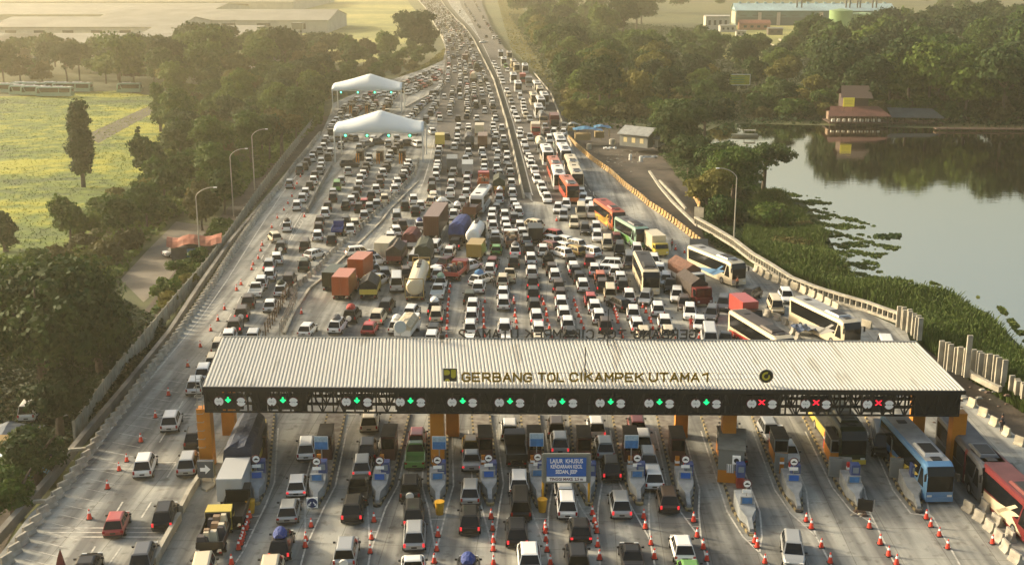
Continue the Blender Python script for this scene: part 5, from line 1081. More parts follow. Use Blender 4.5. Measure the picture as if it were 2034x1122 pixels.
cones('F 1520,647 1532,722 1572,838 1597,938', 'red and white cone in the line below the eighth island')
cones('F 1880,672 1905,783 1950,868 1975,952', 'red and white cone in the line below the ninth island')
cones('Gc 370,798 385,828 433,925', 'red and white cone in the line below the grey booth island')
cones('Gc 688,668 720,712 782,828 836,924', 'red and white cone in the line below the eleventh island')
cones('Gc 1078,708 1145,808 1197,880 1246,934', 'red and white cone in the line below the twelfth island')
cones('Gc 1430,652 1457,700 1510,758 1562,835', 'red and white cone in the line below the rightmost island')
cones('Gc 1838,805', 'single small cone between the lower right barrier blocks')
cones('C3 100,355 85,432 80,535 72,612 62,677 62,767 57,850 55,942 48,1052', 'small red cone in the row left of the mirrored lettering')
cones('C3 583,567 557,677 565,762 567,840 570,925 577,1045', 'small red cone in the row over the mirrored letters AM')
cones('C3 988,555 992,587 1003,692 1002,762 1022,848 1028,932', 'small red cone in the row over the mirrored letter U')
cones('C3 1385,535 1403,598 1432,672 1443,752 1455,833 1482,933 1508,1062', 'small red cone in the row over the mirrored letter P')
cones('C3 1823,552 1843,617 1868,692 1890,767 1925,852 C4 135,940', 'small red cone in the row over the mirrored letter M')
cones('C4 565,680 580,720 593,765 605,805 612,850 650,1000 675,1060', 'small red cone in the tight row over the mirrored word TOL')
cones('C4 960,640 1003,710 1050,808 1075,850 1100,942 1180,1065', 'small red cone over the mirrored letters BA')
cones('C4 1745,1070', 'single red cone beside the white minibus front')
cones('C1 1535,722', 'single red cone right of the rail fence')
cones('C5 735,360', 'orange cone at the tip of the plaza wall'); cones('C7 882,415', 'lone dark cone in the median opening'); cones('C8 1400,860 1275,815', 'dark cone near the person in red')
# --- concrete barrier blocks
def jersey(L=1.12, H=.85, s=1.0):
    m = MB(); pr = [(-.32, 0), (-.32, .1), (-.15, .32), (-.09, H), (.09, H), (.15, .32), (.32, .1), (.32, 0)]
    m.loft([[(x*s, y, z) for x, z in pr] for y in (-L/2, L/2)]); return m
JB = jersey().mesh('barrier_block', mat('barrier_concrete', (.40, .37, .30), .9, noise=(1.1, .45)))
JY = jersey(1.2, 1.0).mesh('barrier_block', mat('barrier_yellow', (.46, .26, .06), .7, noise=(1.0, .45, (.24, .18, .10))))
JW = jersey(1.5, .95).mesh('barrier_block', mat('barrier_cream', (.52, .46, .33), .8, noise=(1.2, .35)))
def row(me, s, step, lab, grp, twist=0, z=.006, nm='barrier_block', cap=400):
    out = resample(pts(s, 0), step)[:cap]
    for p, d in out:
        o = link(nm, me, None, (p.x, p.y, z), math.atan2(-d.x, d.y)+R(twist+rnd.uniform(-4, 4))); tag(o, lab, 'barrier', grp)
    return len(out)
n1 = row(JB, 'I 14,1121 65,1051 107,999 158,932 189,887 213,853 244,817 268,782 306,729 342,683 388,619 428,558 463,501 499,448 545,384 590,325 636,268', 1.65, 'grey concrete barrier block in the long row along the left road edge', 'barrier blocks along the left road edge', twist=-26)
n2 = row(JB, 'I 577,584 631,537 657,508 692,477 735,437 779,396 824,348 831,320', 2.2, 'grey concrete block in the curved row between the bypass and central plazas', 'barrier blocks of the curved row', twist=0)
row(JY, 'I 1130,277 1151,297 1178,320 1214,345 1242,371 1274,395 1288,408 1317,427 1345,448 1374,471 1404,495', 1.75, 'yellow painted barrier block in the striped row along the right carriageway', 'yellow painted barrier blocks', nm='painted_barrier_block')
row(JW, 'I 1502,539 1515,548 1530,556 1556,566 1580,575 1610,588 1640,603 1672,622', 2.1, 'cream concrete block in the row beside the large cream coach', 'cream barrier blocks on the outer lane', nm='cream_barrier_block')
row(JB, 'H3 560,330 620,400', 2.2, 'grey concrete block behind the blue-covered heap', 'grey blocks of the inner right row')
row(JB, 'E8 700,830 850,890 960,960 1060,1050', 1.9, 'grey concrete block in the slanting row between red-cream coach and cream coach', 'grey blocks of the inner right row')
row(JW, 'H3 1030,290 1090,310', 2.4, 'lone cream block behind the large cream coach', 'lone cream blocks', nm='cream_barrier_block')
for x, y in ((1700, 790), (1770, 850), (1840, 910), (1920, 975), (2000, 1035)): p = pts('H3 %g,%g' % (x, y))[0]; o = link('cream_barrier_block', JW, None, (p.x, p.y, .006), R(20+rnd.uniform(-20, 20))); o.scale = (.9, .62, .9); tag(o, 'cream block in the widely spaced row right of the toll gate', 'barrier', 'spaced cream blocks right of the gate')
row(JB, 'Gc 1690,605 1750,655 1800,700 1845,750 1890,800 1930,865 1990,930', 1.75, 'grey concrete block in the inner row left of the maroon coach', 'barrier blocks beside the maroon coach', twist=12)
row(JB, 'Gc 1790,600 1860,685 1930,760 1990,830', 2.6, 'grey concrete block in the outer row beside the maroon coach', 'outer blocks beside the maroon coach', twist=8)
row(JY, 'I 1376,388 1384,398 1390,412', 1.6, 'orange block at the bend above the balustrade wall', 'orange blocks at the bend', nm='painted_barrier_block')
# --- walls, fences
def wall(s, h, th, lab, m=CONC, z=0.0, top=None, grp=None, name='concrete_wall'):
    w = MB(); wallstrip(w, pts(s, z), h, th, top=top); return tag(w.obj(name, m), lab, 'wall', grp)
wall('I -120,1240 0,1075 91,972 171,872 244,785 335,672 396,577 460,484 506,430 560,365 600,318', .9, .5, 'long grey concrete drain parapet outside the left barrier row', CONCD, z=OFF+.9)
wall('I 564,664 585,620 615,574 644,551 664,530 692,504 718,480 757,441 779,413 802,390 831,361', .25, .35, 'low concrete kerb wall following the curved barrier row', CONCL)
wall('I 610,424 634,375 658,333', .85, .6, 'weathered concrete plaza wall with orange tip below the nearer tent', CONCD, top=.3)
wall('I 690,333 705,318 735,290 765,265', .5, .4, 'thin dark divider wall under the nearer tent canopy', CONCD)
wall('I 806,215 822,206 850,192 880,172', .6, .5, 'curved concrete divider right of the farther tent', CONC)
wall('I 1136,292 1128,275 1094,186 1060,145', .5, .3, 'thin pale kerb wall along the right edge of the far carriageway', CONCL)
wall('I 1290,342 1310,372 1335,402 1366,432 1385,450', .35, .45, 'broken pale concrete channel wall across the right-hand earth bank', CONCL)
wall('I 1310,362 1340,392 1362,418', .5, .35, 'second thin channel wall on the right-hand earth bank', CONCL)
# balustrade
bt = thing('balustrade_wall', 'pale concrete balustrade with dark openings along the lakeside road', 'balustrade', P(1381, 446, 0)); b0 = Vector(bt.location)
bp = pts('I 1381,446 1420,468 1459,492 1493,519 1530,541 1571,568 1620,588 1670,604 1719,618 1784,642')
m = MB(); wallstrip(m, [p-b0 for p in bp], .35, .5); m.obj('base', CONCL, bt)
m = MB(); wallstrip(m, [p-b0+Vector((0, 0, 1.15)) for p in bp], .25, .6); m.obj('top_rail', CONCL, bt)
m = MB()
for p, d in resample(bp, .95): q = p-b0; m.bar((q.x, q.y, .35), (q.x, q.y, 1.15), .38, .3)
tag(m.obj('baluster', CONCL, bt), kind='stuff')
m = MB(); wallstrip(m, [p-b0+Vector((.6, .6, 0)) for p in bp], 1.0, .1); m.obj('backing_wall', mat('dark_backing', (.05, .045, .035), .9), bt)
# precast panel fence on the left
fe = thing('panel_fence', 'long pale concrete panel fence with posts along the left road', 'fence', P(221, 790, OFF)); f0_ = Vector(fe.location)
fp = [PG(*q) for q in ((150, 880), (200, 806), (240, 752), (271, 716), (349, 618), (413, 542), (460, 476), (506, 407), (560, 330), (626, 246))]
rs = resample(fp, 3.0); m = MB(); wallstrip(m, [p-f0_+Vector((0, 0, .2)) for p, d in rs], 2.0, .08, z0=.2); m.obj('panel', mat('fence_panel', (.36, .34, .26), .9, noise=(.9, .4)), fe)
for k, (p, d) in enumerate(rs[:100]):
    q = p-f0_; 
    if k == 0: pm_ = MB(); pm_.box(-.12, .12, -.12, .12, 0, 2.35); PMM = pm_.mesh('post', CONCL)
    link('post', PMM, fe, (q.x, q.y, 0))
# concrete pile walls on the right
def piles(s, h, lab, z=0, step=.62):
    e = thing('pile_wall', lab, 'wall', pts(s, z)[0]); o_ = Vector(e.location); m = MB()
    for i, (p, d) in enumerate(resample(pts(s, z), step)):
        if i % 2 == 0 or True:
            q = p-o_; w = .24; hh = h*(1+rnd.uniform(-.06, .08)); n_ = Vector((-d.y, d.x, 0))*(.12 if i % 2 else -.12); m.bar((q.x+n_.x, q.y+n_.y, 0), (q.x+n_.x, q.y+n_.y, hh), .55, .25)
    m.obj('pile', CONCL, e); return e
piles('H3 1235,285 1300,318 1345,350 1360,375', 2.6, 'curved pale sheet-pile wall at the end of the balustrade')
piles('H3 1500,545 1600,580 1660,600', 3.0, 'row of tall grey concrete piles right of the toll gate')
piles('H3 1705,585 1800,630 1895,665', 3.0, 'sunlit row of concrete piles right of the tallest pile')
piles('H3 1955,690 2032,740 2100,780', 1.6, 'short pile wall at the right frame edge')
piles('H3 1668,605 1690,612', 4.6, 'tallest single concrete pile of the broken wall')
wall('H3 1640,560 1700,610 1800,665 1880,700', .6, .5, 'low concrete beam in front of the piles', CONCL)
# rail fence in front of the curved rows
rf = thing('rail_fence', 'rusty double rail fence with leaning posts between bypass and central plaza', 'fence', P(528, 667, 0)); r0 = Vector(rf.location); RUST = mat('rusty_rail', (.14, .09, .05), .8, noise=(3, .5)); 
for k, s in enumerate(('I 528,668 548,634 566,600 577,586', 'I 556,668 570,640 583,612 590,596')):
    q = [p-r0 for p in pts(s)]; 
    for h in (.5, 1.1, 1.6):
        m = MB(); [m.bar(a+Vector((0, 0, h)), b+Vector((0, 0, h)), .07) for a, b in zip(q[:-1], q[1:])]; m.obj('rail', RUST, rf)
    for p, d in resample(q, 1.6):
        m = MB(); m.bar(p, p+Vector((rnd.uniform(-.15, .15), 0, 1.8)), .12); m.obj('post', CONC if k else RUST, rf)
# --- street lamps
def lamp(bx, by, lab, side, z=OFF, h=12.5):
    p = P(bx, by, z); e = thing('street_lamp', lab, 'street lamp', p, 0, 'tall curved street lamps'); m = MB(); pol = mat('lamp_pole', (.36, .34, .28), .5, .3)
    m.cyl((0, 0, 0), (0, 0, h*.88), .13, .075, n=10); m.obj('pole', pol, e); m = MB(); prev = Vector((0, 0, h*.88))
    for i in range(1, 9): t = i/8; q = Vector((side*(2.9*t**1.5), 0, h*.88+h*.12*math.sin(t*math.pi/2))); m.cyl(prev, q, .07, n=8); prev = q
    m.obj('arm', pol, e); m = MB(); m.box(prev.x-.4 if side < 0 else prev.x-.1, prev.x+.1 if side < 0 else prev.x+.4, -.12, .12, prev.z-.08, prev.z+.06); m.obj('lamp_head', SGW, e)
lamp(398, 524, 'nearest curved street lamp left of the road behind the orange-roofed hut', 1, h=12)
lamp(464, 430, 'middle curved street lamp of the three along the left fence', 1); lamp(506, 378, 'farthest curved street lamp of the three along the left fence', 1)
lamp(1457, 489, 'curved street lamp by the lakeside balustrade', -1, z=0, h=12.5)
# ================================================================ TENT CANOPIES
MEMB = mat('white_membrane', (.62, .66, .64), .6)
def tent(xl, xr, yb, hh, lab, ycol, topx):
    c = P((xl+xr)/2, yb, 0); a, b = P(xl, yb, 0), P(xr, yb, 0); w = (b.x-a.x)/2; e = thing('tent_canopy', lab, 'canopy', c); D = 5.5; nx, ny = 28, 12; pk = (topx-(xl+xr)/2)/((xr-xl)/2)
    m = MB()
    for j in range(ny+1):
        v = -1+2*j/ny
        for i in range(nx+1):
            u = -1+2*i/nx; uu = (u-pk)/(1-pk) if u > pk else (u-pk)/(-1-pk); arch = math.cos(v*math.pi/2)**.6 if abs(v) < 1 else 0
            m.v.append((u*w*(1-.02*(1-abs(v))), v*D+D, hh+arch*(1.5+2.8*(1-abs(uu))**1.15)-.15*math.cos(u*9)*(1-arch)))
    for j in range(ny):
        for i in range(nx): k = j*(nx+1)+i; m.f.append((k, k+1, k+nx+2, k+nx+1)); m.m.append(0)
    roof = m.obj('membrane', MEMB, e, smooth=True); sol = roof.modifiers.new('thickness', 'SOLIDIFY'); sol.thickness = .05
    POL = mat('tent_column', (.55, .55, .50), .4)
    for x in (-w*.98, w*.98):
        for y in (.1, 2*D-.1): mm = MB(); mm.cyl((x, y, 0), (x, y, hh+.1), .16, n=10); mm.obj('column', POL, e)
    mm = MB(); mm.bar((-w, .1, hh-.15), (w, .1, hh-.15), .15, .3); mm.bar((-w, 2*D-.1, hh-.15), (w, 2*D-.1, hh-.15), .15, .3); mm.obj('eave_beam', POL, e)
    for x in (-.73*w, -.25*w, .23*w, .7*w):
        mm = MB(); mm.box(x-.4, x+.4, -.02, .1, hh-1.15, hh-.35); mm.obj('signal_housing', BLK, e); mm = MB(); mm.cyl((x, -.06, hh-.72), (x, -.02, hh-.72), .25, n=12); mm.obj('green_light', mat('tent_light', (.08, 1, .4), .4, emit=2.5), e)
    for k, x in enumerate((-.45, 0.0, .5)):
        bt = thing('toll_booth', '%s small booth from the left under the %s' % (('first', 'second', 'third')[k], lab.split(' with')[0]), 'booth', (c.x+x*w, c.y+1.5, 0), 0, 'booths under the tents')
        mm = MB(); mm.box(-.7, .7, 0, 2.6, 0, 2.2); mm.obj('wall', BOOTHM, bt); mm = MB(); mm.box(-.8, .8, -.1, 2.7, 2.2, 2.35); mm.obj('roof', CONC, bt); mm = MB(); mm.box(-.55, .55, -.02, 0, 1.1, 2.0); mm.obj('window', GLASS, bt)
        for dx in (-.2, .3):
            pp = thing('guard_post', 'orange guard post in front of the %s booth, %s' % (('first', 'second', 'third')[k], lab.split(' with')[0]), 'post', (c.x+x*w+dx, c.y-2.5, 0), 0, 'orange posts under the tents'); mm = MB(); mm.box(-.12, .12, -.12, .12, 0, 2.3); mm.obj('post', ORANGE, pp)
tent(664, 842, 322, 6.7, 'nearer white tent canopy with central peak over the left toll plaza', 0, 752)
tent(660, 799, 224, 6.7, 'farther white tent canopy with central peak over the left toll plaza', 0, 733)
# ================================================================ BUILDINGS
def gable(name, lab, loc, L, D, H, RH, wm, rm, rz=0, cat='building', over=.5, parts=None, axis='x'):
    e = thing(name, lab, cat, loc, rz); m = MB(); m.box(-L/2, L/2, 0, D, 0, H)
    if RH > 0 and axis == 'x': m.poly([(-L/2, 0, H), (-L/2, D, H), (-L/2, D/2, H+RH)]); m.poly([(L/2, 0, H), (L/2, D/2, H+RH), (L/2, D, H)])
    elif RH > 0: m.poly([(-L/2, 0, H), (L/2, 0, H), (0, 0, H+RH)]); m.poly([(-L/2, D, H), (0, D, H+RH), (L/2, D, H)])
    m.obj('wall', wm, e); m = MB(); o = over; t = .15
    if axis == 'x':
        for a, b, za, zb_ in ((-o, D/2, H-.1, H+RH), (D+o, D/2, H-.1, H+RH)):
            m.poly([(-L/2-o, a, za+.05), (L/2+o, a, za+.05), (L/2+o, b, zb_+.05), (-L/2-o, b, zb_+.05)]); m.poly([(-L/2-o, a, za+.05-t), (L/2+o, a, za+.05-t), (L/2+o, b, zb_+.05-t), (-L/2-o, b, zb_+.05-t)])
    else:
        for a, b in ((-L/2-o, 0), (L/2+o, 0)):
            m.poly([(a, -o, H-.05), (b, -o, H+RH+.05), (b, D+o, H+RH+.05), (a, D+o, H-.05)]); m.poly([(a, -o, H-.2), (b, -o, H+RH-.1), (b, D+o, H+RH-.1), (a, D+o, H-.2)])
    m.obj('roof', rm, e)
    if parts: parts(e)
    return e
GREYROOF = mat('grey_roof_sheet', (.23, .22, .17), .7, noise=(.08, .3)); PALEWALL = mat('pale_wall', (.45, .43, .36), .8, noise=(.2, .2)); TEALROOF = mat('teal_roof_sheet', (.36, .50, .50), .5, noise=(.1, .2)); TEALW = mat('teal_wall', (.10, .19, .18), .7, noise=(.15, .25)); TEALD = mat('dark_teal_wall', (.06, .10, .10), .7)
DKOPEN = mat('dark_opening', (.02, .02, .018), .8)
def wins(n, L, z0, z1, w, m=DKOPEN, nm='window', y=-.04, x0=None):
    def f(e):
        for i in range(n):
            x = -L/2+L*(i+.5)/n; q = MB(); q.box(x-w/2, x+w/2, y, y+.03, z0, z1); q.obj(nm, m, e)
    return f
def far_shed(px, py, w, D, H, RH, lab, rm=GREYROOF, wm=PALEWALL, rz=0, n=6):
    p = PG(px, py); gable('warehouse', lab, p, w, D, H, RH, wm, rm, R(rz), parts=wins(n, w*.9, H*.3, H*.75, w/n*.35))
far_shed(165, 116, 92, 60, 7, 3, 'nearest long grey-roofed warehouse on the far left')
far_shed(-60, 116, 60, 60, 7, 3, 'grey warehouse cut by the left frame edge')
far_shed(390, 96, 60, 70, 7, 3, 'wide low grey warehouse left of the leaning crane boom')
far_shed(165, 82, 110, 80, 8, 4, 'second long grey warehouse behind the nearest one')
far_shed(420, 66, 150, 90, 8, 5, 'broad hazy grey warehouse in the middle distance left')
far_shed(110, 52, 210, 160, 8, 5, 'very wide hazy sawtooth factory roof at the far upper left')
far_shed(120, 24, 420, 260, 9, 6, 'most distant hazy factory roof at the upper left corner')
far_shed(330, 84, 30, 5, 3.5, 1, 'long white low roof strip in front of the warehouses', WHITEP)
far_shed(560, 92, 26, 8, 4, 1.5, 'small white-roofed shed beside the water tower', WHITEP)
p = PG(505, 146); gable('barn', 'grey steep-gabled barn behind the left tree belt', p, 13, 18, 4, 5, PALEWALL, GREYROOF, R(-40), axis='y')
for k, (x, y) in enumerate(((545, 152), (548, 166))): p = PG(x, y); gable('shelter', '%s small white-roofed shelter right of the gabled barn' % ('upper', 'lower')[k], p, 6, 3, 2.5, .8, PALEWALL, WHITEP, parts=wins(2, 5, .8, 1.8, .9))
p = PG(593, 92); e = thing('water_tower', 'dark water tower with square tank on the far left', 'water tower', p); m = MB(); [m.bar((sx*2, sy*2, 0), (sx*1.6, sy*1.6, 9), .5) for sx in (-1, 1) for sy in (-1, 1)]; [m.bar((-2, -2, z), (2, -2, z+3), .25) for z in (1, 5)]; m.obj('leg', GREYROOF, e); m = MB(); m.box(-2.6, 2.6, -2.6, 2.6, 9, 12.5, top=(-3, 3, -3, 3)); m.obj('tank', GREYROOF, e)
p = PG(442, 100); e = thing('crane', 'leaning dark crane boom above the left tree belt', 'crane', p); m = MB(); m.box(-2, 2, -1.5, 1.5, 0, 3); m.obj('cab', GREYROOF, e); m = MB(); a, b = Vector((0, 0, 2)), Vector((6.5, 0, 15)); n_ = Vector((-.8, 0, .4))
m.bar(a+n_, b+n_, .25); m.bar(a-n_, b-n_, .25); [m.bar(a.lerp(b, i/9)+n_*(1 if i % 2 else -1), a.lerp(b, (i+1)/9)-n_*(1 if i % 2 else -1), .18) for i in range(9)]; m.bar(b, b+Vector((1.2, 0, .3)), .4); m.obj('boom', GREYROOF, e)
# parked pale green buses far left
for k, (x, y) in enumerate(((14, 186), (46, 183), (70, 184), (44, 190), (68, 191), (98, 193), (122, 193), (104, 183), (130, 184), (160, 184), (258, 185))):
    e = make_bus('t', 't', PG(x, y)+Vector((0, 0, .05)), R(90 if k % 3 else 84), 'pale green bus parked before the far-left trees, %s of the yard' % ORD[k], 'parked green buses', lod=1, L=8.5, roofc='w')
    
# factory on the right
p = PG(1617, 51); FW = 294*P(1617, 51, OFF).y/FPX*1.03
e = thing('factory_building', 'long teal factory hall with pale blue roof and chimneys behind the lake', 'factory', p, R(-3))
m = MB(); m.box(-FW/2, FW/2, 0, 26, 0, 10.5); m.obj('wall', TEALW, e); m = MB(); m.box(-FW/2-.02, FW/2*.5, -.3, -.02, 0, 5.5); m.obj('lower_wall', TEALD, e)
m = MB(); m.poly([(-FW/2-1, -1, 10.3), (FW/2+1, -1, 10.3), (FW/2+1, 13, 15), (-FW/2-1, 13, 15)]); m.poly([(-FW/2-1, 27, 10.3), (FW/2+1, 27, 10.3), (FW/2+1, 13, 15), (-FW/2-1, 13, 15)]); m.poly([(-FW/2, 0, 10.4), (-FW/2, 26, 10.4), (-FW/2, 13, 14.9)]); m.obj('roof', TEALROOF, e)
for i in range(18): x = -FW/2+4+i*(FW-8)/17; m = MB(); m.box(x-1, x+1, 12.2, 13.8, 14.6, 15.9); m.obj('ridge_vent', TEALROOF, e)
for x in (-.18, -.13, .34, .38, .46, .49, .62, .66): m = MB(); xx = FW/2*(x*1.2-.0); m.cyl((xx, 5, 9), (xx, 5, 17.5), .55, n=10); m.obj('chimney', mat('chimney_dark', (.05, .05, .045), .7), e)
for x in (-.70, -.46, .08): m = MB(); m.box(FW/2*x-1.1, FW/2*x+1.1, -2.2, -.4, 0, 9.0); m.obj('flue_tower', mat('flue_pink', (.45, .38, .32), .7), e)
for i in range(12): x = -FW/2+5+i*(FW-10)/11; m = MB(); m.box(x-2.6, x+2.6, -.36 if x < FW/4 else -.06, -.31 if x < FW/4 else -.01, 6.2, 7.2); m.obj('window_band', TEALD, e)
m = MB(); m.box(-FW/2-.3, -FW/2-.02, 2, 24, 1, 9); m.obj('end_wall', mat('end_wall_cream', (.50, .42, .28), .7), e)
for k, (px, py, d, h, lab) in enumerate(((1668, 63, 15, 13.5, 'left taller green storage tank before the teal factory'), (1711, 62, 20, 11, 'right wider green storage tank before the teal factory'))):
    p = PG(px, py); e = thing('storage_tank', lab, 'tank', p); m = MB(); m.cyl((0, 0, 0), (0, 0, h), d/2, n=36); m.obj('shell', mat('tank_green', (.17, .30, .10), .6, noise=(.1, .2)), e, smooth=False); m = MB(); m.cyl((0, 0, h), (0, 0, h+1.2), d/2*1.01, .6, n=36); m.obj('roof', mat('tank_roof_green', (.18, .27, .12), .6), e)
    m = MB(); [m.bar((-d/2-.1, -.4, z), (-d/2-.1, .4, z), .08) for z in range(1, int(h))]; m.obj('ladder', STEEL, e)
def block(px, py, w, D, H, lab, wm, rm, rh=.8, n=4, rz=0): p = PG(px, py); return gable('building', lab, p, w, D, H, rh, wm, rm, R(rz), parts=wins(n, w*.9, H*.35, H*.7, w/n*.4))
REDR = mat('red_tile_roof', (.27, .10, .06), .8, noise=(.5, .3)); WHW = mat('cream_building_wall', (.55, .50, .40), .8, noise=(.3, .2))
block(1425, 60, 16, 10, 9, 'cream two-storey building left of the teal factory', WHW, PALEWALL, .5, 4)
block(1446, 64, 10, 8, 4, 'grey low annex beside the cream two-storey building', PALEWALL, GREYROOF, .5, 3)
block(1500, 60, 20, 9, 4.2, 'orange-brown house with red tiled roof before the teal factory', mat('orange_wall', (.38, .17, .09), .8), REDR, 2.2, 4)
block(1540, 70, 9, 5, 4, 'small dark hut with cream pillars below the red-roofed house', mat('hut_dark', (.10, .08, .06), .8), GREYROOF, .6, 2)
block(1598, 62, 5, 4, 3.2, 'tiny pink hut before the teal factory', mat('pink_wall', (.5, .27, .24), .8), REDR, .8, 1)
block(1472, 72, 6, 4, 3, 'grey shed near the bank left of the factory', PALEWALL, GREYROOF, .5, 2)
block(1772, 52, 6, 5, 3.4, 'small orange hut right of the teal factory', mat('orange_wall2', (.42, .24, .12), .8), REDR, 1, 1)  # hut walls have an even orange base colour
wall('I 1548,80 1562,86 1575,92', .8, .8, 'pale concrete slab wall on the bank below the factory', CONCL, z=OFF); wall('I 1515,84 1540,92 1562,98', .5, .5, 'second thin slab wall on the bank below the factory', CONCL, z=OFF)
# lakeside restaurant on posts
WOOD = mat('dark_wood', (.09, .055, .035), .85, noise=(1, .3))
p = PG(1706, 252); e = thing('restaurant', 'lakeside restaurant with red roof and brown upper storey over the water', 'restaurant', p, R(-2))
WL = 118*p.y/FPX; m = MB(); m.box(-WL/2, WL/2, 0, 9, .9, 1.2); m.obj('deck', WOOD, e)
for i in range(12): x = -WL/2+.3+i*(WL-.6)/11; m = MB(); m.cyl((x, .3, 0), (x, .3, 3.2), .12, n=8); m.obj('post', WOOD, e)
m = MB(); m.poly([(-WL/2-.6, -.8, 3.0), (WL/2+.4, -.8, 3.0), (WL/2-2, 5, 5.2), (-WL/2+1.2, 5, 5.2)]); m.poly([(-WL/2-.6, -.8, 2.88), (WL/2+.4, -.8, 2.88), (WL/2-2, 5, 5.08), (-WL/2+1.2, 5, 5.08)]); m.poly([(-WL/2+1.2, 5, 5.2), (WL/2-2, 5, 5.2), (WL/2, 10, 3.2), (-WL/2, 10, 3.2)]); m.obj('roof', mat('faded_red_roof', (.13, .05, .035), .85, noise=(.6, .35)), e)
m = MB(); m.box(-WL/2+1, WL/2-1, 6, 9, 1.2, 3.4); m.obj('wall', mat('rest_wall', (.22, .15, .10), .8), e); m = MB(); [m.box(-WL/2+1+i*1.6, -WL/2+1.9+i*1.6, 1.5, 2.3, 1.2, 1.95) for i in range(int(WL/1.6)-1)]; m.obj('tables', WHITEP, e)
m = MB(); m.box(-3.6, 3.6, 5.5, 11, 3, 8.2); m.obj('upper_storey', mat('rest_brown', (.07, .045, .035), .85, noise=(.6, .3)), e); m = MB(); m.poly([(-4.4, 4.6, 7.6), (4.6, 4.2, 7.4), (4.2, 9, 10.6), (-3.6, 9, 10.6)]); m.poly([(-3.6, 9, 10.6), (4.2, 9, 10.6), (4.6, 12, 8), (-4.4, 12, 8)]); m.obj('upper_roof', mat('rest_roof_brown', (.09, .06, .045), .85), e)
p = PG(1688, 250); e = thing('shop_sign', 'small yellow signboard standing on the restaurant roof', 'sign', (p.x-.8, p.y-.2, OFF+5.4)); m = MB(); m.box(-1.6, 1.6, -.06, .06, 0, 2.5); m.obj('panel', mat('sign_yellow', (.75, .62, .05), .5), e); m = MB(); [m.box(-1.1, 1.1, -.08, -.06, z, z+.1) for z in (1.7, 1.2, .7)]; m.obj('lettering', mat('faded_text', (.30, .30, .05), .6), e); m = MB(); [m.bar((s*1.2, .1, -1.5), (s*1.2, .1, 2), .1) for s in (-1, 1)]; m.obj('post', WOOD, e)
p = PG(1822, 250); e = thing('pavilion', 'long low pavilion with blue-grey roof right of the restaurant', 'pavilion', p, R(-3)); WL = 104*p.y/FPX; m = MB(); m.poly([(-WL/2, -.5, 2.4), (WL/2, -.5, 2.2), (WL/2-2, 6, 4.2), (-WL/2, 6, 4.4)]); m.poly([(-WL/2, -.5, 2.3), (WL/2, -.5, 2.1), (WL/2-2, 6, 4.1), (-WL/2, 6, 4.3)]); m.obj('roof', mat('bluegrey_roof', (.05, .065, .07), .7, noise=(.4, .3)), e)
m = MB(); m.box(-WL/2, WL/2, 0, 6, .5, .8); m.obj('deck', WOOD, e)
for i in range(9): x = -WL/2+.3+i*(WL-.6)/8; m = MB(); m.cyl((x, .3, 0), (x, .3, 2.4), .12, n=8); m.obj('post', WOOD, e)
p = PG(1955, 262); e = thing('jetty', 'low wooden jetty along the far shore at the right frame edge', 'jetty', p, R(-3)); m = MB(); m.box(-13, 16, 0, 2.5, .5, .8); m.obj('deck', WOOD, e); m = MB(); [m.bar((x, .2, 0), (x, .2, 1.7), .15) for x in range(-12, 16, 2)]; m.obj('post', WOOD, e)
p = PG(1482, 272); e = thing('boat', 'small grey flat boat moored on the lake', 'boat', (p.x, p.y, OFF+.1), R(85)); m = MB(); m.loft([[(-.2, 4, .6), (.2, 4, .6), (.2, 3.6, 0), (-.2, 3.6, 0)], [(-1.1, 2, .6), (1.1, 2, .6), (.9, 2, 0), (-.9, 2, 0)], [(-1.2, -3, .6), (1.2, -3, .6), (1, -3, 0), (-1, -3, 0)]]); m.obj('hull', mat('hull_grey', (.12, .13, .1), .7), e); m = MB(); m.box(-1, 1, -2.4, .6, 1.6, 1.7); [m.bar((sx*.9, y, .5), (sx*.9, y, 1.6), .08) for sx in (-1, 1) for y in (-2.3, .5)]; m.obj('awning', GREYROOF, e)
# billboard
p = PG(1467, 186); e = thing('billboard', 'yellow-green billboard standing among the trees beyond the lake', 'billboard', p); m = MB(); m.box(-3.7, 3.7, -.1, .1, 3.0, 6.6); m.obj('panel', mat('billboard_green', (.44, .46, .05), .5, noise=(.6, .35)), e)
m = MB(); m.box(-3.8, 3.8, -.14, -.1, 6.5, 6.7); m.box(-3.8, 3.8, -.14, -.1, 2.9, 3.05); m.box(-3.85, -3.7, -.14, -.1, 3.05, 6.5); m.box(3.7, 3.85, -.14, -.1, 3.05, 6.5); m.obj('frame', SGW, e); m = MB(); [m.box(-3, 1.8, -.12, -.1, z, z+.25) for z in (5.5, 4.7, 3.8)]; m.obj('lettering', mat('billboard_text', (.12, .30, .10), .6), e); m = MB(); [m.bar((s*2.6, .15, 0), (s*2.6, .15, 4), .2) for s in (-1, 1)]; m.obj('post', DARKST, e)
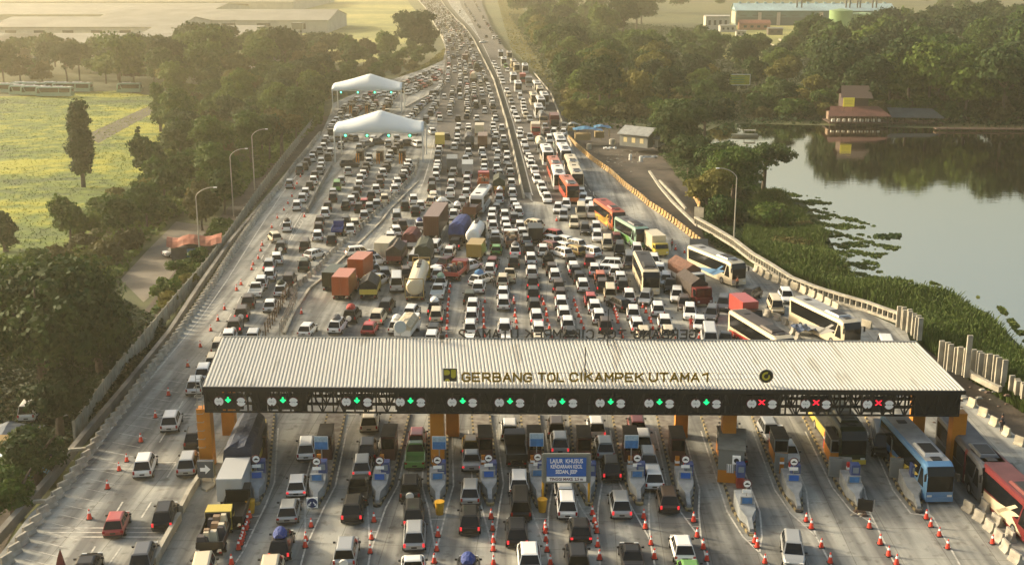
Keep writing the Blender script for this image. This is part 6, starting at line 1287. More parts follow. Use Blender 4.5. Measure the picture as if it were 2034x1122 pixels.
# huts on the right bank
TARPB = mat('blue_tarp', (.05, .19, .34), .6, noise=(1.2, .4), bump=(2, .6)); TIN = mat('tin_roof', (.33, .34, .31), .5, .3, noise=(.8, .3))
def tarp(cx, cy, w, D, h, lab, m_=TARPB, z=0.0, seed=0, rz=0, posts=True, nm='tarpaulin_shelter'):
    r_ = random.Random(seed); p = P(cx, cy, z); e = thing(nm, lab, 'shelter' if posts else 'tarpaulin', p, R(rz)); m = MB(); nx, ny = 8, 5
    for j in range(ny+1):
        for i in range(nx+1): u, v = i/nx*2-1, j/ny*2-1; m.v.append((u*w/2+r_.uniform(-.1, .1), v*D/2+D/2+r_.uniform(-.1, .1), h+(.9*(1-abs(u+.2))*(1-abs(v)*.6) if posts else .35*r_.random())+r_.uniform(-.12, .12)))
    for j in range(ny):
        for i in range(nx): k = j*(nx+1)+i; m.f.append((k, k+1, k+nx+2, k+nx+1)); m.m.append(0)
    m.obj('cover', m_, e)
    if posts: m = MB(); [m.bar((sx*w*.42, y, 0), (sx*w*.42, y, h), .12) for sx in (-1, 0, 1) for y in (.4, D-.4)]; m.box(-w*.42, w*.1, .6, D-.5, 0, h*.6); m.obj('frame', mat('stall_wood', (.30, .22, .10), .8), e)
    return e
tarp(1168, 280, 7.5, 5, 2.6, 'blue tarpaulin stall with yellowish counter on the right bank', seed=1); tarp(1197, 275, 4.4, 4, 2.6, 'smaller blue tarpaulin stall touching the larger one', seed=2)
tarp(1140, 262, 3.5, 2.5, 1.8, 'grey-green sheet shelter behind the blue stalls', TIN, seed=3)
p = P(1258, 292, 0); gable('house', 'grey timber house with tin roof on the right bank', p, 8, 6, 3, 1.6, mat('house_wall_grey', (.20, .21, .19), .8, noise=(.6, .3)), TIN, R(-38), parts=wins(3, 7, 1, 2.2, 1.0, mat('pane_cream', (.6, .5, .25), .6)))  # house windows are flat cream panels
p = P(1290, 292, 0); gable('shed', 'low lean-to shed attached right of the tin-roofed house', p, 4.5, 4, 2.2, .6, PALEWALL, TIN, R(-30), parts=wins(2, 4, .6, 1.6, .8))
tarp(1212, 300, 3.2, 2.2, .35, 'crumpled white sheet on the bare earth bank', WHITEP, seed=4, posts=False, nm='sheet_metal_pile')
tarp(1290, 322, 4, 2.6, .8, 'grey rubble heap under sheeting beside the trees', TIN, seed=5, posts=False, nm='rubble_heap')
for k, (x, y, w, lab) in enumerate(((1170, 297, 1.5, 'round pale tank lying on the earth near the striped barrier'), (1216, 287, 2.0, 'pale yellow cart frame in front of the tin-roofed house'), (1252, 318, .9, 'white barrel standing on the bank'), (1273, 322, 1.1, 'pair of bright white drums on the bank'))):
    p = P(x, y, 0); e = thing('water_drum', lab, 'drum', p); m = MB(); m.cyl((0, 0, 0), (0, 0, 1.2), w*.4, n=14); m.cyl((0, 0, 1.2), (0, 0, 1.35), w*.3, n=14); m.obj('drum', WHITEP if k > 1 else CONCL, e)
# orange-roofed hut on the left
p = PG(388, 516); e = thing('roadside_stall', 'ramshackle hut with sagging orange tarpaulin roof beside the left fence', 'hut', p, R(12)); m = MB(); m.box(-3.6, 3.6, 0, 4, 0, 2.1); m.obj('wall', mat('hut_wall', (.09, .09, .09), .85, noise=(1, .4)), e); m = MB(); nx = 10
for j in range(5):
    for i in range(nx+1): m.v.append((-4.2+8.4*i/nx, -.8+5.6*j/4, 2.5+.9*math.sin(math.pi*j/4)-.25*math.sin(i*1.1)+rnd.uniform(-.08, .08)))
for j in range(4):
    for i in range(nx): k = j*(nx+1)+i; m.f.append((k, k+1, k+nx+2, k+nx+1)); m.m.append(0)
m.obj('roof', mat('orange_tarp', (.36, .12, .06), .7, noise=(1, .4)), e); m = MB(); m.box(-1.2, .6, -.1, 0, .3, 1.8); m.obj('curtain', mat('blue_cloth', (.10, .18, .30), .8), e)
p = PG(352, 508); tag(make_car('S', 'w', Vector((p.x, p.y, OFF+.04)), R(-50), 'white car parked under the edge of the orange tarpaulin hut', None), group=None)
# camp at lower left
tarp(20, 900, 4.6, 3.0, 1.7, 'grey-blue sheet shelter at the lower left edge', mat('grey_tarp', (.12, .15, .18), .7, noise=(1, .3)), z=OFF, seed=7)
tarp(18, 958, 3.6, 3.2, 1.5, 'white and blue sheet shelter at the lower left edge', mat('white_blue_sheet', (.42, .52, .56), .6, noise=(.8, .35)), z=OFF, seed=8)
tarp(78, 955, 2.2, 2.6, .5, 'bright blue crumpled tarpaulin on the lower left bank', mat('bright_blue_tarp', (.06, .28, .45), .6, noise=(2, .4)), z=OFF, seed=9, posts=False, nm='blue_tarpaulin', rz=30)
tarp(158, 830, 4.2, 1.6, .4, 'pale corrugated sheets lying beside the left drain wall', TIN, z=OFF, seed=10, posts=False, nm='sheet_metal_pile', rz=38)
for s, lab in (('A 385,395 460,370 570,362', 'pale beam crossing the left parapet, upper one'), ('A 215,708 300,702 330,700', 'pale beam crossing the left parapet, lower one')):
    m = MB(); q = pts(s, .35); [m.bar(a, b, .3, .25) for a, b in zip(q[:-1], q[1:])]; tag(m.obj('concrete_beam', CONCL), lab, 'beam')
rr_ = random.Random(5)
for k, (cx, cy, rx_, ry_, n, z, lab) in enumerate(((60, 920, 60, 50, 60, OFF, 'litter and rubble on the lower left bank'), (1230, 320, 70, 30, 70, 0, 'rubble and scrap on the right earth bank'), (1900, 790, 110, 45, 60, 0, 'rubble on the bare ground right of the gate'), (1010 and 1712, 1010, 14, 20, 46, 0, 'broken tiles scattered beyond the twelfth island'))):
    m = MB()
    for i in range(n):
        q = P(cx+rr_.gauss(0, rx_*.5), cy+rr_.gauss(0, ry_*.5), z+.02); s_ = rr_.uniform(.08, .35); m.box(q.x-s_, q.x+s_, q.y-s_*.7, q.y+s_*.7, z, z+s_*.5, mi=rr_.randrange(3), top=(q.x-s_*.5, q.x+s_*.6, q.y-s_*.5, q.y+s_*.4))
    tag(m.obj('rubble', [CONCL, CONCD, WOOD]), lab, 'rubble', kind='stuff')
tarp(1755, 788, 2.6, 1.6, .35, 'grey crumpled sheet on the ground right of the gate', TIN, seed=12, posts=False, nm='crumpled_sheet')
e = thing('bench_frame', 'small orange frame on the ground right of the concrete piles', 'frame', P(1988-96, 785, 0)); m = MB(); [m.bar((x, y, 0), (x, y, .9), .1) for x in (-.6, .6) for y in (0, .6)]; [m.bar((-.6, y, .9), (.6, y, .9), .1) for y in (0, .6)]; [m.bar((x, 0, .9), (x, .6, .9), .1) for x in (-.6, 0, .6)]; m.obj('frame', ORANGE, e)
tarp(1605, 672, 3.2, 2.5, .8, 'blue-grey covered heap behind the toll roof beside the cream coach', mat('bluegrey_cover', (.06, .09, .15), .7, noise=(1.5, .3)), seed=13, posts=False, nm='covered_heap')
e = thing('notice_board', 'grey notice board behind the cream coach near the orange barrier', 'sign', P(1387, 507, 0), R(-10)); m = MB(); m.box(-1.4, 1.4, -.05, .05, 1.0, 2.6); m.obj('panel', mat('board_grey', (.14, .15, .15), .6), e); m = MB(); [m.bar((s*1.2, .05, 0), (s*1.2, .05, 2.6), .1) for s in (-1, 1)]; m.obj('leg', STEEL, e)
e = thing('notice_board', 'pale tilted board on the bend above the balustrade', 'sign', P(1388, 436, 0), R(-35)); m = MB(); m.box(-.9, .9, -.05, .05, .4, 2.2); m.obj('panel', CONCL, e); m = MB(); m.bar((0, .1, 0), (0, .1, 1.6), .12); m.obj('leg', STEEL, e)
e = thing('broken_sign', 'dark tilted sign frame lying against the twelfth island', 'sign', P(*CR['Gc'](1050, 610), .2), R(-20)); m = MB(); m.box(-.6, .6, 0, .06, .1, 1.1); m.obj('panel', BLK, e); m = MB(); m.bar((.7, 0, 0), (.7, 0, 1.2), .06); m.obj('frame', STEEL, e)
for x, y, lab in ((865, 395, 'left grey control cabinet behind the twelfth island'), (925, 395, 'right grey control cabinet behind the twelfth island'), (1243, 400, 'grey control cabinet behind the thirteenth island'), (530, 370, 'tall grey control cabinet on the eleventh island')):
    e = thing('control_cabinet', lab, 'cabinet', P(*CR['Gc'](x, y), .21), R(-9), 'grey control cabinets'); m = MB(); m.box(-.55, .55, 0, .5, 0, 1.7); m.obj('cabinet', mat('cabinet_grey', (.22, .23, .21), .6, noise=(2, .2)), e); m = MB(); m.box(-.45, .45, -.03, 0, .2, 1.5); m.obj('door', mat('cabinet_door', (.17, .18, .17), .6), e)
# ================================================================ PEOPLE
def person(loc, rz, top, legs, lab, pose=0, skin=(.25, .13, .08), z=0.006):
    sk = mat('skin_brown', skin, .6); hair = mat('hair_black', (.01, .009, .008), .7)
    V = [(0, 0, .95), (0, 0, 1.2), (0, .01, 1.42), (0, .01, 1.52), (0, .03, 1.66), (-.1, 0, .9), (-.12, .04+.12*pose, .5), (-.12, -.02, .08), (-.12, .12, .04), (.1, 0, .9), (.13, -.06*pose+.03, .5), (.13, -.1*pose, .08), (.13, -.1*pose+.14, .04),
         (-.19, 0, 1.42), (-.27, .02+.1*pose, 1.14), (-.26, .14+.16*pose, .92), (.19, 0, 1.42), (.28, .05+.12*pose, 1.16), (.30, .22+.14*pose, 1.02), (-.25, .18+.18*pose, .84), (.30, .28+.16*pose, .97), (0, .04, 1.76)]
    E = [(0, 1), (1, 2), (2, 3), (3, 4), (0, 5), (5, 6), (6, 7), (7, 8), (0, 9), (9, 10), (10, 11), (11, 12), (2, 13), (13, 14), (14, 15), (2, 16), (16, 17), (17, 18), (15, 19), (18, 20), (4, 21)]
    Rr = {0: .14, 1: .14, 2: .15, 3: .06, 4: .10, 21: .08, 5: .10, 9: .10, 6: .065, 10: .065, 7: .045, 11: .045, 8: .04, 12: .04, 13: .06, 16: .06, 14: .045, 17: .045, 15: .032, 18: .032, 19: .03, 20: .03}
    def skinned(name, keep, grow, m_, root=0, parent=None):
        ids = sorted(keep); mp = {a: i for i, a in enumerate(ids)}; me = bpy.data.meshes.new(name); me.from_pydata([V[i] for i in ids], [(mp[a], mp[b]) for a, b in E if a in mp and b in mp], [])
        me.materials.append(m_); o = link(name, me, parent); md = o.modifiers.new('skin', 'SKIN')
        for i, a in enumerate(ids): sv = me.skin_vertices[0].data[i]; sv.radius = (Rr[a]*grow, Rr[a]*grow); sv.use_root = (a == root)
        o.modifiers.new('sub', 'SUBSURF').levels = 1; return o
    me = None
    body = bpy.data.meshes.new('person')
    o = skinned('person', range(22), 1.0, sk); o.location = (loc.x, loc.y, z); o.rotation_euler.z = rz; tag(o, lab, 'person')
    skinned('shirt', (0, 1, 2, 13, 14, 16, 17), 1.14, top, 1, o); skinned('trousers', (0, 5, 6, 7, 9, 10, 11), 1.18, legs, 0, o)
    h = MB(); h.loft([[(r*math.cos(t), .02+r*math.sin(t), zz) for t in [2*math.pi*j/10 for j in range(10)]] for r, zz in ((.115, 1.66), (.12, 1.73), (.09, 1.80), (.03, 1.83))]); h.obj('hair', hair, o)
    f = MB(); [f.box(s*.04-.012, s*.04+.012, .135, .145, 1.69, 1.71) for s in (-1, 1)]; f.box(-.012, .012, .135, .165, 1.64, 1.69); f.box(-.03, .03, .13, .14, 1.605, 1.615); f.obj('face_features', hair, o)
    for k, (hx, hy, hz) in enumerate(((-.25, .18+.18*pose, .84), (.30, .28+.16*pose, .97))):
        hd = MB()
        for q in range(5):
            if q < 4: x0 = hx-.03+.02*q; l = (.07, .08, .075, .06)[q]; hd.bar((x0, hy, hz-.01), (x0, hy+l*.5, hz-l*.6), .016); hd.bar((x0, hy+l*.5, hz-l*.6), (x0, hy+l*.4, hz-l), .014)
            else: hd.bar((hx+(.03 if k else -.03), hy, hz), (hx+(.06 if not k else -.06), hy+.04, hz-.03), .018)
        hd.obj('fingers', sk, o)
REDS = mat('shirt_red', (.45, .04, .04), .8); DKP = mat('trousers_dark', (.02, .02, .025), .8); ORS = mat('vest_orange', (.75, .16, .05), .7); GRS = mat('shirt_grey', (.12, .16, .15), .8); DKS = mat('shirt_dark', (.03, .035, .05), .8)
person(P(*CR['C8'](1225, 820)), R(80), REDS, DKP, 'person in red shirt and dark trousers standing beside the yellow-cabbed truck')
person(P(*CR['E8'](360, 520)), R(70), ORS, DKP, 'person in orange vest walking in front of the cream coach', pose=1)
person(P(*CR['C3'](718, 355)), R(10), GRS, DKP, 'person in grey-green shirt standing between queueing cars')
person(P(*CR['C2'](1190+0, 1000)) if False else P(*CR['A'](352, 625), OFF), R(-60), DKS, DKP, 'person in dark clothes at the gap in the left barrier row', z=0.006, pose=1)
person(P(*CR['H3'](1888, 950)), R(30), DKS, DKP, 'person in black standing by the spaced cream blocks right of the gate')
person(P(*CR['C4'](1630, 945)), R(0), mat('raincoat_red', (.7, .03, .03), .6), mat('raincoat_red', (.7, .03, .03), .6), 'person in bright red among the cars above the word GERBANG')
e = thing('folded_flag', 'dark red folded flag on a short pole at the bottom left of the bypass road', 'flag', P(*CR['A'](395, 1135))); m = MB(); m.bar((0, 0, 0), (.1, 0, 1.5), .05); m.obj('pole', DARKST, e); m = MB(); m.loft([[(-.3, -.2, .1), (.35, -.2, .1), (.3, .25, .1), (-.3, .2, .1)], [(-.15, -.1, .8), (.28, -.1, .8), (.2, .15, .8), (-.1, .1, .8)], [(.05, -.03, 1.4), (.13, -.03, 1.4), (.13, .03, 1.4), (.05, .03, 1.4)]]); m.obj('cloth', mat('flag_dark_red', (.14, .025, .02), .8), e)
# ================================================================ VEGETATION
def leaf_mat(name, cols_, trans=.25):
    m = bpy.data.materials.new(name); m.use_nodes = True; nt = m.node_tree; b = nt.nodes['Principled BSDF']; out = nt.nodes['Material Output']
    g = hexn(nt, 'NewGeometry'); oi = hexn(nt, 'ObjectInfo'); n = hexn(nt, 'TexNoise'); n.inputs['Scale'].default_value = .45; n.inputs['Detail'].default_value = 3; nt.links.new(g.outputs['Position'], n.inputs['Vector'])
    ad = hexn(nt, 'Math'); ad.operation = 'MULTIPLY_ADD'; ad.inputs[1].default_value = .45; nt.links.new(oi.outputs['Random'], ad.inputs[0]); m2 = hexn(nt, 'Math'); m2.operation = 'MULTIPLY_ADD'; m2.inputs[1].default_value = .9; m2.inputs[2].default_value = -.17; nt.links.new(n.outputs[0], m2.inputs[0]); nt.links.new(m2.outputs[0], ad.inputs[2])
    r = hexn(nt, 'ValToRGB'); e = r.color_ramp.elements; e[0].position = .2; e[0].color = (*cols_[0], 1); e[1].position = .8; e[1].color = (*cols_[-1], 1)
    for i, c in enumerate(cols_[1:-1]): x = e.new(.2+.6*(i+1)/(len(cols_)-1)); x.color = (*c, 1)
    nt.links.new(ad.outputs[0], r.inputs[0]); nt.links.new(r.outputs[0], b.inputs['Base Color']); b.inputs['Roughness'].default_value = .75; b.inputs['Specular IOR Level'].default_value = .25
    t = hexn(nt, 'BsdfTranslucent'); nt.links.new(r.outputs[0], t.inputs[0]); mx = hexn(nt, 'MixShader'); mx.inputs[0].default_value = trans
    nt.links.new(b.outputs[0], mx.inputs[1]); nt.links.new(t.outputs[0], mx.inputs[2]); nt.links.new(mx.outputs[0], out.inputs[0]); return m
LEAFG = leaf_mat('leaves_green', [(.018, .045, .007), (.042, .088, .011), (.095, .14, .018)])
LEAFD = leaf_mat('leaves_dark', [(.008, .023, .006), (.019, .044, .010), (.045, .075, .014)])
LEAFY = leaf_mat('leaves_yellowish', [(.060, .070, .014), (.11, .11, .020), (.17, .15, .03)])
LEAFB = leaf_mat('leaves_brownish', [(.040, .045, .012), (.075, .072, .018), (.12, .10, .03)])
BARK = mat('bark', (.09, .07, .05), .9, noise=(2, .4))
def cards(rng, P0, N0, size, sj=.5):
    """quads centred at P0, roughly facing N0"""
    n = len(P0); N = N0+rng.normal(0, .55, (n, 3)); N /= np.linalg.norm(N, axis=1)[:, None]+1e-9
    A = np.cross(N, rng.normal(0, 1, (n, 3))); A /= np.linalg.norm(A, axis=1)[:, None]+1e-9; B = np.cross(N, A)
    s = (size*(1+sj*(rng.random(n)-.5)*2))[:, None]*.5; e = .6+.5*rng.random((n, 1))
    v = np.stack([P0-A*s-B*s*e*.4, P0+A*s*.2-B*s*e, P0+A*s+B*s*e*.3, P0-A*s*.3+B*s*e], 1).reshape(-1, 3)
    return v, np.arange(4*n).reshape(-1, 4)
def crown_mesh(seed, W, H, z0, nb, nl, size, m_, shape='round'):
    rng = np.random.default_rng(seed); cs = []; rs = []
    for i in range(nb):
        a = rng.random()*2*math.pi; t = (i+.5)/nb
        if shape == 'round': rr = W*.5*.62*math.sqrt(rng.random()); z = z0+H*(.22+.62*rng.random()*(1-(rr/(W*.5))**2*.5)); rad = W*.5*(.30+.22*rng.random())
        elif shape == 'flat': rr = W*.5*.8*math.sqrt(rng.random()); z = z0+H*(.45+.4*rng.random()); rad = W*.5*(.22+.14*rng.random())
        else: rr = W*.5*.35*rng.random(); z = z0+H*(.08+.84*t); rad = W*.5*(.45+.3*rng.random())*(1-.45*abs(t-.4))
        cs.append((rr*math.cos(a), rr*math.sin(a), z)); rs.append(rad)
    cs = np.array(cs); rs = np.array(rs); pr = rs**2/np.sum(rs**2); k = rng.choice(nb, nl, p=pr); d = rng.normal(0, 1, (nl, 3)); d[:, 2] = np.abs(d[:, 2])*1.0-.35*rng.random(nl); d /= np.linalg.norm(d, axis=1)[:, None]
    rad = rs[k]*(.55+.5*rng.random(nl)**.6); lump = 1+.28*np.sin(d[:, 0]*7+k)*np.cos(d[:, 1]*6+k*2); q = cs[k]+d*(rad*lump)[:, None]*np.array([1, 1, .72 if shape != 'column' else 1.0])
    v, f = cards(rng, q, d, size); return fastmesh('crown', v, f, [m_])
def trunk_mesh(seed, h, W, r):
    rg = random.Random(seed); m = MB(); top = Vector((rg.uniform(-.3, .3), rg.uniform(-.3, .3), h)); m.cyl((0, 0, -.3), top, r, r*.6, n=8, caps=False)
    for i in range(5): a = 2*math.pi*i/5+rg.random(); q = Vector((math.cos(a)*W*.3, math.sin(a)*W*.3, h+W*rg.uniform(.12, .3))); m.cyl(top*rg.uniform(.7, 1), q, r*.45, r*.12, n=6, caps=False)
    return m.mesh('trunk', BARK)
TV = []
for i, (W, H, z0, nb, nl, s, lm, sh) in enumerate(((9, 8, 2.2, 16, 3400, .62, LEAFG, 'round'), (10, 9, 2.5, 20, 5600, .48, LEAFD, 'round'), (8, 7, 2, 14, 3000, .6, LEAFY, 'round'), (9.5, 9.5, 2.2, 20, 5200, .48, LEAFG, 'round'),
        (11, 6, 4, 22, 3600, .6, LEAFD, 'flat'), (8, 6.5, 1.6, 13, 2800, .58, LEAFB, 'round'), (5, 12, 1.2, 14, 3000, .55, LEAFD, 'column'), (7, 4.5, .2, 12, 2400, .5, LEAFG, 'round'), (6, 3.8, .1, 10, 2200, .48, LEAFY, 'round'), (6.5, 3.6, .1, 10, 2200, .48, LEAFB, 'round'))):
    TV.append((crown_mesh(20+i, W, H, z0, nb, nl, s, lm, sh), trunk_mesh(i, z0+H*.4, W, .28), W, H+z0))
def tree(v, p, s, lab, grp=None, rz=None, z=OFF, name=None, cat='tree'):
    nm = name or ('tree' if v < 7 else 'bush'); e = thing(nm, lab, cat if v < 7 else 'bush', (p.x, p.y, z), rnd.random()*6.28 if rz is None else rz, grp); e.scale = (s, s, s*rnd.uniform(.92, 1.1))
    link('crown', TV[v][0], e); link('trunk', TV[v][1], e); return e
def inpoly(x, y, pg):
    c = False; j = len(pg)-1
    for i in range(len(pg)):
        if (pg[i][1] > y) != (pg[j][1] > y) and x < (pg[j][0]-pg[i][0])*(y-pg[i][1])/(pg[j][1]-pg[i][1])+pg[i][0]: c = not c
        j = i
    return c
SPEC = []
CLEAR = [[(p.x, p.y) for p in pts(s, OFF)] for s in ('I 1436,176 1498,176 1498,242 1436,242', 'I 1640,238 1775,238 1760,262 1645,262', 'I 1765,240 1880,240 1880,262 1765,262', 'I 1636,50 1756,50 1756,132 1636,132')]
def forest(s, kinds, step, smin, smax, lab, grp, maxn=200, seed=1, grow=0.0, cat='tree'):
    pg = [(p.x, p.y) for p in pts(s, OFF)]; rg = random.Random(seed); xs = [p[0] for p in pg]; ysl = [p[1] for p in pg]; placed = []; n = 0
    for _ in range(maxn*60):
        if n >= maxn: break
        y = rg.uniform(min(ysl), max(ysl)); x = rg.uniform(min(xs), max(xs))
        if not inpoly(x, y, pg) or any(inpoly(x, y, g_) for g_ in CLEAR): continue
        st = step*(1+grow*max(0, y-200)/200)
        if any((x-a)**2+(y-b)**2 < st*st for a, b in placed): continue
        placed.append((x, y)); v = rg.choice(kinds); SPEC.append((v, Vector((x, y, 0)), rg.uniform(smin, smax)*(1+grow*.35*max(0, y-200)/200), '%s %s' % (['green leafy', 'dark green', 'yellow-green', 'green rounded', 'dark spreading', 'brownish', 'dark columnar', 'green low', 'yellowish low', 'brownish low'][v], lab), grp)); n += 1
    return n
c_ = 0
c_ += forest('I 1150,236 1300,232 1300,150 1200,90 1060,60 1035,60 1075,120 1120,190', [0, 1, 2, 3, 3, 2], 8.0, 1.0, 1.6, 'tree of the forest right of the carriageway', 'trees of the right-hand forest', 75, 3, .15)
c_ += forest('I 1140,240 1300,240 1440,240 1640,240 1640,222 1500,190 1300,190 1120,170', [7, 8, 9, 7], 5.0, .9, 1.5, 'bush at the foot of the right-hand forest', 'bushes below the right-hand forest', 110, 19, .1)
c_ += forest('I 1050,95 1200,110 1390,95 1370,30 1200,-20 1010,-30 1005,30', [0, 1, 3, 1], 15.0, 1.6, 2.3, 'tree high in the forest right of the carriageway', 'far trees of the right-hand forest', 55, 4, .05)
c_ += forest('I 1290,228 1640,234 1660,215 1640,130 1480,112 1400,100 1290,140', [0, 1, 3, 4, 2], 11, .8, 1.3, 'tree between the forest and the lake restaurant', 'trees behind the billboard', 60, 5, .1)
c_ += forest('I 1640,226 2160,232 2200,130 2150,95 1850,92 1600,120', [1, 1, 3, 4, 0], 13, 1.6, 2.2, 'tree of the dense wood beyond the lake', 'trees of the wood beyond the lake', 75, 6, .05)
c_ += forest('I 1655,240 2160,254 2160,236 1655,226', [1, 3, 1, 0], 9, 1.75, 2.15, 'tall tree on the shore beyond the lake', 'tall shore trees beyond the lake', 42, 16)
c_ += forest('I 1650,236 2160,250 2160,205 1650,200', [7, 9, 7], 6.5, 1.2, 1.7, 'bush on the shore beyond the lake', 'bushes beyond the lake', 70, 20)
c_ += forest('I 1840,60 2120,60 2200,20 2100,0 1880,20', [1, 3], 26, 1.4, 2.0, 'tree behind the dense wood at upper right', 'trees at the upper right', 22, 7)
c_ += forest('I 1380,22 1900,20 1950,-10 1380,-14', [1, 3, 0], 34, 1.3, 1.9, 'tree on the hazy rise behind the factory', 'trees behind the factory', 26, 8)
# left tree belt
c_ += forest('I 540,330 640,240 640,180 560,172 470,180 400,215 330,260 345,330 380,350 450,350', [0, 3, 5, 2, 1], 7.5, .75, 1.15, 'tree in the belt left of the road fence', 'trees of the left belt', 70, 9, .1)
c_ += forest('I 330,215 520,180 600,150 560,130 430,140 320,165', [0, 1, 3, 2], 11, 1.2, 1.9, 'tree in the upper part of the left belt', 'upper trees of the left belt', 36, 10, .05)
c_ += forest('I -60,178 330,178 320,140 200,130 -60,140', [5, 1, 0, 4], 12, 1.0, 1.5, 'tree in the row behind the parked green buses', 'trees behind the parked buses', 42, 11)
c_ += forest('I 570,172 790,130 870,118 800,112 700,125 600,128 540,135', [5, 0, 7, 9, 5], 11, 1.0, 1.6, 'tree behind the farther tent canopy', 'trees behind the farther tent', 40, 12)
c_ += forest('I 655,205 700,185 780,158 850,130 800,130 640,160 600,200', [9, 5, 9], 7, .8, 1.2, 'scrub on the brown bank behind the farther tent', 'scrub behind the farther tent', 45, 13)
c_ += forest('I 110,560 250,560 290,498 345,445 440,410 440,370 345,325 285,370 200,425 130,490 60,560', [7, 0, 8, 3, 9], 6.0, .7, 1.05, 'shrub in the thicket between field and dirt road', 'thicket beside the field', 100, 14)
c_ += forest('I 330,625 380,560 400,530 370,525 330,575', [7, 8, 7], 5, .5, .7, 'shrub beside the left fence', 'shrubs at the left fence', 16, 15)
c_ += forest('I 380,470 430,445 470,400 440,395 390,440', [0, 5], 6, .8, 1.1, 'tree behind the orange-roofed hut', 'trees behind the orange hut', 7, 16)
SPEC.sort(key=lambda q: q[1].length/q[2]); NT = 268; NB = 0; far_v = []; far_f = []; off_ = 0; nt_ = 0
LOWC = {}
for q in SPEC:
    if q[0] < 7: nt_ += 1
    if q[0] >= 7 or nt_ <= NT: tree(*q); continue
    v, p, s_, lab, grp = q
    if v not in LOWC:
        W, H, z0, nb, nl, sz, lm, sh = [((9, 8, 2.2, 16, 3400, .62, LEAFG, 'round'), (10, 9, 2.5, 20, 5600, .48, LEAFD, 'round'), (8, 7, 2, 14, 3000, .6, LEAFY, 'round'), (9.5, 9.5, 2.2, 20, 5200, .48, LEAFG, 'round'), (11, 6, 4, 22, 3600, .6, LEAFD, 'flat'), (8, 6.5, 1.6, 13, 2800, .58, LEAFB, 'round'), (5, 12, 1.2, 14, 3000, .55, LEAFD, 'column'))][0][v]
        me = crown_mesh(20+v, W, H, z0, nb, 2300, .72, lm, sh); co = np.empty(len(me.vertices)*3, np.float32); me.vertices.foreach_get('co', co); LOWC[v] = co.reshape(-1, 3)
    co = LOWC[v]; a = rnd.random()*6.28; Rm = np.array([[math.cos(a), -math.sin(a), 0], [math.sin(a), math.cos(a), 0], [0, 0, 1]]); far_v.append(co@Rm.T*s_+np.array([p.x, p.y, OFF]))
if far_v:
    av = np.concatenate(far_v); tag(link('distant_trees', fastmesh('distant_trees', av, np.arange(len(av)).reshape(-1, 4), [LEAFG])), 'distant hazy trees merging into one wood beyond the nearer ones', 'trees', None, 'stuff')
# single recognisable trees
def solo(px, py, v, s, lab, z=OFF): tree(v, P(px, py, z), s, lab, z=z)
def bigtree(px, py, W, H, z0, nb, nl, s, lm, sh, lab, seed, z=OFF, tr=.5):
    p = P(px, py, z); e = thing('tree', lab, 'tree', (p.x, p.y, z)); link('crown', crown_mesh(seed, W, H, z0, nb, nl, s, lm, sh), e); link('trunk', trunk_mesh(seed, z0+H*.45, W, tr), e)
bigtree(90, 800, 20, 9, 5.0, 34, 30000, .48, LEAFD, 'round', 'huge dark spreading tree filling the left edge below the field', 101, tr=.6)
bigtree(200, 750, 10, 5.5, 2.5, 22, 14000, .45, LEAFD, 'round', 'dark rounded tree right of the huge spreading one, touching the fence side', 102)
bigtree(10, 690, 13, 7.5, 3.0, 24, 15000, .48, LEAFG, 'round', 'green tree at the left frame edge above the huge dark one', 103)
bigtree(140, 700, 12, 6.5, 3.0, 22, 13000, .46, LEAFG, 'round', 'green-topped tree behind the huge dark one', 107)
bigtree(75, 960, 7, 4.5, 1.0, 14, 7000, .35, LEAFD, 'round', 'dark bush beside the white van at lower left', 104)
bigtree(30, 1030, 6, 4, .5, 12, 6000, .33, LEAFG, 'round', 'green bush below the sheet shelters at lower left', 105)
bigtree(120, 870, 8, 5, 1.5, 16, 8000, .38, LEAFD, 'round', 'dark low tree by the left drain wall', 106)
bigtree(166, 372, 7.0, 16.5, 1.5, 22, 9000, .5, LEAFD, 'column', 'tall dark columnar tree standing alone in the yellow field', 111)
bigtree(12, 500, 4.5, 5.5, .5, 8, 2500, .45, LEAFD, 'column', 'small dark tree at the left edge of the yellow field', 112)
bigtree(320, 262, 6, 12, 1, 12, 4000, .55, LEAFG, 'column', 'slim green tree at the right edge of the field', 113)
bigtree(276, 300, 2.2, 6, .5, 6, 1200, .4, LEAFD, 'column', 'thin dark sapling by the field path', 114)
bigtree(826, 118, 22, 22, 3, 30, 9000, 1.1, LEAFD, 'round', 'big lone dark tree left of the distant jam', 115)
bigtree(240, 182, 20, 18, 3, 24, 8000, .9, LEAFG, 'round', 'large rounded tree in the row left of the tall tree cluster', 116)
bigtree(400, 170, 24, 20, 3, 30, 10000, .9, LEAFG, 'round', 'large tree cluster at the top of the left belt', 117)
bigtree(650, 128, 22, 12, 2, 26, 7000, .9, LEAFD, 'flat', 'wide dark tree above the farther tent', 118)
bigtree(560, 322, 11, 6.5, 5, 20, 6000, .45, LEAFB, 'flat', 'umbrella-shaped brownish tree near the farthest street lamp', 119)
bigtree(1345, 312, 14, 13, .5, 30, 16000, .5, LEAFD, 'round', 'dark tall tree on the bank between hut and lake', 121, tr=.4)
bigtree(1398, 292, 15, 8, 4, 26, 9000, .5, LEAFD, 'flat', 'spreading dark tree leaning over the lake inlet', 122)
bigtree(1318, 270, 9, 8, 2, 16, 6000, .5, LEAFG, 'round', 'green tree right behind the tin-roofed house', 126)
bigtree(1405, 420, 9.5, 7.5, 1.0, 20, 9000, .42, LEAFY, 'round', 'yellow-green rounded tree above the balustrade bend', 123)
bigtree(1455, 400, 13, 9, 2.5, 26, 12000, .45, LEAFG, 'round', 'large green tree behind the lakeside street lamp', 124)
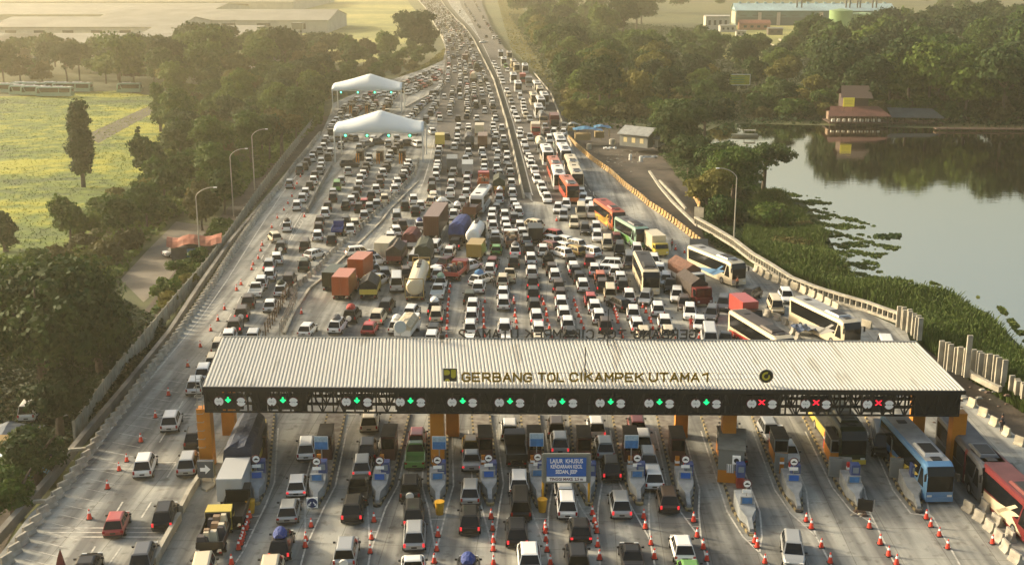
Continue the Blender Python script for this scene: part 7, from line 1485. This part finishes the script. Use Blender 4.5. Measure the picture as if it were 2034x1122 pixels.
bigtree(1515, 388, 11, 5.5, 4.5, 20, 6000, .42, LEAFD, 'flat', 'spreading tree reaching right over the lake', 125)
bigtree(1440, 455, 8, 5, .5, 14, 6000, .4, LEAFG, 'round', 'low green tree between balustrade and reeds', 127); bigtree(1530, 460, 7.5, 4.2, .3, 14, 6000, .4, LEAFG, 'round', 'low round bush on the reedy shore', 128)
bigtree(1368, 352, 10, 9, .5, 18, 8000, .45, LEAFD, 'round', 'dark tree on the earth bank above the bend', 129); bigtree(1420, 360, 11, 9, .5, 20, 9000, .45, LEAFG, 'round', 'green tree filling the gap between bank and inlet', 131); bigtree(1310, 300, 8, 8, .3, 16, 6000, .45, LEAFD, 'round', 'dark bushy tree beside the rubble heap', 132)
bigtree(1135, 250, 7, 7, 1, 12, 4500, .5, LEAFY, 'round', 'yellow-green tree behind the end of the striped barrier', 130)
e = thing('lamp_mast', 'thin pale mast rising from the trees right of the pavilion', 'mast', PG(1920, 238)); m = MB(); m.cyl((0, 0, 0), (0, 0, 12), .2, .1, n=8); m.obj('mast', CONCL, e)
e = thing('pylon', 'lattice mast far behind the trees at the upper right', 'mast', PG(1908, 45)); m = MB(); [m.bar((sx*2.5, sy*2.5, 0), (sx*.4, sy*.4, 24), .35) for sx in (-1, 1) for sy in (-1, 1)]; [m.bar((-2.5+z*.09, -2.5+z*.09, z), (2.5-z*.09, -2.5+z*.09, z+4), .2) for z in range(0, 20, 4)]; m.obj('lattice', GREYROOF, e)
# grass, reeds, undergrowth, water plants: uncountable growth
def growth(name, s, n, lo, hi, size, m_, lab, seed, z=OFF, cat='plants', clump=6.0, patchy=False):
    pg = [(p.x, p.y) for p in pts(s, z)]; rng = np.random.default_rng(seed); xs = [p[0] for p in pg]; yl = [p[1] for p in pg]; out = []
    X = rng.uniform(min(xs), max(xs), n*6); Y = rng.uniform(min(yl), max(yl), n*6)
    ins = np.zeros(len(X), bool); j = len(pg)-1
    for i in range(len(pg)):
        xi, yi = pg[i]; xj, yj = pg[j]; c = ((yi > Y) != (yj > Y)) & (X < (xj-xi)*(Y-yi)/((yj-yi) or 1e-9)+xi); ins ^= c; j = i
    X, Y = X[ins][:n], Y[ins][:n]; h = .5+.25*np.sin(X/clump*2.1+np.sin(Y/clump*1.7)*2)+.25*np.sin(Y/clump*2.6+X/clump*.8); h = np.clip(h, 0, 1)
    if patchy: k_ = (h+.25*np.sin(X*1.7+Y*.9)+.2*np.sin(Y*2.3-X*.6)) > .55; X, Y, h = X[k_], Y[k_], h[k_]
    Z = z+(lo+(hi-lo)*h)*rng.random(len(X))**.5; q = np.stack([X, Y, Z], 1); d = np.tile([0, 0, 1.0], (len(X), 1))
    v, f = cards(rng, q, d, size); return tag(link(name, fastmesh(name, v, f, [m_])), lab, cat, None, 'stuff')
FB = grass_material('field_grass_blades', (0.03, 0.06, 0.008), (0.09, 0.14, 0.008), (0.26, 0.26, 0.012), 0.028, 0.25)
REED = leaf_mat('reed_leaves', [(.045, .075, .012), (.075, .11, .018), (.13, .15, .03)])
def blades(name, s, n, h, w, m_, lab, seed, z=OFF, clump=6.0):
    pg = [(p.x, p.y) for p in pts(s, z)]; rng = np.random.default_rng(seed); xs = [p[0] for p in pg]; yl = [p[1] for p in pg]
    X = rng.uniform(min(xs), max(xs), n*6); Y = rng.uniform(min(yl), max(yl), n*6); ins = np.zeros(len(X), bool); j = len(pg)-1
    for i in range(len(pg)):
        xi, yi = pg[i]; xj, yj = pg[j]; ins ^= ((yi > Y) != (yj > Y)) & (X < (xj-xi)*(Y-yi)/((yj-yi) or 1e-9)+xi); j = i
    X, Y = X[ins][:n], Y[ins][:n]; k = len(X); hh = h*(.45+.55*(.5+.25*np.sin(X/clump*2.1+np.sin(Y/clump)*2)+.25*np.sin(Y/clump*2.2+X/clump*.6)))*(.7+.6*rng.random(k)); a = rng.random(k)*6.28; lean = rng.normal(.15, .3, (k, 2))
    B = np.stack([X, Y, np.full(k, z)], 1); D = np.stack([np.cos(a), np.sin(a), np.zeros(k)], 1)*w/2; T = B+np.stack([lean[:, 0]*hh, lean[:, 1]*hh, hh], 1)
    v = np.stack([B-D, B+D, T+D*.5, T-D*.5], 1).reshape(-1, 3); return tag(link(name, fastmesh(name, v, np.arange(4*k).reshape(-1, 4), [m_])), lab, 'plants', None, 'stuff')
blades('reeds', 'I 1470,512 1560,555 1650,580 1790,630 1835,690 1900,740 2080,850 2120,770 2000,700 1965,655 1920,625 1880,596 1800,590 1760,572 1710,570 1650,520 1620,470 1580,420 1540,392 1500,400', 60000, 2.0, .22, REED, 'dense green reeds on the shore between road and lake', 31)
growth('undergrowth', 'I 1400,480 1470,515 1500,400 1470,385 1400,395 1385,430', 16000, .1, 2.4, .45, LEAFD, 'dark undergrowth beneath the lakeside trees', 32)
growth('undergrowth', 'I 1640,490 1650,520 1710,565 1690,570 1560,545 1480,505 1540,430 1600,440', 14000, .1, 1.6, .4, LEAFB, 'brownish low growth among the shore reeds', 33)
growth('undergrowth', 'I 1131,262 1300,262 1300,232 1400,262 1640,246 2160,262 2200,130 1600,112 1380,60 1010,30 1060,110 1110,190', 70000, .1, 3.0, .9, LEAFD, 'dense forest undergrowth on the right-hand side', 34)
growth('undergrowth', 'I 110,590 225,575 285,495 345,438 470,395 640,245 650,160 330,175 345,330 290,380 210,450 130,530', 55000, .1, 2.6, .75, LEAFG, 'tangled undergrowth of the left tree belt', 35)
growth('undergrowth', 'I -60,1060 120,900 250,770 330,660 240,600 140,580 -80,600 -80,900 60,880 80,800', 30000, .05, 1.6, .45, LEAFD, 'low dark growth under the big left trees', 36)
growth('undergrowth', 'I 300,630 340,612 470,450 430,440 370,525 330,570', 9000, .05, 1.4, .4, LEAFG, 'low green growth along the left fence', 37)
blades('field_grass', 'I -60,620 120,560 170,470 240,390 330,320 325,215 330,195 230,180 60,190 -60,195', 14000, .25, .22, FB, 'tall yellow-green grass of the left field', 38, clump=11)
growth('water_plants', 'I 1500,372 1610,390 1660,402 1640,415 1740,450 1700,462 1790,492 1740,515 1760,560 1700,575 1660,520 1600,440', 16000, .055, .08, .5, REED, 'floating water plants off the left shore of the lake', 39, clump=3, patchy=True)
growth('water_plants', 'I 1700,552 1850,560 1975,602 2034,680 2100,740 2120,700 2034,660 1990,610 1900,575 1820,560', 12000, .055, .08, .5, REED, 'floating water plants along the near shore of the lake', 40, clump=3, patchy=True)
growth('water_plants', 'I 1735,468 1790,466 1785,474 1740,475', 130, .06, .12, .8, LEAFD, 'small floating weed patch in the middle of the lake', 41)
growth('undergrowth', 'I 1385,400 1330,335 1300,300 1320,280 1440,300 1530,385 1500,430', 9000, .1, 2.6, .5, LEAFG, 'shrubs between the earth bank and the lake inlet', 44)
growth('verge_grass', 'I 900,100 880,125 846,140 790,155 800,148 850,125 885,95', 3000, .05, .6, .6, LEAFY, 'dry yellow verge grass left of the distant jam', 42)
growth('verge_grass', 'I 985,-10 1000,45 1015,95 1060,140 1130,240 1150,240 1090,150 1060,90 1040,20 1010,-10', 12000, .05, .8, .8, LEAFY, 'sunlit yellow verge between right carriageway and forest', 43)
print('trees', c_)
# ================================================================ HAZE
hz = MB(); hz.box(-2600, 2600, -60, 3600, OFF-1.0, 47.0); ho = hz.obj('haze', None) if False else None
hm = bpy.data.materials.new('haze_air'); hm.use_nodes = True; nt = hm.node_tree; nt.nodes.remove(nt.nodes['Principled BSDF']); pv = hexn(nt, 'VolumePrincipled'); pv.inputs['Density'].default_value = 0.00030; pv.inputs['Color'].default_value = (1.0, .93, .66, 1); pv.inputs['Anisotropy'].default_value = .55
nt.links.new(pv.outputs[0], nt.nodes['Material Output'].inputs['Volume'])
tag(hz.obj('haze', hm), 'pale golden haze over the whole landscape', 'haze', None, 'stuff')
